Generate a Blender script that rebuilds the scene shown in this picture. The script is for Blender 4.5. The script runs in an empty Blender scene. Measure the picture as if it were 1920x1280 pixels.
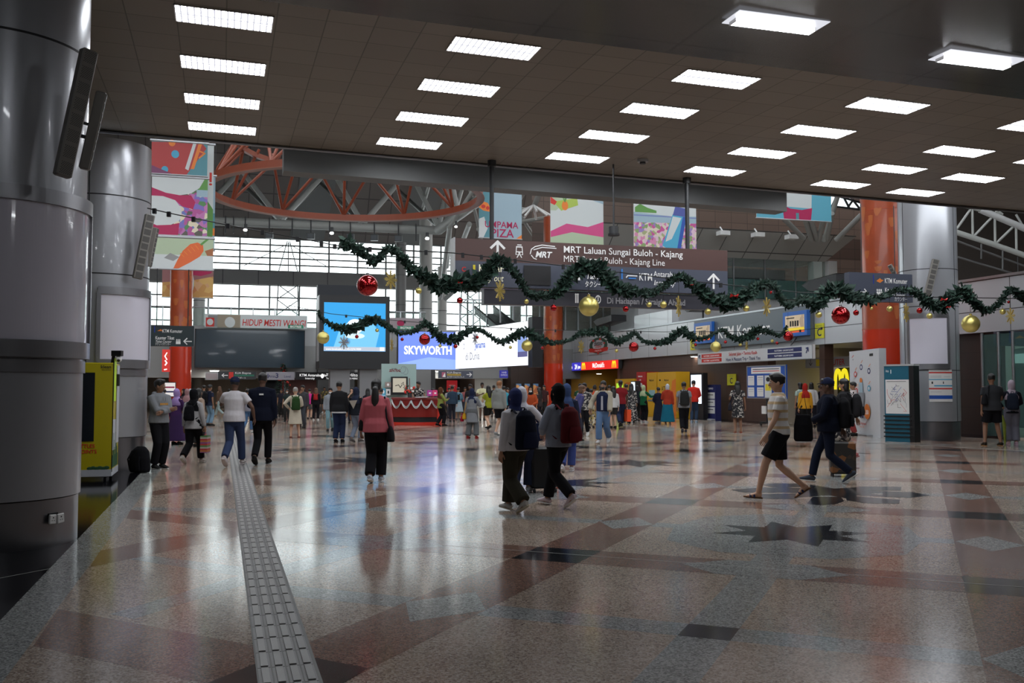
import bpy, math, random
from mathutils import Vector, Matrix
random.seed(7)
C = bpy.context
SC = C.scene
COL = SC.collection
R = math.radians
F, CZ = 1800.0, 1.5
PITCH = math.atan(89.0 / F)
# ---------------------------------------------------------------- camera
cam_d = bpy.data.cameras.new('camera')
cam_d.sensor_width = 36.0
cam_d.lens = F / 1920.0 * 36.0
cam_d.clip_start, cam_d.clip_end = 0.1, 600
cam = bpy.data.objects.new('camera', cam_d)
cam.location = (0, 0, CZ)
cam.rotation_euler = (math.pi / 2 + PITCH, 0, 0)
COL.objects.link(cam)
SC.camera = cam
# ---------------------------------------------------------------- world, exposure
wd = bpy.data.worlds.new('world')
SC.world = wd
wd.use_nodes = True
_n = wd.node_tree.nodes
_n['Background'].inputs[0].default_value = (0.92, 0.96, 1.0, 1)
_n['Background'].inputs[1].default_value = 5.5
SC.view_settings.view_transform = 'Standard'
SC.view_settings.look = 'None'
SC.view_settings.exposure = -0.12
SC.view_settings.gamma = 1.0
SC.view_settings.use_curve_mapping = False
SC.cycles.use_denoising = True
SC.cycles.max_bounces = 6
SC.cycles.diffuse_bounces = 3
SC.cycles.glossy_bounces = 3
SC.cycles.transmission_bounces = 4
SC.cycles.transparent_max_bounces = 12
SC.cycles.caustics_reflective = False
SC.cycles.caustics_refractive = False
SC.cycles.sample_clamp_indirect = 6.0
TUBE_W = 30.0          # fluorescent luminaires
SPOT_W = 30.0

# ---------------------------------------------------------------- axes of the place
YAW = R(16.84)
D1 = Vector((-math.sin(YAW), math.cos(YAW), 0))       # along the hall
D2 = Vector((math.cos(YAW), math.sin(YAW), 0))        # across the hall
FA = R(22.95)
F1 = Vector((math.sin(FA), math.cos(FA), 0))          # floor pattern axes
F2 = Vector((math.cos(FA), -math.sin(FA), 0))
ROT_S, ROT_A = YAW, YAW - math.pi / 2
def AS(a, s, z=0.0): return D2 * a + D1 * s + Vector((0, 0, z))
def UV(u, v, z=0.0): return F2 * u + F1 * v + Vector((0, 0, z))
def ray(px, py):
    u, w = (px - 960) / F, (640 - py) / F
    return Vector((u, math.cos(PITCH) - w * math.sin(PITCH), math.sin(PITCH) + w * math.cos(PITCH)))
O = Vector((0, 0, CZ))
def G(px, py, z=0.0):
    d = ray(px, py); return O + d * ((z - CZ) / d.z)
def AY(px, py, Y):
    d = ray(px, py); return O + d * (Y / d.y)
def PS(px, py, s):
    d = ray(px, py); return O + d * (s / d.dot(D1))
def PA(px, py, a):
    d = ray(px, py); return O + d * (a / d.dot(D2))
CB, CA = 0.0115, -0.0171
def ceil_z(p): return 6.18 + CB * (p.dot(D1) - 12.43) + CA * p.dot(D2)
def CE(px, py):
    d = ray(px, py)
    n = Vector((0, 0, 1)) - D1 * CB - D2 * CA
    k = 6.18 - CB * 12.43
    return O + d * ((k - O.dot(n)) / d.dot(n))

# ---------------------------------------------------------------- materials
MC = {}
def M(name, col, rough=0.6, metal=0.0, emit=0.0, coat=0.0, noise=0.0, nscale=30.0, bump=0.0, sample=True, ecol=None, spec=0.5):
    if name in MC: return MC[name]
    m = bpy.data.materials.new(name); MC[name] = m
    m.use_nodes = True
    nt = m.node_tree; b = nt.nodes['Principled BSDF']
    c = (col[0], col[1], col[2], 1)
    b.inputs['Base Color'].default_value = c
    b.inputs['Roughness'].default_value = rough
    b.inputs['Metallic'].default_value = metal
    b.inputs['Coat Weight'].default_value = coat
    b.inputs['Specular IOR Level'].default_value = spec
    if emit:
        b.inputs['Emission Color'].default_value = c if ecol is None else (*ecol, 1)
        b.inputs['Emission Strength'].default_value = emit
        if not sample: m.cycles.emission_sampling = 'NONE'
    if noise or bump:
        tc = nt.nodes.new('ShaderNodeTexCoord'); nz = nt.nodes.new('ShaderNodeTexNoise')
        nz.inputs['Scale'].default_value = nscale; nz.inputs['Detail'].default_value = 3
        nt.links.new(tc.outputs['Object'], nz.inputs['Vector'])
        if noise:
            mx = nt.nodes.new('ShaderNodeMix'); mx.data_type = 'RGBA'
            mx.inputs[6].default_value = tuple(min(1, x * (1 - noise)) for x in col) + (1,)
            mx.inputs[7].default_value = tuple(min(1, x * (1 + noise)) for x in col) + (1,)
            nt.links.new(nz.outputs['Fac'], mx.inputs[0]); nt.links.new(mx.outputs[2], b.inputs['Base Color'])
        if bump:
            bp = nt.nodes.new('ShaderNodeBump'); bp.inputs['Strength'].default_value = bump; bp.inputs['Distance'].default_value = 0.02
            nt.links.new(nz.outputs['Fac'], bp.inputs['Height']); nt.links.new(bp.outputs['Normal'], b.inputs['Normal'])
    return m
def E(name, col, s=1.0, sample=True):
    return M(name, (0.02, 0.02, 0.02), 0.5, emit=s * (1.2 if s < 3 else 1.0), sample=sample, ecol=col)
def granite(name, c0, c1, c2, rough=0.13, scale=260.0):
    m = bpy.data.materials.new(name); MC[name] = m; m.use_nodes = True
    nt = m.node_tree; N = nt.nodes; L = nt.links; b = N['Principled BSDF']
    tc = N.new('ShaderNodeTexCoord'); vo = N.new('ShaderNodeTexVoronoi'); vo.inputs['Scale'].default_value = scale * 0.35
    sep = N.new('ShaderNodeSeparateColor'); rp = N.new('ShaderNodeValToRGB')
    e = rp.color_ramp.elements; e[0].position = 0.0; e[0].color = (*c0, 1); e[1].position = 1.0; e[1].color = (*c2, 1)
    x = rp.color_ramp.elements.new(0.5); x.color = (*c1, 1)
    L.new(tc.outputs['Object'], vo.inputs['Vector']); L.new(vo.outputs['Color'], sep.inputs[0]); L.new(sep.outputs[0], rp.inputs[0])
    nz = N.new('ShaderNodeTexNoise'); nz.inputs['Scale'].default_value = 0.8; nz.inputs['Detail'].default_value = 4
    L.new(tc.outputs['Object'], nz.inputs['Vector'])
    mr = N.new('ShaderNodeMapRange'); mr.inputs[3].default_value = rough * 0.75; mr.inputs[4].default_value = rough * 1.35
    L.new(nz.outputs['Fac'], mr.inputs[0]); L.new(mr.outputs[0], b.inputs['Roughness'])
    mx = N.new('ShaderNodeMix'); mx.data_type = 'RGBA'; mx.blend_type = 'MULTIPLY'; mx.inputs[0].default_value = 0.35
    L.new(rp.outputs[0], mx.inputs[6]); L.new(nz.outputs['Fac'], mx.inputs[7]); L.new(mx.outputs[2], b.inputs['Base Color'])
    b.inputs['IOR'].default_value = 1.55
    return m
def tiled(name, c, mortar, w, h, rough=0.5, off=0.0, msize=0.006, metal=0.0, var=0.06, axis='XY', coat=0.0):
    m = bpy.data.materials.new(name); MC[name] = m; m.use_nodes = True
    nt = m.node_tree; N = nt.nodes; L = nt.links; b = N['Principled BSDF']
    tc = N.new('ShaderNodeTexCoord'); sp = N.new('ShaderNodeSeparateXYZ'); cb = N.new('ShaderNodeCombineXYZ')
    L.new(tc.outputs['Object'], sp.inputs[0]); L.new(sp.outputs[axis[0]], cb.inputs[0]); L.new(sp.outputs[axis[1]], cb.inputs[1])
    br = N.new('ShaderNodeTexBrick'); br.offset = off; br.squash = 1.0
    br.inputs['Scale'].default_value = 1.0; br.inputs['Brick Width'].default_value = w; br.inputs['Row Height'].default_value = h
    br.inputs['Mortar Size'].default_value = msize; br.inputs['Mortar Smooth'].default_value = 0.0; br.inputs['Bias'].default_value = 0.0
    br.inputs['Color1'].default_value = (*[x * (1 - var) for x in c], 1); br.inputs['Color2'].default_value = (*[x * (1 + var) for x in c], 1)
    br.inputs['Mortar'].default_value = (*mortar, 1)
    L.new(cb.outputs[0], br.inputs['Vector']); L.new(br.outputs['Color'], b.inputs['Base Color'])
    b.inputs['Roughness'].default_value = rough; b.inputs['Metallic'].default_value = metal; b.inputs['Coat Weight'].default_value = coat
    return m
def glassy(name, tint=(0.8, 0.95, 0.9), alpha=0.18, rough=0.05):
    m = bpy.data.materials.new(name); MC[name] = m; m.use_nodes = True
    nt = m.node_tree; N = nt.nodes; L = nt.links; N.remove(N['Principled BSDF'])
    t = N.new('ShaderNodeBsdfTransparent'); t.inputs[0].default_value = (*tint, 1)
    g = N.new('ShaderNodeBsdfPrincipled'); g.inputs['Base Color'].default_value = (*[x * 0.5 for x in tint], 1); g.inputs['Roughness'].default_value = rough
    mx = N.new('ShaderNodeMixShader'); mx.inputs[0].default_value = alpha
    L.new(t.outputs[0], mx.inputs[1]); L.new(g.outputs[0], mx.inputs[2]); L.new(mx.outputs[0], N['Material Output'].inputs[0])
    return m
def patterned(name, base, cols, scale=14.0, thr=0.45, rough=0.8, kind='floral', emit=0.0):
    """printed cloth or poster print: blots of several colours on a base"""
    m = bpy.data.materials.new(name); MC[name] = m; m.use_nodes = True
    nt = m.node_tree; N = nt.nodes; L = nt.links; b = N['Principled BSDF']; b.inputs['Roughness'].default_value = rough
    tc = N.new('ShaderNodeTexCoord')
    if kind == 'stripe':
        sp = N.new('ShaderNodeSeparateXYZ'); L.new(tc.outputs['Object'], sp.inputs[0])
        mt = N.new('ShaderNodeMath'); mt.operation = 'MULTIPLY'; mt.inputs[1].default_value = scale; L.new(sp.outputs['Z'], mt.inputs[0])
        fr = N.new('ShaderNodeMath'); fr.operation = 'FRACT'; L.new(mt.outputs[0], fr.inputs[0]); src = fr.outputs[0]
        rp = N.new('ShaderNodeValToRGB'); rp.color_ramp.interpolation = 'CONSTANT'
        n = len(cols) + 1; seq = [base] + list(cols)
    else:
        vo = N.new('ShaderNodeTexVoronoi'); vo.inputs['Scale'].default_value = scale
        L.new(tc.outputs['Object'], vo.inputs['Vector']); sp = N.new('ShaderNodeSeparateColor'); L.new(vo.outputs['Color'], sp.inputs[0])
        src = sp.outputs[0]; rp = N.new('ShaderNodeValToRGB'); rp.color_ramp.interpolation = 'CONSTANT'
        seq = [base] + list(cols); n = len(seq)
    el = rp.color_ramp.elements
    while len(el) > 1: el.remove(el[-1])
    el[0].position = 0; el[0].color = (*base, 1)
    for i in range(1, n):
        p = i / n if kind == 'stripe' else thr + (1 - thr) * (i - 1) / (n - 1)
        x = el.new(p); x.color = (*seq[i], 1)
    L.new(src, rp.inputs[0]); L.new(rp.outputs[0], b.inputs['Base Color'])
    if emit: L.new(rp.outputs[0], b.inputs['Emission Color']); b.inputs['Emission Strength'].default_value = emit
    return m

# ---------------------------------------------------------------- objects
def tag(o, label=None, cat=None, group=None, kind=None):
    if label: o['label'] = label
    if cat: o['category'] = cat
    if group: o['group'] = group
    if kind: o['kind'] = kind
    return o
def thing(name, label, cat, loc=(0, 0, 0), rotz=0.0, group=None):
    o = bpy.data.objects.new(name, None); COL.objects.link(o)
    o.empty_display_size = 0.1
    o.location = loc; o.rotation_euler = (0, 0, rotz)
    return tag(o, label, cat, group, 'thing')
class MB:
    """collects faces of several materials; build() links them as ONE mesh object"""
    def __init__(s): s.v = []; s.f = []; s.m = []; s.mats = []; s.sm = []; s.weld = False
    def mi(s, m):
        if m not in s.mats: s.mats.append(m)
        return s.mats.index(m)
    def add(s, vs, fs, m=None, smooth=False):
        k = len(s.v); s.v += [tuple(x) for x in vs]
        i = s.mi(m) if m is not None else 0
        for f in fs: s.f.append(tuple(k + j for j in f)); s.m.append(i); s.sm.append(smooth)
        return s
    def box(s, x0, y0, z0, x1, y1, z1, m=None, bev=0.0):
        if bev <= 0:
            vs = [(x0, y0, z0), (x1, y0, z0), (x1, y1, z0), (x0, y1, z0), (x0, y0, z1), (x1, y0, z1), (x1, y1, z1), (x0, y1, z1)]
            return s.add(vs, [(0, 3, 2, 1), (4, 5, 6, 7), (0, 1, 5, 4), (1, 2, 6, 5), (2, 3, 7, 6), (3, 0, 4, 7)], m)
        b = bev; pts = [(x0 + b, y0), (x1 - b, y0), (x1, y0 + b), (x1, y1 - b), (x1 - b, y1), (x0 + b, y1), (x0, y1 - b), (x0, y0 + b)]
        def sh(p, k):
            cx, cy = (x0 + x1) / 2, (y0 + y1) / 2
            return (cx + (p[0] - cx) * (1 - k / max(1e-6, (x1 - x0) / 2)), cy + (p[1] - cy) * (1 - k / max(1e-6, (y1 - y0) / 2)))
        rings = [([sh(p, b) for p in pts], z0), (pts, z0 + b), (pts, z1 - b), ([sh(p, b) for p in pts], z1)]
        vs = [(p[0], p[1], z) for r, z in rings for p in r]
        fs = [tuple(range(7, -1, -1)), tuple(range(24, 32))]
        for r in range(3):
            for i in range(8): j = (i + 1) % 8; fs.append((r * 8 + i, r * 8 + j, r * 8 + 8 + j, r * 8 + 8 + i))
        return s.add(vs, fs, m)
    def quad(s, a, b, c, d, m=None): return s.add([a, b, c, d], [(0, 1, 2, 3)], m)
    def poly(s, pts, m=None): return s.add(pts, [tuple(range(len(pts)))], m)
    def prism(s, pts, y0, y1, m=None):
        """outline in x,z extruded from y0 (front) to y1"""
        n = len(pts); vs = [(x, y0, z) for x, z in pts] + [(x, y1, z) for x, z in pts]
        fs = [tuple(range(n)), tuple(range(2 * n - 1, n - 1, -1))] + [(i, n + i, n + (i + 1) % n, (i + 1) % n) for i in range(n)]
        return s.add(vs, fs, m)
    def tube(s, pts, rad, n=10, m=None, side=None, caps=True, smooth=True):
        P = [Vector(p) for p in pts]; k = len(P)
        if not isinstance(rad, (list, tuple)): rad = [rad] * k
        ref = Vector(side) if side else None; vs = []
        for i, p in enumerate(P):
            t = (P[min(i + 1, k - 1)] - P[max(i - 1, 0)])
            t = t.normalized() if t.length > 1e-9 else Vector((0, 0, 1))
            a = ref if ref is not None else Vector((1, 0, 0)) if abs(t.x) < 0.9 else Vector((0, 1, 0))
            x = (a - t * a.dot(t)); x = x.normalized() if x.length > 1e-6 else t.orthogonal().normalized()
            if ref is None: ref = x
            else: ref = x
            y = t.cross(x)
            r = rad[i]; rx, ry = r if isinstance(r, (tuple, list)) else (r, r)
            for j in range(n):
                an = 2 * math.pi * j / n; vs.append(p + x * (rx * math.cos(an)) + y * (ry * math.sin(an)))
        fs = [(i * n + j, i * n + (j + 1) % n, (i + 1) * n + (j + 1) % n, (i + 1) * n + j) for i in range(k - 1) for j in range(n)]
        c0, c1 = tuple(range(n - 1, -1, -1)), tuple(range((k - 1) * n, k * n))
        if caps and s.weld: fs += [c0, c1]
        elif caps:
            s.add(vs[:n], [c0], m); s.add(vs[-n:], [tuple(range(n))], m)
        return s.add(vs, fs, m, smooth)
    def cyl(s, c, r, z0, z1, n=24, m=None, smooth=True):
        return s.tube([(c[0], c[1], z0), (c[0], c[1], z1)], r, n, m, (1, 0, 0), True, smooth)
    def ball(s, c, r, n=16, k=10, m=None, rot=None):
        rx, ry, rz = r if isinstance(r, (tuple, list)) else (r, r, r); vs = []
        for i in range(k + 1):
            th = math.pi * i / k
            for j in range(n):
                ph = 2 * math.pi * j / n
                q = Vector((rx * math.sin(th) * math.cos(ph), ry * math.sin(th) * math.sin(ph), rz * math.cos(th)))
                if rot is not None: q = rot @ q
                vs.append(Vector(c) + q)
        fs = [(i * n + j, (i + 1) * n + j, (i + 1) * n + (j + 1) % n, i * n + (j + 1) % n) for i in range(k) for j in range(n)]
        return s.add(vs, fs, m, True)
    def text(s, st, x, z, h, m=None, y=0.0, align='CENTER', bold=0.0, ital=0.0, maxw=None):
        vs, fs = text_geo(st, align, bold)
        k = h / 0.73
        if maxw and vs:
            w = (max(v[0] for v in vs) - min(v[0] for v in vs)) * k
            sx = k * min(1.0, maxw / w) if w > 0 else k
        else: sx = k
        return s.add([(x + v[0] * sx + v[1] * k * ital, y, z + v[1] * k) for v in vs], fs, m)
    def build(s, name, parent=None, mat=None, mat_list=None):
        me = bpy.data.meshes.new(name); me.from_pydata(s.v, [], s.f)
        for m in (mat_list or s.mats or [mat]):
            if m: me.materials.append(m)
        me.polygons.foreach_set('material_index', s.m); me.polygons.foreach_set('use_smooth', s.sm)
        me.update()
        o = bpy.data.objects.new(name, me); COL.objects.link(o)
        if parent: o.parent = parent
        return o
TX = {}
def text_geo(st, align, bold):
    key = (st, align, bold)
    if key in TX: return TX[key]
    cu = bpy.data.curves.new('t', 'FONT'); cu.body = st; cu.size = 1.0; cu.align_x = align; cu.offset = bold; cu.resolution_u = 3
    ob = bpy.data.objects.new('t', cu); COL.objects.link(ob)
    dg = C.evaluated_depsgraph_get(); dg.update()
    me = ob.evaluated_get(dg).to_mesh()
    TX[key] = ([tuple(v.co) for v in me.vertices], [tuple(p.vertices) for p in me.polygons])
    ob.evaluated_get(dg).to_mesh_clear()
    bpy.data.objects.remove(ob); bpy.data.curves.remove(cu)
    return TX[key]
def remeshed(mb, voxel, smooth=3, fac=0.5):
    """union the closed tubes of mb into one continuous skin"""
    me = bpy.data.meshes.new('r'); me.from_pydata(mb.v, [], mb.f); me.update()
    ob = bpy.data.objects.new('r', me); COL.objects.link(ob)
    md = ob.modifiers.new('r', 'REMESH'); md.mode = 'VOXEL'; md.voxel_size = voxel; md.adaptivity = 0.0
    if smooth:
        sm = ob.modifiers.new('s', 'SMOOTH'); sm.iterations = smooth; sm.factor = fac
    dg = C.evaluated_depsgraph_get(); dg.update()
    e = ob.evaluated_get(dg).to_mesh()
    vs = [tuple(v.co) for v in e.vertices]; fs = [tuple(p.vertices) for p in e.polygons]
    ob.evaluated_get(dg).to_mesh_clear(); bpy.data.objects.remove(ob); bpy.data.meshes.remove(me)
    return vs, fs
def struct(name, mb, label, mat=None, loc=None, rotz=None):
    o = mb.build(name, None, mat)
    if loc is not None: o.location = loc
    if rotz is not None: o.rotation_euler = (0, 0, rotz)
    return tag(o, label, None, None, 'structure')
def copy_tree(o, parent=None):
    c = o.copy(); COL.objects.link(c); c.parent = parent
    for ch in list(o.children): copy_tree(ch, c)
    return c
def rect(x0, x1, y0, y1, plane, k):
    """pixel rectangle on a vertical plane of the place: centre of its foot, width, height, rotation"""
    fn = PS if plane == 's' else PA if plane == 'a' else AY
    a, b = fn(x0, (y0 + y1) / 2, k), fn(x1, (y0 + y1) / 2, k)
    c = (a + b) / 2; xm = (x0 + x1) / 2
    z0, z1 = fn(xm, y1, k).z, fn(xm, y0, k).z
    w = ((a - b) * Vector((1, 1, 0))).length if False else math.hypot(a.x - b.x, a.y - b.y)
    return Vector((c.x, c.y, z0)), w, z1 - z0, {'s': ROT_S, 'a': ROT_A, 'y': 0.0}[plane]
class Board:
    """flat sign, poster or screen: body box plus printed art and lettering; fractions run left-right and top-down"""
    def __init__(s, name, label, cat, rc, body, thick=0.08, group=None, face=None, border=None, part='panel', bw=0.03):
        loc, s.w, s.h, rz = rc; s.root = thing(name, label, cat, loc, rz, group); s.t = thick; s.L = 0
        b = MB().box(-s.w / 2, -thick / 2, 0, s.w / 2, thick / 2, s.h, body, 0.0)
        b.build(part, s.root)
        s.art = MB(); s.let = MB(); s.face = face
        if face: s.R(bw * s.h / s.w, bw, 1 - bw * s.h / s.w, 1 - bw, face)
        if border:
            q = bw * s.h; fr = MB(); w, h, t = s.w / 2, s.h, thick / 2 + 0.012
            for (x0, z0, x1, z1) in ((-w - .01, -.01, w + .01, q), (-w - .01, h - q, w + .01, h + .01), (-w - .01, q, -w + q, h - q), (w - q, q, w + .01, h - q)):
                fr.box(x0, -t, z0, x1, -thick / 2 + 0.001, z1, border)
            fr.build('frame', s.root)
    def X(s, fx): return (fx - 0.5) * s.w
    def Z(s, fz): return (1 - fz) * s.h
    def y(s):
        s.L += 1; return -s.t / 2 - 0.002 - 0.0012 * s.L
    def R(s, x0, z0, x1, z1, m):
        y = s.y(); s.art.quad((s.X(x0), y, s.Z(z1)), (s.X(x1), y, s.Z(z1)), (s.X(x1), y, s.Z(z0)), (s.X(x0), y, s.Z(z0)), m); return s
    def P(s, pts, m):
        y = s.y(); s.art.poly([(s.X(a), y, s.Z(b)) for a, b in pts][::-1], m); return s
    def El(s, cx, cz, rx, rz, m, n=20, a0=0.0, rot=0.0):
        y = s.y(); o = []
        for i in range(n):
            t = 2 * math.pi * i / n; dx, dz = rx * s.w * math.cos(t), rz * s.h * math.sin(t)
            o.append((s.X(cx) + dx * math.cos(rot) - dz * math.sin(rot), y, s.Z(cz) + dx * math.sin(rot) + dz * math.cos(rot)))
        s.art.poly(o, m); return s
    def Ln(s, pts, wd, m):
        """stroke of width wd metres"""
        y = s.y()
        P = [Vector((s.X(a), s.Z(b))) for a, b in pts]
        for a, b in zip(P[:-1], P[1:]):
            d = (b - a); d = d.normalized() if d.length > 1e-6 else Vector((1, 0)); n = Vector((-d.y, d.x)) * wd / 2; e = d * wd * 0.3
            q = [a - n - e, b - n + e, b + n + e, a + n - e]
            s.art.poly([(p.x, y, p.y) for p in q], m)
        return s
    def T(s, st, fx, fz, fh, m, align='CENTER', bold=0.0, ital=0.0, maxw=None):
        s.let.text(st, s.X(fx), s.Z(fz), fh * s.h, m, s.y() - 0.002, align, bold, ital, maxw * s.w if maxw else None); return s
    def done(s, art='printed_artwork', let='lettering'):
        if s.art.f: s.art.build(art, s.root)
        if s.let.f: s.let.build(let, s.root)
        return s.root
# ================================================================ palette
alu = M('brushed_aluminium', (0.42, 0.43, 0.45), 0.32, 0.75)
alu_l = M('satin_column_cladding', (0.42, 0.43, 0.46), 0.30, 0.45, coat=0.3)
chrome = M('polished_steel', (0.30, 0.30, 0.32), 0.28, 0.9)
dark = M('dark_grey_metal', (0.03, 0.032, 0.035), 0.45)
black = M('black_plastic', (0.008, 0.008, 0.01), 0.4)
white = M('white_paint', (0.75, 0.75, 0.74), 0.5)
offw = M('off_white_panel', (0.42, 0.43, 0.44), 0.4)
letw = M('white_lettering', (0.85, 0.85, 0.84), 0.5, emit=0.10)
slate = M('slate_blue_sign_face', (0.075, 0.085, 0.12), 0.4)
slate_d = M('dark_grey_green_sign_face', (0.035, 0.05, 0.055), 0.4)
brown_s = M('brown_sign_face', (0.095, 0.048, 0.042), 0.4)
yel = M('yellow_sign', (0.75, 0.62, 0.03), 0.5)
blue = M('blue_sign', (0.02, 0.09, 0.42), 0.4)
navy = M('navy_print', (0.02, 0.025, 0.12), 0.5)
red = M('red_print', (0.62, 0.03, 0.02), 0.5)
orange = M('orange_print', (0.8, 0.22, 0.03), 0.5)
green_p = M('green_print', (0.12, 0.3, 0.07), 0.6)
pink_p = M('pink_print', (0.65, 0.08, 0.25), 0.6)
mag = M('magenta_print', (0.45, 0.02, 0.10), 0.6)
cyan_p = M('cyan_print', (0.08, 0.4, 0.6), 0.6)
pw = M('banner_white_vinyl', (0.62, 0.66, 0.66), 0.6)
bk = M('black_print', (0.012, 0.012, 0.014), 0.6)
glass = glassy('clear_glass', (0.90, 0.96, 0.94), 0.12)
teal_glass = glassy('teal_glass', (0.30, 0.55, 0.52), 0.4)
g_beige = granite('beige_pink_granite', (0.20, 0.13, 0.10), (0.50, 0.385, 0.30), (0.70, 0.60, 0.50))
g_red = granite('red_brown_granite', (0.12, 0.06, 0.045), (0.28, 0.16, 0.12), (0.42, 0.26, 0.20))
g_grey = granite('grey_granite', (0.13, 0.135, 0.135), (0.36, 0.37, 0.36), (0.58, 0.60, 0.58))
g_black = granite('black_granite', (0.008, 0.009, 0.012), (0.016, 0.018, 0.022), (0.035, 0.038, 0.042), 0.12)
g_pol = M('polished_black_granite', (0.006, 0.006, 0.008), 0.10)

# ================================================================ floor
fl = MB()
def uvq(u0, v0, u1, v1, z, m): fl.quad(UV(u0, v0, z), UV(u1, v0, z), UV(u1, v1, z), UV(u0, v1, z), m)
fl.quad((-70, -16, 0), (70, -16, 0), (70, 110, 0), (-70, 110, 0), g_beige)
PU, PV = 3.65, 4.47
for k in range(-8, 8):
    u = 0.6 + PU * k
    uvq(u - 0.31, -20, u + 0.31, 110, 0.0008, g_red)
    uvq(u - PU / 2 - 0.16, -20, u - PU / 2 + 0.16, 110, 0.0005, g_grey)
for k in range(-6, 22):
    v = 8.25 + PV * k
    uvq(-45, v - 0.34, 40, v + 0.34, 0.0009, g_red)
    uvq(-45, v - PV / 2 - 0.16, 40, v - PV / 2 + 0.16, 0.0004, g_grey)
    for j in range(-8, 8):
        u = 0.6 + PU * j
        uvq(u - 0.31, v - 0.34, u + 0.31, v + 0.34, 0.0013, g_black)
        # pale lozenge between the black squares
        c = v - PV / 2
        fl.poly([UV(u - 0.31, c, .0013), UV(u, c - .5, .0013), UV(u + 0.31, c, .0013), UV(u, c + .5, .0013)], g_grey)
        cu = u - PU / 2
        fl.poly([UV(cu - .34, v - .34, .0014), UV(cu + .34, v - .34, .0014), UV(cu + .68, v, .0014), UV(cu + .34, v + .34, .0014), UV(cu - .34, v + .34, .0014), UV(cu - .68, v, .0014)], g_grey)
        if 12 < v < 18: continue
        if True:
            uvq(cu - .16, c - .16, cu + .16, c + .16, 0.0012, g_black)
def star(cu, cv, r0, r1, n=8, z=0.0018, m=None, a0=22.5):
    fl.poly([UV(cu + (r0 if i % 2 == 0 else r1) * math.cos(R(a0 + i * 180 / n)), cv + (r0 if i % 2 == 0 else r1) * math.sin(R(a0 + i * 180 / n)), z) for i in range(2 * n)], m or g_black)
# the star cell: grey ground, black star; star rosettes further on
for (cu, cv) in [(-1.24, 10.42)]:
    fl.poly([UV(cu + a, cv + b, .0016) for a, b in ((-1.1, -.95), (-.5, -1.45), (.5, -1.45), (1.1, -.95), (1.25, 0), (1.1, .95), (.5, 1.45), (-.5, 1.45), (-1.1, .95), (-1.25, 0))], g_grey)
    star(cu, cv, .86, .47)
for (px, py) in [(1045, 905), (1190, 868), (1560, 922), (560, 843), (700, 862), (870, 812), (1290, 845), (1340, 826), (790, 830), (640, 818), (1120, 838)]:
    p = G(px, py); star(p.dot(F2), p.dot(F1), 1.05 if py > 850 else 0.9, 0.5 if py > 850 else 0.45)
for pts in [[(240, 315), (410, 303), (530, 308), (590, 318), (470, 330), (300, 328)], [(405, 292), (430, 283), (590, 283), (600, 300), (470, 305)],
            [(310, 358), (350, 337), (560, 333), (600, 345), (560, 362)], [(620, 385), (650, 350), (790, 350), (808, 372), (760, 388), (680, 392)],
            [(815, 350), (840, 345), (1085, 365), (1083, 385), (920, 383), (820, 368)], [(1000, 330), (1140, 325), (1238, 343), (1130, 356), (1000, 345)],
            [(840, 312), (880, 298), (1095, 300), (1090, 318), (870, 320)]]:
    fl.poly([G(1280 + x / 2.667, 800 + y / 2.667) + Vector((0, 0, .0019)) for x, y in pts], g_black)
# irregular pieces between the border strip and the tactile strip
fl.quad(AS(-1.06, 2, .0015), AS(0.2, 2, .0015), AS(0.2, 26, .0015), AS(-1.06, 26, .0015), g_beige)
def zp(pts, m, z): fl.poly([G(x / 2.909, 840 + y / 2.909) + Vector((0, 0, z)) for x, y in pts], m)
zp([(740, 322), (1280, 330), (1285, 352), (718, 337)], g_grey, .0017); zp([(700, 605), (800, 585), (1318, 648), (1324, 700)], g_grey, .0017); zp([(600, 905), (1322, 690), (1338, 745), (730, 932)], g_grey, .0018)
zp([(320, 878), (1388, 1078), (1395, 1176), (1110, 1290), (1090, 1278), (180, 1080)], g_red, .0019); zp([(545, 560), (900, 490), (1296, 440), (1304, 480), (870, 572), (490, 650)], g_red, .0019)
zp([(710, 335), (1130, 385), (1294, 402), (1296, 440), (1090, 420), (690, 385)], g_red, .0020); zp([(770, 252), (830, 235), (1250, 165), (1256, 200), (860, 256)], g_red, .0019)
zp([(1110, 1290), (1398, 1174), (1412, 1290)], g_black, .0021); zp([(1690, 1145), (1720, 1145), (2010, 1200), (1860, 1290), (1745, 1290)], g_black, .0021)
# black polished aisle, grey border strip and thin pale lines
fl.quad(AS(-40, -20, .0022), AS(-1.35, -20, .0022), AS(-1.35, 24.5, .0022), AS(-40, 24.5, .0022), g_pol)
fl.quad(AS(-1.35, -20, .0024), AS(-1.05, -20, .0024), AS(-1.05, 60, .0024), AS(-1.35, 60, .0024), g_grey)
fl.quad(AS(22.3, -20, .0022), AS(23.7, -20, .0022), AS(23.7, 75, .0022), AS(22.3, 75, .0022), g_pol)
lnm = M('pale_floor_line', (0.5, 0.5, 0.48), 0.2)
def fline(a, b, w, z=0.003):
    a, b = Vector(a), Vector(b); d = (b - a).normalized(); n = Vector((-d.y, d.x, 0)) * w / 2; zz = Vector((0, 0, z))
    fl.quad(a - n + zz, b - n + zz, b + n + zz, a + n + zz, lnm)
fline(G(1170, 797), G(1560, 826), .12); fline(G(1560, 826), G(1925, 845.5), .12)
fline(G(640, 1008), G(1920, 1101), .012)
fline(G(0, 1084), G(95, 1066), .012)
fline(G(277, 816), G(330, 815), .12)
struct('floor', fl, 'polished granite floor in beige, red brown and grey with black stars')

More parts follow.
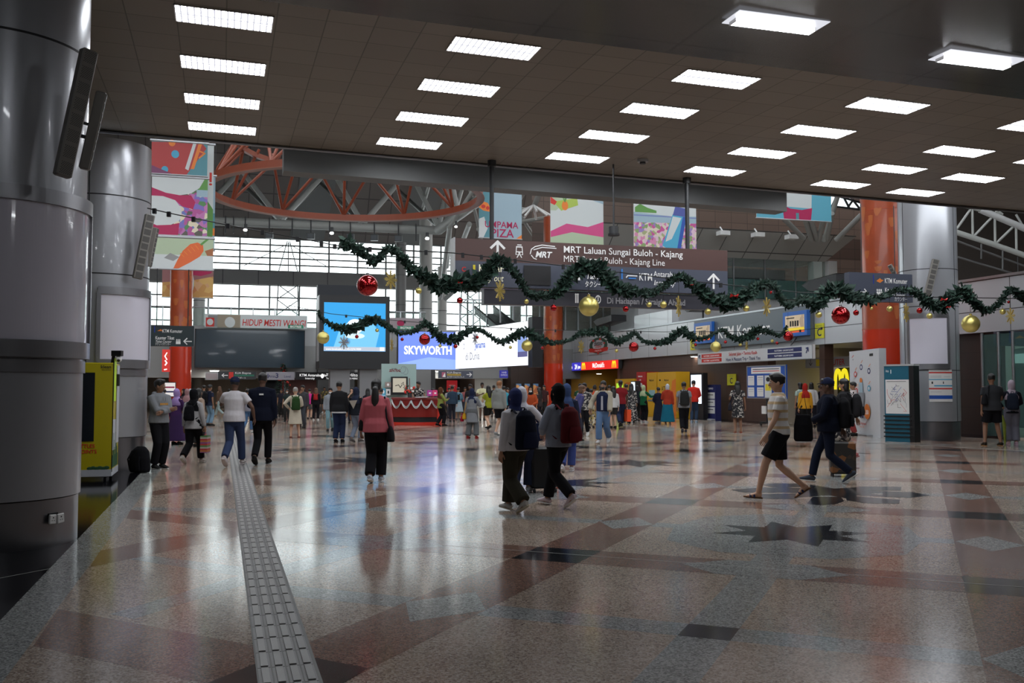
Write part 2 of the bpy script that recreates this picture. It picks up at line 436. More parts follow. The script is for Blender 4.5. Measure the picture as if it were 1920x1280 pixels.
# tactile strip
tp = MB(); rub = M('grey_tactile_gap_shade', (0.10, 0.097, 0.093), 0.5); rub_d = M('grey_tactile_bar', (0.30, 0.285, 0.28), 0.38); rub_p = M('grey_tactile_plate_shade', (0.19, 0.183, 0.18), 0.45)  # darker gaps and plates put the shade beside the bars into the colour
tp.box(0.20, 2.5, 0.0, 0.52, 62, 0.006, rub)
for k in range(190):
    s0 = 2.6 + k * 0.31
    for j in range(4):
        x = 0.214 + j * 0.075
        tp.box(x - .005, s0, .006, x + 0.062, s0 + 0.303, 0.0075, rub_p); tp.box(x + .012, s0 + .015, .006, x + 0.050, s0 + 0.29, 0.0145, rub_d)
o = tp.build('tactile_strip'); o.rotation_euler = (0, 0, YAW)
tag(o, 'long grey tactile guide strip of raised bars set in the floor', 'tactile paving')

# ================================================================ hall ceiling (gently sloping plane)
SE = 19.05
ct = tiled('beige_metal_ceiling_tile', (0.225, 0.192, 0.155), (0.09, 0.077, 0.062), 0.606, 0.606, 0.45, 0.0, 0.008, 0.0, 0.07)
cd = tiled('dark_gloss_ceiling_panel', (0.040, 0.039, 0.038), (0.002, 0.002, 0.002), 1.9, 1.25, 0.24, 0.0, 0.022, 0.1, 0.10)
cl = MB()
def cpt(a, s, dz=0.0): return (a, s, 6.18 + CB * (s - 12.43) + CA * a + dz)
cl.quad(cpt(-16, 11.62), cpt(34, 11.62), cpt(34, SE), cpt(-16, SE), ct)
cl.quad(cpt(-16, -18, -.04), cpt(34, -18, -.04), cpt(34, 11.62, -.04), cpt(-16, 11.62, -.04), cd)
cl.quad(cpt(-16, 11.62, -.04), cpt(34, 11.62, -.04), cpt(34, 11.62), cpt(-16, 11.62), dark)
cl.quad(cpt(-16, -18, .5), cpt(34, -18, .5), cpt(34, SE, .5), cpt(-16, SE, .5), dark)
struct('ceiling', cl, 'low suspended ceiling of beige tiles with dark glossy panels near the viewer', None, None, YAW)
tr = MB()
tr.quad(cpt(-16, SE, -.03), cpt(34, SE, -.03), cpt(34, SE, 1.2), cpt(-16, SE, 1.2), dark)
tr.tube([cpt(-16, SE - .02, -.03), cpt(34, SE - .02, -.03)], .03, 8, chrome)
struct('trim_1', tr, 'dark metal trim along the edge of the low ceiling', None, None, YAW)
bm = MB(); p0, p1 = PS(531, 300, SE + .5), PS(1466, 365, SE + .5)
b0, b1 = p0.dot(D2), p1.dot(D2)
gp = M('grey_painted_steel', (0.16, 0.165, 0.165), 0.5)
vs = []
for a in (b0, b1):
    for (s, dz) in ((SE + .3, -.42), (SE + .8, -.42), (SE + .8, .3), (SE + .3, .3)): vs.append(cpt(a, s, dz))
bm.add(vs, [(0, 1, 2, 3), (7, 6, 5, 4), (0, 4, 5, 1), (1, 5, 6, 2), (2, 6, 7, 3), (3, 7, 4, 0)], gp)
struct('trim_2', bm, 'long grey steel box beam hanging behind the ceiling edge', None, None, YAW)

# ================================================================ unseen walls added to keep sky light out of the near hall
wm = M('dim_wall_paint', (0.10, 0.095, 0.09), 0.6)
w = MB(); w.quad(AS(-15, -17, 0), AS(-15, 22, 0), AS(-15, 22, 7), AS(-15, -17, 7), wm); struct('wall_left', w, 'unseen side aisle wall added to block sky light')
w = MB(); w.quad(AS(-15, -17, 0), AS(33, -17, 0), AS(33, -17, 7), AS(-15, -17, 7), wm); struct('wall_rear', w, 'unseen wall added behind the viewer to block sky light')

# ================================================================ right hand wall: fascia and shopfronts, plane a = WA
WA = 23.7
stone = tiled('brown_granite_wall_panel', (0.105, 0.062, 0.048), (0.03, 0.02, 0.016), 1.2, 0.9, 0.3, 0.0, 0.006, 0.0, 0.06, 'XZ')
fas = tiled('pale_grey_fascia_panel', (0.55, 0.57, 0.60), (0.05, 0.05, 0.05), 2.4, 1.0, 0.28, 0.0, 0.014, 0.1, 0.04, 'XZ', 0.2)
wr = MB()
# local frame: x = along the wall toward the viewer, y into the wall; x = -s
def wq(s0, s1, z0, z1, y, m): wr.quad((-s0, y, z0), (-s1, y, z0), (-s1, y, z1), (-s0, y, z1), m)
def pas(px, py=700): return PA(px, py, WA).dot(D1)
sMcL, sMcR = pas(1062), pas(1163)
sOpL, sOpR = pas(1440), pas(1690)     # bright passage behind the walkers
sBrL = pas(1800)
wr_segs = [(sMcR, sOpL)]
for s0, s1 in wr_segs: wq(s0, s1, 0, 3.35, 0.0, stone)
wq(sOpR, sBrL, 0, 3.35, 0.0, stone)
darkstone = tiled('dark_brown_stone', (0.045, 0.028, 0.022), (0.015, 0.01, 0.008), 1.2, 0.9, 0.35, 0.0, 0.006, 0.0, 0.06, 'XZ')
wq(sBrL, 24.5, 0, 3.35, 0.0, darkstone)
wq(sMcL + 30, sMcL, 0, 5, 0.0, darkstone)
wr.box(-(sMcL + 2), -0.25, 3.32, 20, 0.25, 5.02, fas)
wr.box(-(sMcL + 2), -0.3, 5.02, 20, 0.6, 5.10, alu)
for s in (sMcL, sMcR, sOpL, sOpR, 34.0, 31.0): wr.box(-s - .18, -.12, 0, -s + .18, .3, 3.35, stone)
wo = struct('wall_right', wr, 'brown stone wall with a pale panelled fascia above the shops', None, D2 * WA, ROT_A)
def WL(px, py): p = PA(px, py, WA); return -p.dot(D1), p.z     # pixel -> wall frame
# food court kitchen behind the wide opening, and passage
inn = MB()
cream = M('cream_interior', (0.55, 0.5, 0.42), 0.6); yelw = M('yellow_interior', (0.65, 0.36, 0.05), 0.6)
for (s0, s1, dep, m) in ((sMcL, sMcR, 5.0, yelw), (sOpL, sOpR, 9.0, cream)):
    inn.quad((-s0, dep, 0), (-s1, dep, 0), (-s1, dep, 3.4), (-s0, dep, 3.4), m)
    inn.quad((-s0, .2, 0), (-s0, dep, 0), (-s0, dep, 3.4), (-s0, .2, 3.4), m)
    inn.quad((-s1, .2, 0), (-s1, dep, 0), (-s1, dep, 3.4), (-s1, .2, 3.4), m)
    inn.quad((-s0, .2, 3.4), (-s1, .2, 3.4), (-s1, dep, 3.4), (-s0, dep, 3.4), white)
struct('wall_shops', inn, 'lit shop interiors behind the right hand openings', None, D2 * WA, ROT_A)

# upper right: brown stone striped wall, slanting panelled bulkhead, glazing
SU = 66.0
ur = MB(); st1 = tiled('upper_brown_stone', (0.15, 0.10, 0.078), (0.07, 0.05, 0.04), 1.4, 0.8, 0.5, 0.0, 0.02, 0.0, 0.08, 'XZ')
st2 = tiled('upper_dark_stone', (0.085, 0.05, 0.038), (0.04, 0.026, 0.02), 1.4, 0.8, 0.5, 0.0, 0.02, 0.0, 0.08, 'XZ')
z = 5.0; i = 0
while z < 24:
    hgt = 2.6 if i % 2 == 0 else 1.7
    ur.quad((21.5, SU, z), (75, SU, z), (75, SU, z + hgt), (21.5, SU, z + hgt), st1 if i % 2 == 0 else st2); z += hgt; i += 1
struct('wall_upper', ur, 'tall brown stone wall with darker bands above the mezzanine', None, None, YAW)
def pss(px, py, s): p = PS(px, py, s); return p.dot(D2), p.z
sb = MB(); slp = tiled('pale_sloping_bulkhead_panel', (0.40, 0.40, 0.38), (0.08, 0.08, 0.08), 2.0, 1.2, 0.45, 0.0, 0.03, 0.0, 0.03, 'XZ')
sS = 58.0
al, z1 = pss(1062, 431, sS); ar, z1b = pss(1573, 450, sS); arb, z0 = pss(1547, 491, sS)
sb.add([(al, sS, z0), (arb, sS, z0), (ar, sS - 2.0, z1b), (al, sS - 2.0, z1b), (ar, sS + 4, z1b), (al, sS + 4, z1b), (arb, sS + 4, z0), (al, sS + 4, z0)],
       [(0, 1, 2, 3), (3, 2, 4, 5), (1, 6, 4, 2), (0, 7, 6, 1)], slp)
struct('trim_3', sb, 'sloping pale panelled bulkhead over the upper glazing', None, None, YAW)
# upper floor slab and rooms
us = MB()
a0, _ = pss(1360, 520, sS); a1, _ = pss(1520, 520, sS)
_, zg0 = pss(1450, 560, sS)
us.box(pss(1200, 560, sS)[0], sS + .3, 4.4, arb + .2, sS + 5, zg0, offw)
for px in (1534, 1562):
    a, _ = pss(px, 520, sS); us.box(a - .35, sS, zg0 - 4, a + .35, sS + .7, z0 + .1, white)
us.quad((al, sS + 5, zg0), (arb, sS + 5, zg0), (arb, sS + 5, z0), (al, sS + 5, z0), dark)
struct('trim_4', us, 'pale slab and posts of the upper right gallery', None, None, YAW)
gw = MB()
for i in range(8):
    x0 = al + (arb - al) * i / 8; x1 = al + (arb - al) * (i + 1) / 8
    gw.box(x0 + .03, sS - .02, zg0, x1 - .03, sS + .02, zg0 + 1.3, teal_glass)
    gw.box(x0 + .03, sS - .02, zg0 + 1.36, x1 - .03, sS + .02, z0, glass)
    gw.box(x0 - .04, sS - .06, zg0, x0 + .04, sS + .06, z0, alu)
struct('window_2', gw, 'tall gallery glazing with a teal lower strip under the sloping bulkhead', None, None, YAW)

# ================================================================ far facade: two window bands
SF = 93.0
ff = MB(); tile_w = tiled('grey_brown_wall_tile', (0.155, 0.135, 0.125), (0.075, 0.065, 0.06), 2.2, 1.5, 0.55, 0.0, 0.05, 0.0, 0.10, 'XZ')
sp = tiled('grey_spandrel_panel', (0.15, 0.145, 0.14), (0.05, 0.05, 0.05), 3.2, 3.4, 0.5, 0.0, 0.05, 0.0, 0.03, 'XZ')
_, zA = pss(620, 452, SF); _, zB = pss(620, 512, SF); _, zC = pss(620, 538, SF); _, zD = pss(620, 612, SF)
aL, aR = -26.0, 34.0
ff.quad((aL, SF, 0), (aR, SF, 0), (aR, SF, zD - 2.0), (aL, SF, zD - 2.0), sp)
ff.box(aL, SF - .4, zB, aR, SF + .4, zC, sp) if zB < zC else ff.box(aL, SF - .4, zC, aR, SF + .4, zB, sp)
ff.add([(aL, SF, zA), (aR, SF, zA), (aR, SF - 6, zA + 9.2), (aL, SF - 6, zA + 9.2)], [(0, 1, 2, 3)], tile_w)
for px in (575, 775):
    a, _ = pss(px, 430, SF)
    ff.add([(a - 1.6, SF - .1, zA), (a + 1.6, SF - .1, zA), (a + 3.0, SF - 6.1, zA + 9.2), (a - .4, SF - 6.1, zA + 9.2)], [(0, 1, 2, 3)], gp)
struct('wall_far', ff, 'far end wall with tiled upper part and grey band between the windows', None, None, YAW)
ml = MB(); mull = M('window_mullion', (0.13, 0.14, 0.14), 0.5)
for (z0_, z1_) in ((zB, zA), (zD - 2.0, zC)):
    n = 5
    for i in range(n + 1):
        zz = z0_ + (z1_ - z0_) * i / n; ml.box(aL, SF - .08, zz - .065, aR, SF + .08, zz + .065, mull)
    a = aL
    while a < aR:
        ml.box(a - .075, SF - .12, z0_, a + .075, SF + .12, z1_, mull); a += 2.75
# cable trusses of the facade
for px in (540, 880):
    a, _ = pss(px, 480, SF - 1)
    for dx in (-.55, 0, .55): ml.tube([(a + dx * 1.6, SF - 1.4, zB - .2), (a + dx * .2, SF - 1.4, zA - .4)], .05, 5, mull)
    for dx in (-4, 4): ml.tube([(a, SF - 1.3, zA - .6), (a + dx, SF - .9, zB + .3)], .04, 5, mull)
    for dx in (-1.1, 1.1): ml.tube([(a + dx, SF - 1.4, zD - 2), (a + dx * .8, SF - 1.4, zC)], .06, 5, mull)
    for q in range(4):
        h0 = zD - 2 + (zC - zD + 2) * q / 4; h1 = zD - 2 + (zC - zD + 2) * (q + 1) / 4
        ml.tube([(a - 1, SF - 1.4, h0), (a + 1, SF - 1.4, h1)], .05, 5, mull); ml.tube([(a + 1, SF - 1.4, h0), (a - 1, SF - 1.4, h1)], .05, 5, mull)
o = struct('window_1', ml, 'two long bands of daylit windows with thin steel mullions', None, None, YAW)
gl = MB(); gl.quad((aL, SF + .02, zD - 2), (aR, SF + .02, zD - 2), (aR, SF + .02, zC), (aL, SF + .02, zC), glass)
gl.quad((aL, SF + .02, zB), (aR, SF + .02, zB), (aR, SF + .02, zA), (aL, SF + .02, zA), glass)
gl.build('pane', o)
# roof of the atrium
rf = MB(); corr = tiled('ribbed_roof_sheet', (0.10, 0.10, 0.095), (0.04, 0.04, 0.04), 0.5, 40.0, 0.5, 0.0, 0.06, 0.2, 0.1)
ZR = 24.0
def rz_(s): return 9.0 + (s - SE) / (60 - SE) * (ZR - 9.0)
SKY = [(24, 26), (31, 33.5), (39, 41.5), (47, 49.5), (54, 56)]      # unseen rooflight strips, added to let daylight into the atrium
ss = [SE] + [v for p in SKY for v in p] + [60]
for s0, s1 in zip(ss[0::2], ss[1::2]): rf.quad((-40, s0, rz_(s0)), (34, s0, rz_(s0)), (34, s1, rz_(s1)), (-40, s1, rz_(s1)), corr)
for s0, s1 in SKY:
    for k in range(26): rf.box(-40 + 2.9 * k, s0, rz_(s0), -39.8 + 2.9 * k, s1, rz_(s0) + .2, mull)
    rf.quad((-40, s0, rz_(s0)), (-30, s0, rz_(s0)), (-30, s1, rz_(s1)), (-40, s1, rz_(s1)), corr)
rf.quad((-40, 60, ZR), (34, 60, ZR), (34, SF, ZR), (-40, SF, ZR), corr)
rf.quad((34, SE, 9.0), (60, SE, 9.0), (60, 60, ZR), (34, 60, ZR), corr)
for s in (66, 74, 82): rf.box(-40, s, ZR - 1.4, 34, s + .5, ZR, dark)
struct('ceiling_2', rf, 'high ribbed metal roof over the atrium', None, None, YAW)
w = MB(); w.quad((aL, 30, 0), (aL, SF, 0), (aL, SF, ZR), (aL, 30, ZR), tile_w); struct('wall_atrium', w, 'grey tiled side wall of the atrium', None, None, YAW)

# outer shell added to stop sky light leaking into the building
oc = MB(); ocm = M('outer_light_shell', (.09, .085, .08), .7)
oc.quad((-40, 22, 0), (-15, 22, 0), (-15, 22, 14), (-40, 22, 14), ocm); oc.quad((-40, 22, 0), (-40, SF, 0), (-40, SF, ZR), (-40, 22, ZR), ocm)
oc.quad((60, -17, 0), (60, SF, 0), (60, SF, ZR), (60, -17, ZR), ocm); oc.quad((33, -17, 0), (60, -17, 0), (60, -17, 9), (33, -17, 9), ocm)
oc.quad((33, -17, 7), (60, -17, 7), (60, SE, 9), (33, SE, 9), ocm); oc.quad((-40, SF, 0), (aL, SF, 0), (aL, SF, ZR), (-40, SF, ZR), ocm); oc.quad((aR, SF, 0), (60, SF, 0), (60, SF, ZR), (aR, SF, ZR), ocm)
oc.quad((-40, 22, 9), (-15, 22, 9), (-15, SE, 9), (-40, SE, 9), ocm); oc.quad((-16, SE, 6), (-40, SE, 6), (-40, SE, 9), (-16, SE, 9), ocm); oc.quad((-15, SE, 0), (-15, 22, 0), (-15, 22, 14), (-15, SE, 14), ocm)
struct('wall_light_shell', oc, 'outer shell added to keep sky light out of the hall', None, None, YAW)
# ================================================================ ceiling luminaires
glow = E('fluorescent_diffuser', (0.93, 0.96, 1.0), TUBE_W)
glow_t = E('fluorescent_tube_glow', (0.93, 0.96, 1.0), TUBE_W * 1.6)
louv = M('white_louvre', (0.8, 0.8, 0.82), 0.35); blade = E('louvre_glow', (.60, .61, .70), 0.95, False)  # blades glow by themselves in place of the tube light they catch
def luminaire(name):
    r = thing(name, None, 'ceiling light')
    W, D = 1.2, 0.58
    h = MB(); h.box(-W / 2, -D / 2, 0.0, W / 2, D / 2, 0.012, louv)
    for (x0, y0, x1, y1) in ((-W / 2, -D / 2, W / 2, -D / 2 + .015), (-W / 2, D / 2 - .015, W / 2, D / 2), (-W / 2, -D / 2, -W / 2 + .015, D / 2), (W / 2 - .015, -D / 2, W / 2, D / 2)):
        h.box(x0, y0, -.045, x1, y1, 0.0, louv)
    h.build('housing', r)
    d = MB(); d.quad((-W / 2 + .02, -D / 2 + .02, -.004), (-W / 2 + .02, D / 2 - .02, -.004), (W / 2 - .02, D / 2 - .02, -.004), (W / 2 - .02, -D / 2 + .02, -.004), glow)
    d.build('diffuser', r)
    l = MB()
    l.box(-W / 2 + .015, -.014, -.045, W / 2 - .015, .014, -.006, blade)
    for i in range(1, 15):
        x = -W / 2 + W * i / 15; l.box(x - .010, -D / 2 + .015, -.042, x + .010, D / 2 - .015, -.008, blade)
    l.build('louvre', r)
    return r
proto = luminaire('ceiling_light')
ROWS = [[(421, 34), (419, 122), (417, 189), (417, 240)], [(925, 90), (860, 164), (810, 222), (767, 268)], [(1342, 148), (1236, 207), (1151, 255), (1082, 295)],
        [(1664, 197), (1534, 246), (1428, 286), (1340, 320)], [(1945, 238), (1798, 283), (1677, 316), (1576, 345)], [(1965, 303), (1824, 333), (1716, 360)]]
ordn = ['first', 'second', 'third', 'fourth', 'fifth', 'sixth']
first = True
for ci, colm in enumerate(ROWS):
    for ri, (px, py) in enumerate(colm):
        o = proto if first else copy_tree(proto); first = False
        p = CE(px, py); p.z -= 0.005; o.scale = (1, 1, .22)
        o.location = p; o.rotation_euler = (math.atan(CB), math.atan(-CA), YAW)
        o['label'] = 'louvred ceiling light, %s from the ceiling edge, %s file from the round columns' % (ordn[len(colm) - 1 - ri], ordn[ci])
        o['group'] = 'louvred lights in the beige tiled ceiling'
# bare tube fittings in the dark soffit
def bare(p, label):
    r = thing('tube_light', label, 'ceiling light', p, YAW, 'bare tube lights in the dark ceiling')
    W, D = 1.25, 0.42
    rfl = E('reflector_glow', (.72, .73, .8), 0.9, False); h = MB(); h.box(-W / 2, -D / 2, 0, W / 2, D / 2, .01, rfl)  # reflector emits the tube light it would catch
    h.build('reflector', r)
    for y in (.02, .13):
        t = MB(); t.tube([(-.54, y, -.025), (.54, y, -.025)], .020, 8, glow_t); t.build('tube', r)
    for x in (-.56, .55): e = MB(); e.box(x, .0, -.045, x + .012, .15, 0, white); e.build('lamp_holder', r)
    return r
def cz(px, py):
    p = CE(px, py); p.z -= .065; return p
bare(cz(1455, 33), 'bare twin tube light in the dark ceiling, above the white banner row')
bare(cz(1833, 103), 'bare twin tube light in the dark ceiling, nearer the far right corner')
for i, (a, s) in enumerate(((-4, 4), (1, 3), (6, 4), (1, 9.2), (6, 8.4), (11, 7), (-9, 7), (-1, -3), (7, -4))):  # out-of-view tube lights added to brighten the foreground floor
    if i in (3,): continue
    p = AS(a, s); p.z = ceil_z(p) - .075
    bare(p, 'unseen twin tube light added in the dark ceiling above the viewer')

# ================================================================ round clad columns
def column(name, loc, r, H, label, face_dir, panel=(2.15, 4.35), seams=(), rings=(), kick=0.62, plate_w=60):
    """face_dir: world direction (radians) toward which the light box panel looks"""
    t = thing(name, label, 'column', (loc.x, loc.y, 0), face_dir + math.pi / 2)
    b = MB(); b.cyl((0, 0), r, kick, H, 72, alu_l); b.build('shaft', t)
    b = MB(); b.cyl((0, 0), r - .02, 0.0, kick - .012, 72, chrome); b.build('kick_plate', t)
    j = MB()
    for z in rings: j.cyl((0, 0), r + .0035, z - .011, z + .011, 72, bk)
    for a in seams:
        x, y = math.cos(a), math.sin(a)
        j.tube([(x * (r - .004), y * (r - .004), kick), (x * (r - .004), y * (r - .004), H)], .012, 6, bk)
    j.build('joint', t)
    def arc(m, a0, a1, rr, z0, z1, th=0.03, name='x', n=56, par=None):
        q = MB(); vs = []
        for i in range(n + 1):
            a = a0 + (a1 - a0) * i / n
            for rad in (rr, rr + th):
                for z in (z0, z1): vs.append((rad * math.cos(a), rad * math.sin(a), z))
        fs = []
        for i in range(n):
            k = i * 4; fs += [(k + 2, k + 6, k + 7, k + 3), (k, k + 1, k + 5, k + 4), (k + 1, k + 3, k + 7, k + 5), (k, k + 4, k + 6, k + 2)]
        fs += [(0, 2, 3, 1), (4 * n, 4 * n + 1, 4 * n + 3, 4 * n + 2)]
        q.add(vs, fs, m, False); return q.build(name, par or t)
    if panel:
        hw = R(plate_w); a0, a1 = -math.pi / 2 - hw, -math.pi / 2 + hw
        z0, z1 = panel
        lb = arc(lightbox, a0, a1, r, z0, z1, .035, 'poster_panel')
        fr = M('poster_frame_metal', (0.34, 0.34, 0.36), 0.3, 0.8)
        arc(fr, a0 - .06, a1 + .06, r, z0 - .16, z0, .06, 'frame', par=lb); arc(fr, a0 - .06, a1 + .06, r, z1, z1 + .14, .06, 'frame', par=lb)
        arc(fr, a0 - .08, a0, r, z0 - .05, z1 + .05, .06, 'frame', 4, lb); arc(fr, a1, a1 + .08, r, z0 - .05, z1 + .05, .06, 'frame', 4, lb)
        if r > .84: arc(fr, a0 - .04, a1 + .04, r, z0 - .30, z0 - .18, .02, 'frame', par=lb)
    return t
lightbox = M('blank_poster_film', (0.74, 0.72, 0.82), 0.12, coat=0.6, emit=0.0)
c1 = AS(-2.2, 10.6); c2 = AS(-2.2, 19.6)
def facing(c, off=0.0): return math.atan2(-c.y, -c.x) + off
colA = column('round_column', c1, 0.85, 6.05, 'huge round metal clad column nearest the viewer with blank poster panel and white sockets', facing(c1, R(22)),
       panel=(1.96, 3.26), seams=(R(-90 - 78), R(60), R(10)), rings=(4.86,), kick=0.46, plate_w=58)
colB = column('round_column', c2, 0.85, 6.1, 'round metal clad column behind the yellow machine and the leaning man in hoodie', facing(c2, R(36)),
       panel=(2.04, 3.22), seams=(R(-90 - 52), R(90), R(10)), rings=(5.05, 3.6), kick=0.62, plate_w=36)
c3 = Vector((12.62, 29.0, 0))
colC = column('round_column', c3, 0.83, 8.5, 'round metal clad column between the red pillar and the dark shop entrance', facing(c3, R(-2)),
       panel=(2.24, 3.60), seams=(R(-90 - 52), R(-90 + 62), R(90)), rings=(2.05, 3.95, 5.05), kick=0.55, plate_w=36)
# double socket on the nearest column
def oncol(c, r, px, py):
    d = ray(px, py); q = Vector((d.x, d.y)); o = -Vector((c.x, c.y)); A = q.dot(q); B = 2 * q.dot(o); Cc = o.dot(o) - r * r
    t = (-B - math.sqrt(max(0, B * B - 4 * A * Cc))) / (2 * A); return O + d * t
p = oncol(c1, .84, 101, 972); n = Vector((p.x - c1.x, p.y - c1.y, 0)).normalized(); rz = math.atan2(n.y, n.x) + math.pi / 2
so = thing('wall_socket', 'two white wall sockets hanging askew on the foot of the nearest column', 'socket', p, rz)
for i, (x, tl) in enumerate(((-.042, 4), (.045, -5))):
    b = MB(); b.box(-.043, -.022, -.045, .043, .0, .045, white, .006); q = b.build('socket_plate', so); q.location = (x, -.012 - .012 * i, 0); q.rotation_euler = (0, R(tl), 0)
    b = MB(); b.box(-.006, -.001, .01, .006, .001, .022, bk); b.box(-.018, -.001, -.014, -.008, .001, -.009, bk); b.box(.008, -.001, -.014, .018, .001, -.009, bk)
    e = b.build('pin_hole', q); e.location = (0, -.023, 0)
b = MB(); b.box(-.06, -.002, .03, .05, .012, .055, bk); b.build('back_box', so)

# column speakers
spk = M('beige_speaker_case', (0.23, 0.215, 0.195), 0.5); spk_g = M('speaker_grille', (0.09, 0.085, 0.08), 0.6)
def lerp_px(p0, p1, c, r, off): return oncol(c, r + off, *p0), oncol(c, r + off, *p1)
def speaker(top, bot, wd, label, cells=10, side=None, dots=True, c=None):
    t = thing('column_speaker', label, 'speaker', bot)
    ax = (top - bot); L = ax.length; z = ax.normalized()
    out = side.normalized(); out = (out - z * out.dot(z)).normalized(); x = z.cross(out)
    m = Matrix((x, -out, z)).transposed().to_4x4(); t.rotation_mode = 'QUATERNION'; t.rotation_quaternion = m.to_quaternion()
    b = MB(); b.box(-wd / 2, 0, 0, wd / 2, .10, L, spk, .012); b.build('case', t)
    g = MB()
    for i in range(cells):
        z0 = L * (i + .12) / cells; z1 = L * (i + .88) / cells
        if dots:
            nx, nz = 6, 9
            for u in range(nx):
                for v in range(nz):
                    cx = -wd * .36 + wd * .72 * (u + .25 + .5 * (v % 2)) / nx; cz_ = z0 + (z1 - z0) * (v + .5) / nz; rr = wd * .030
                    g.poly([(cx + rr * math.cos(k * math.pi / 3), -.0015, cz_ + rr * math.sin(k * math.pi / 3)) for k in range(6)], bk)
        else: g.box(-wd * .36, -.003, z0, wd * .36, 0, z1, spk_g)
    g.build('grille', t)
    br = MB(); br.box(-.02, .10, L * .38, .02, .19, L * .42, dark); br.box(-.02, .10, L * .55, .02, .19, L * .58, dark); br.box(-.025, .17, L * .36, .025, .19, L * .6, dark); br.build('bracket', t)
    return t
cp = Vector((0, 0, 0))
s_dir = Vector((0.75, -0.66, -0.12))
tA, bA = oncol(c1, 1.10, 176, 92), oncol(c1, .99, 122, 332)
def at_range(px, py, rng):
    d = ray(px, py); return O + d * (rng / d.y)
speaker(at_range(172, 93, 8.75), at_range(121, 330, 8.65), .145, 'tall perforated column speaker tilted on the nearest column', 8, s_dir, True)
speaker(at_range(201, 176, 9.3), at_range(168, 320, 9.3), .10, 'second slim speaker seen edge on beyond the perforated one', 8, Vector((1, .35, 0)), False)
speaker(at_range(283, 402, 17.6), at_range(259, 522, 17.5), .17, 'tilted column speaker on the column behind the yellow machine', 9, Vector((.62, -.78, -.1)), False)
speaker(at_range(297, 428, 18.3), at_range(283, 500, 18.3), .16, 'edge-on speaker beside the carrot banner', 8, Vector((1, .1, 0)), False)
speaker(at_range(1756, 486, 28.0), at_range(1740, 552, 28.0), .20, 'tilted speaker on the column near the pale lit poster', 7, Vector((-.1, -1, -.1)), False)
speaker(at_range(1667, 497, 28.4), at_range(1677, 515, 28.4), .12, 'small pale speaker edge in front of the near red pillar', 3, Vector((-.7, -.7, 0)), False)

# ================================================================ red pillars
redp = M('glossy_red_pillar_wrap', (0.55, 0.035, 0.010), 0.22, coat=0.5)
orp = M('faded_orange_pillar_wrap', (0.36, 0.062, 0.018), 0.35, coat=0.2, noise=0.25, nscale=2.0)
def pillar(loc, r, H, zs, label, art=None):
    t = thing('red_pillar', label, 'pillar', (loc.x, loc.y, 0), math.atan2(-loc.y, -loc.x) + math.pi / 2)
    b = MB(); b.cyl((0, 0), r, 0, zs, 48, redp); b.build('lower_wrap', t)
    b = MB(); b.cyl((0, 0), r - .004, zs, H, 48, orp); b.build('upper_wrap', t)
    b = MB()
    for z in (zs, zs + 4.0): b.cyl((0, 0), r + .004, z - .02, z + .02, 48, M('orange_joint', (.4, .06, .015), .5))
    b.build('joint', t)
    if art:
        q = MB()
        for (ang, z, rr, hh) in art:
            pts = []
            for k in range(10):
                a = 2 * math.pi * k / 10; th = R(-90 + ang) + rr * math.cos(a) / r * (1 + .4 * math.sin(3 * a)); pts.append(((r + .006) * math.cos(th), (r + .006) * math.sin(th), z + hh * math.sin(a) * (1 + .3 * math.cos(2 * a))))
            q.poly(pts, M('orange_wrap_pattern', (.46, .12, .03), .4))
        q.build('printed_pattern', t)
    return t
pl = Vector(((338 - 960) / F * 57, 57, 0)); pc_ = Vector(((1037.5 - 960) / F * 64, 64, 0)); pr = Vector(((1665 - 960) / F * 32.3, 32.3, 0))
rnd = random.Random(3)
pillar(pl, .64, 13.0, 4.6, 'bright red and orange pillar at far left under the stacked banners', [(rnd.uniform(-60, 60), rnd.uniform(5, 12), rnd.uniform(.05, .15), rnd.uniform(.1, .5)) for _ in range(26)])
pillar(pc_, .64, 13.0, 3.2, 'red pillar between the white screen and the fast food sign', [(rnd.uniform(-60, 60), rnd.uniform(3.5, 8), rnd.uniform(.05, .15), rnd.uniform(.1, .4)) for _ in range(16)])
pillar(pr, .80, 12.0, 3.5, 'largest red pillar, beside the round metal column', [(rnd.uniform(-60, 40), rnd.uniform(4, 7.6), rnd.uniform(.04, .12), rnd.uniform(.08, .35)) for _ in range(26)])

# ================================================================ grey round columns and roof steel in the atrium
pipe = M('pale_grey_steel_pipe', (0.36, 0.37, 0.35), 0.45)
gcol = M('cream_grey_column', (0.42, 0.42, 0.40), 0.35)
dcol = M('dark_grey_column', (0.17, 0.165, 0.16), 0.35)
def gpost(px, w, top, Y, m, label, bot=625):
    p = AY(px, 600, Y); t = thing('round_post', label, 'column', (p.x, p.y, 0)); r = w / 2 / F * Y
    b = MB(); b.cyl((0, 0), r, 0, AY(px, top, Y).z, 32, m); b.build('shaft', t)
    b = MB()
    for z in (6, 8.5, 11, 13.5):
        if z < AY(px, top, Y).z: b.cyl((0, 0), r + .01, z - .03, z + .03, 32, M('grey_ring', (.1, .1, .1), .5))
    b.build('joint', t)
gpost(798, 25, 398, 84, gcol, 'thick pale round post, tallest behind the evergreen garland')
gpost(829, 18, 500, 86, gcol, 'slimmer pale round post right of the thick one')
gpost(751, 20, 455, 80, dcol, 'dark grey round post behind the gold snowflake')
gpost(373, 22, 500, 76, gcol, 'pale post beside the far left red pillar')
gpost(966, 20, 520, 72, dcol, 'dark post behind the sunset coloured banner')
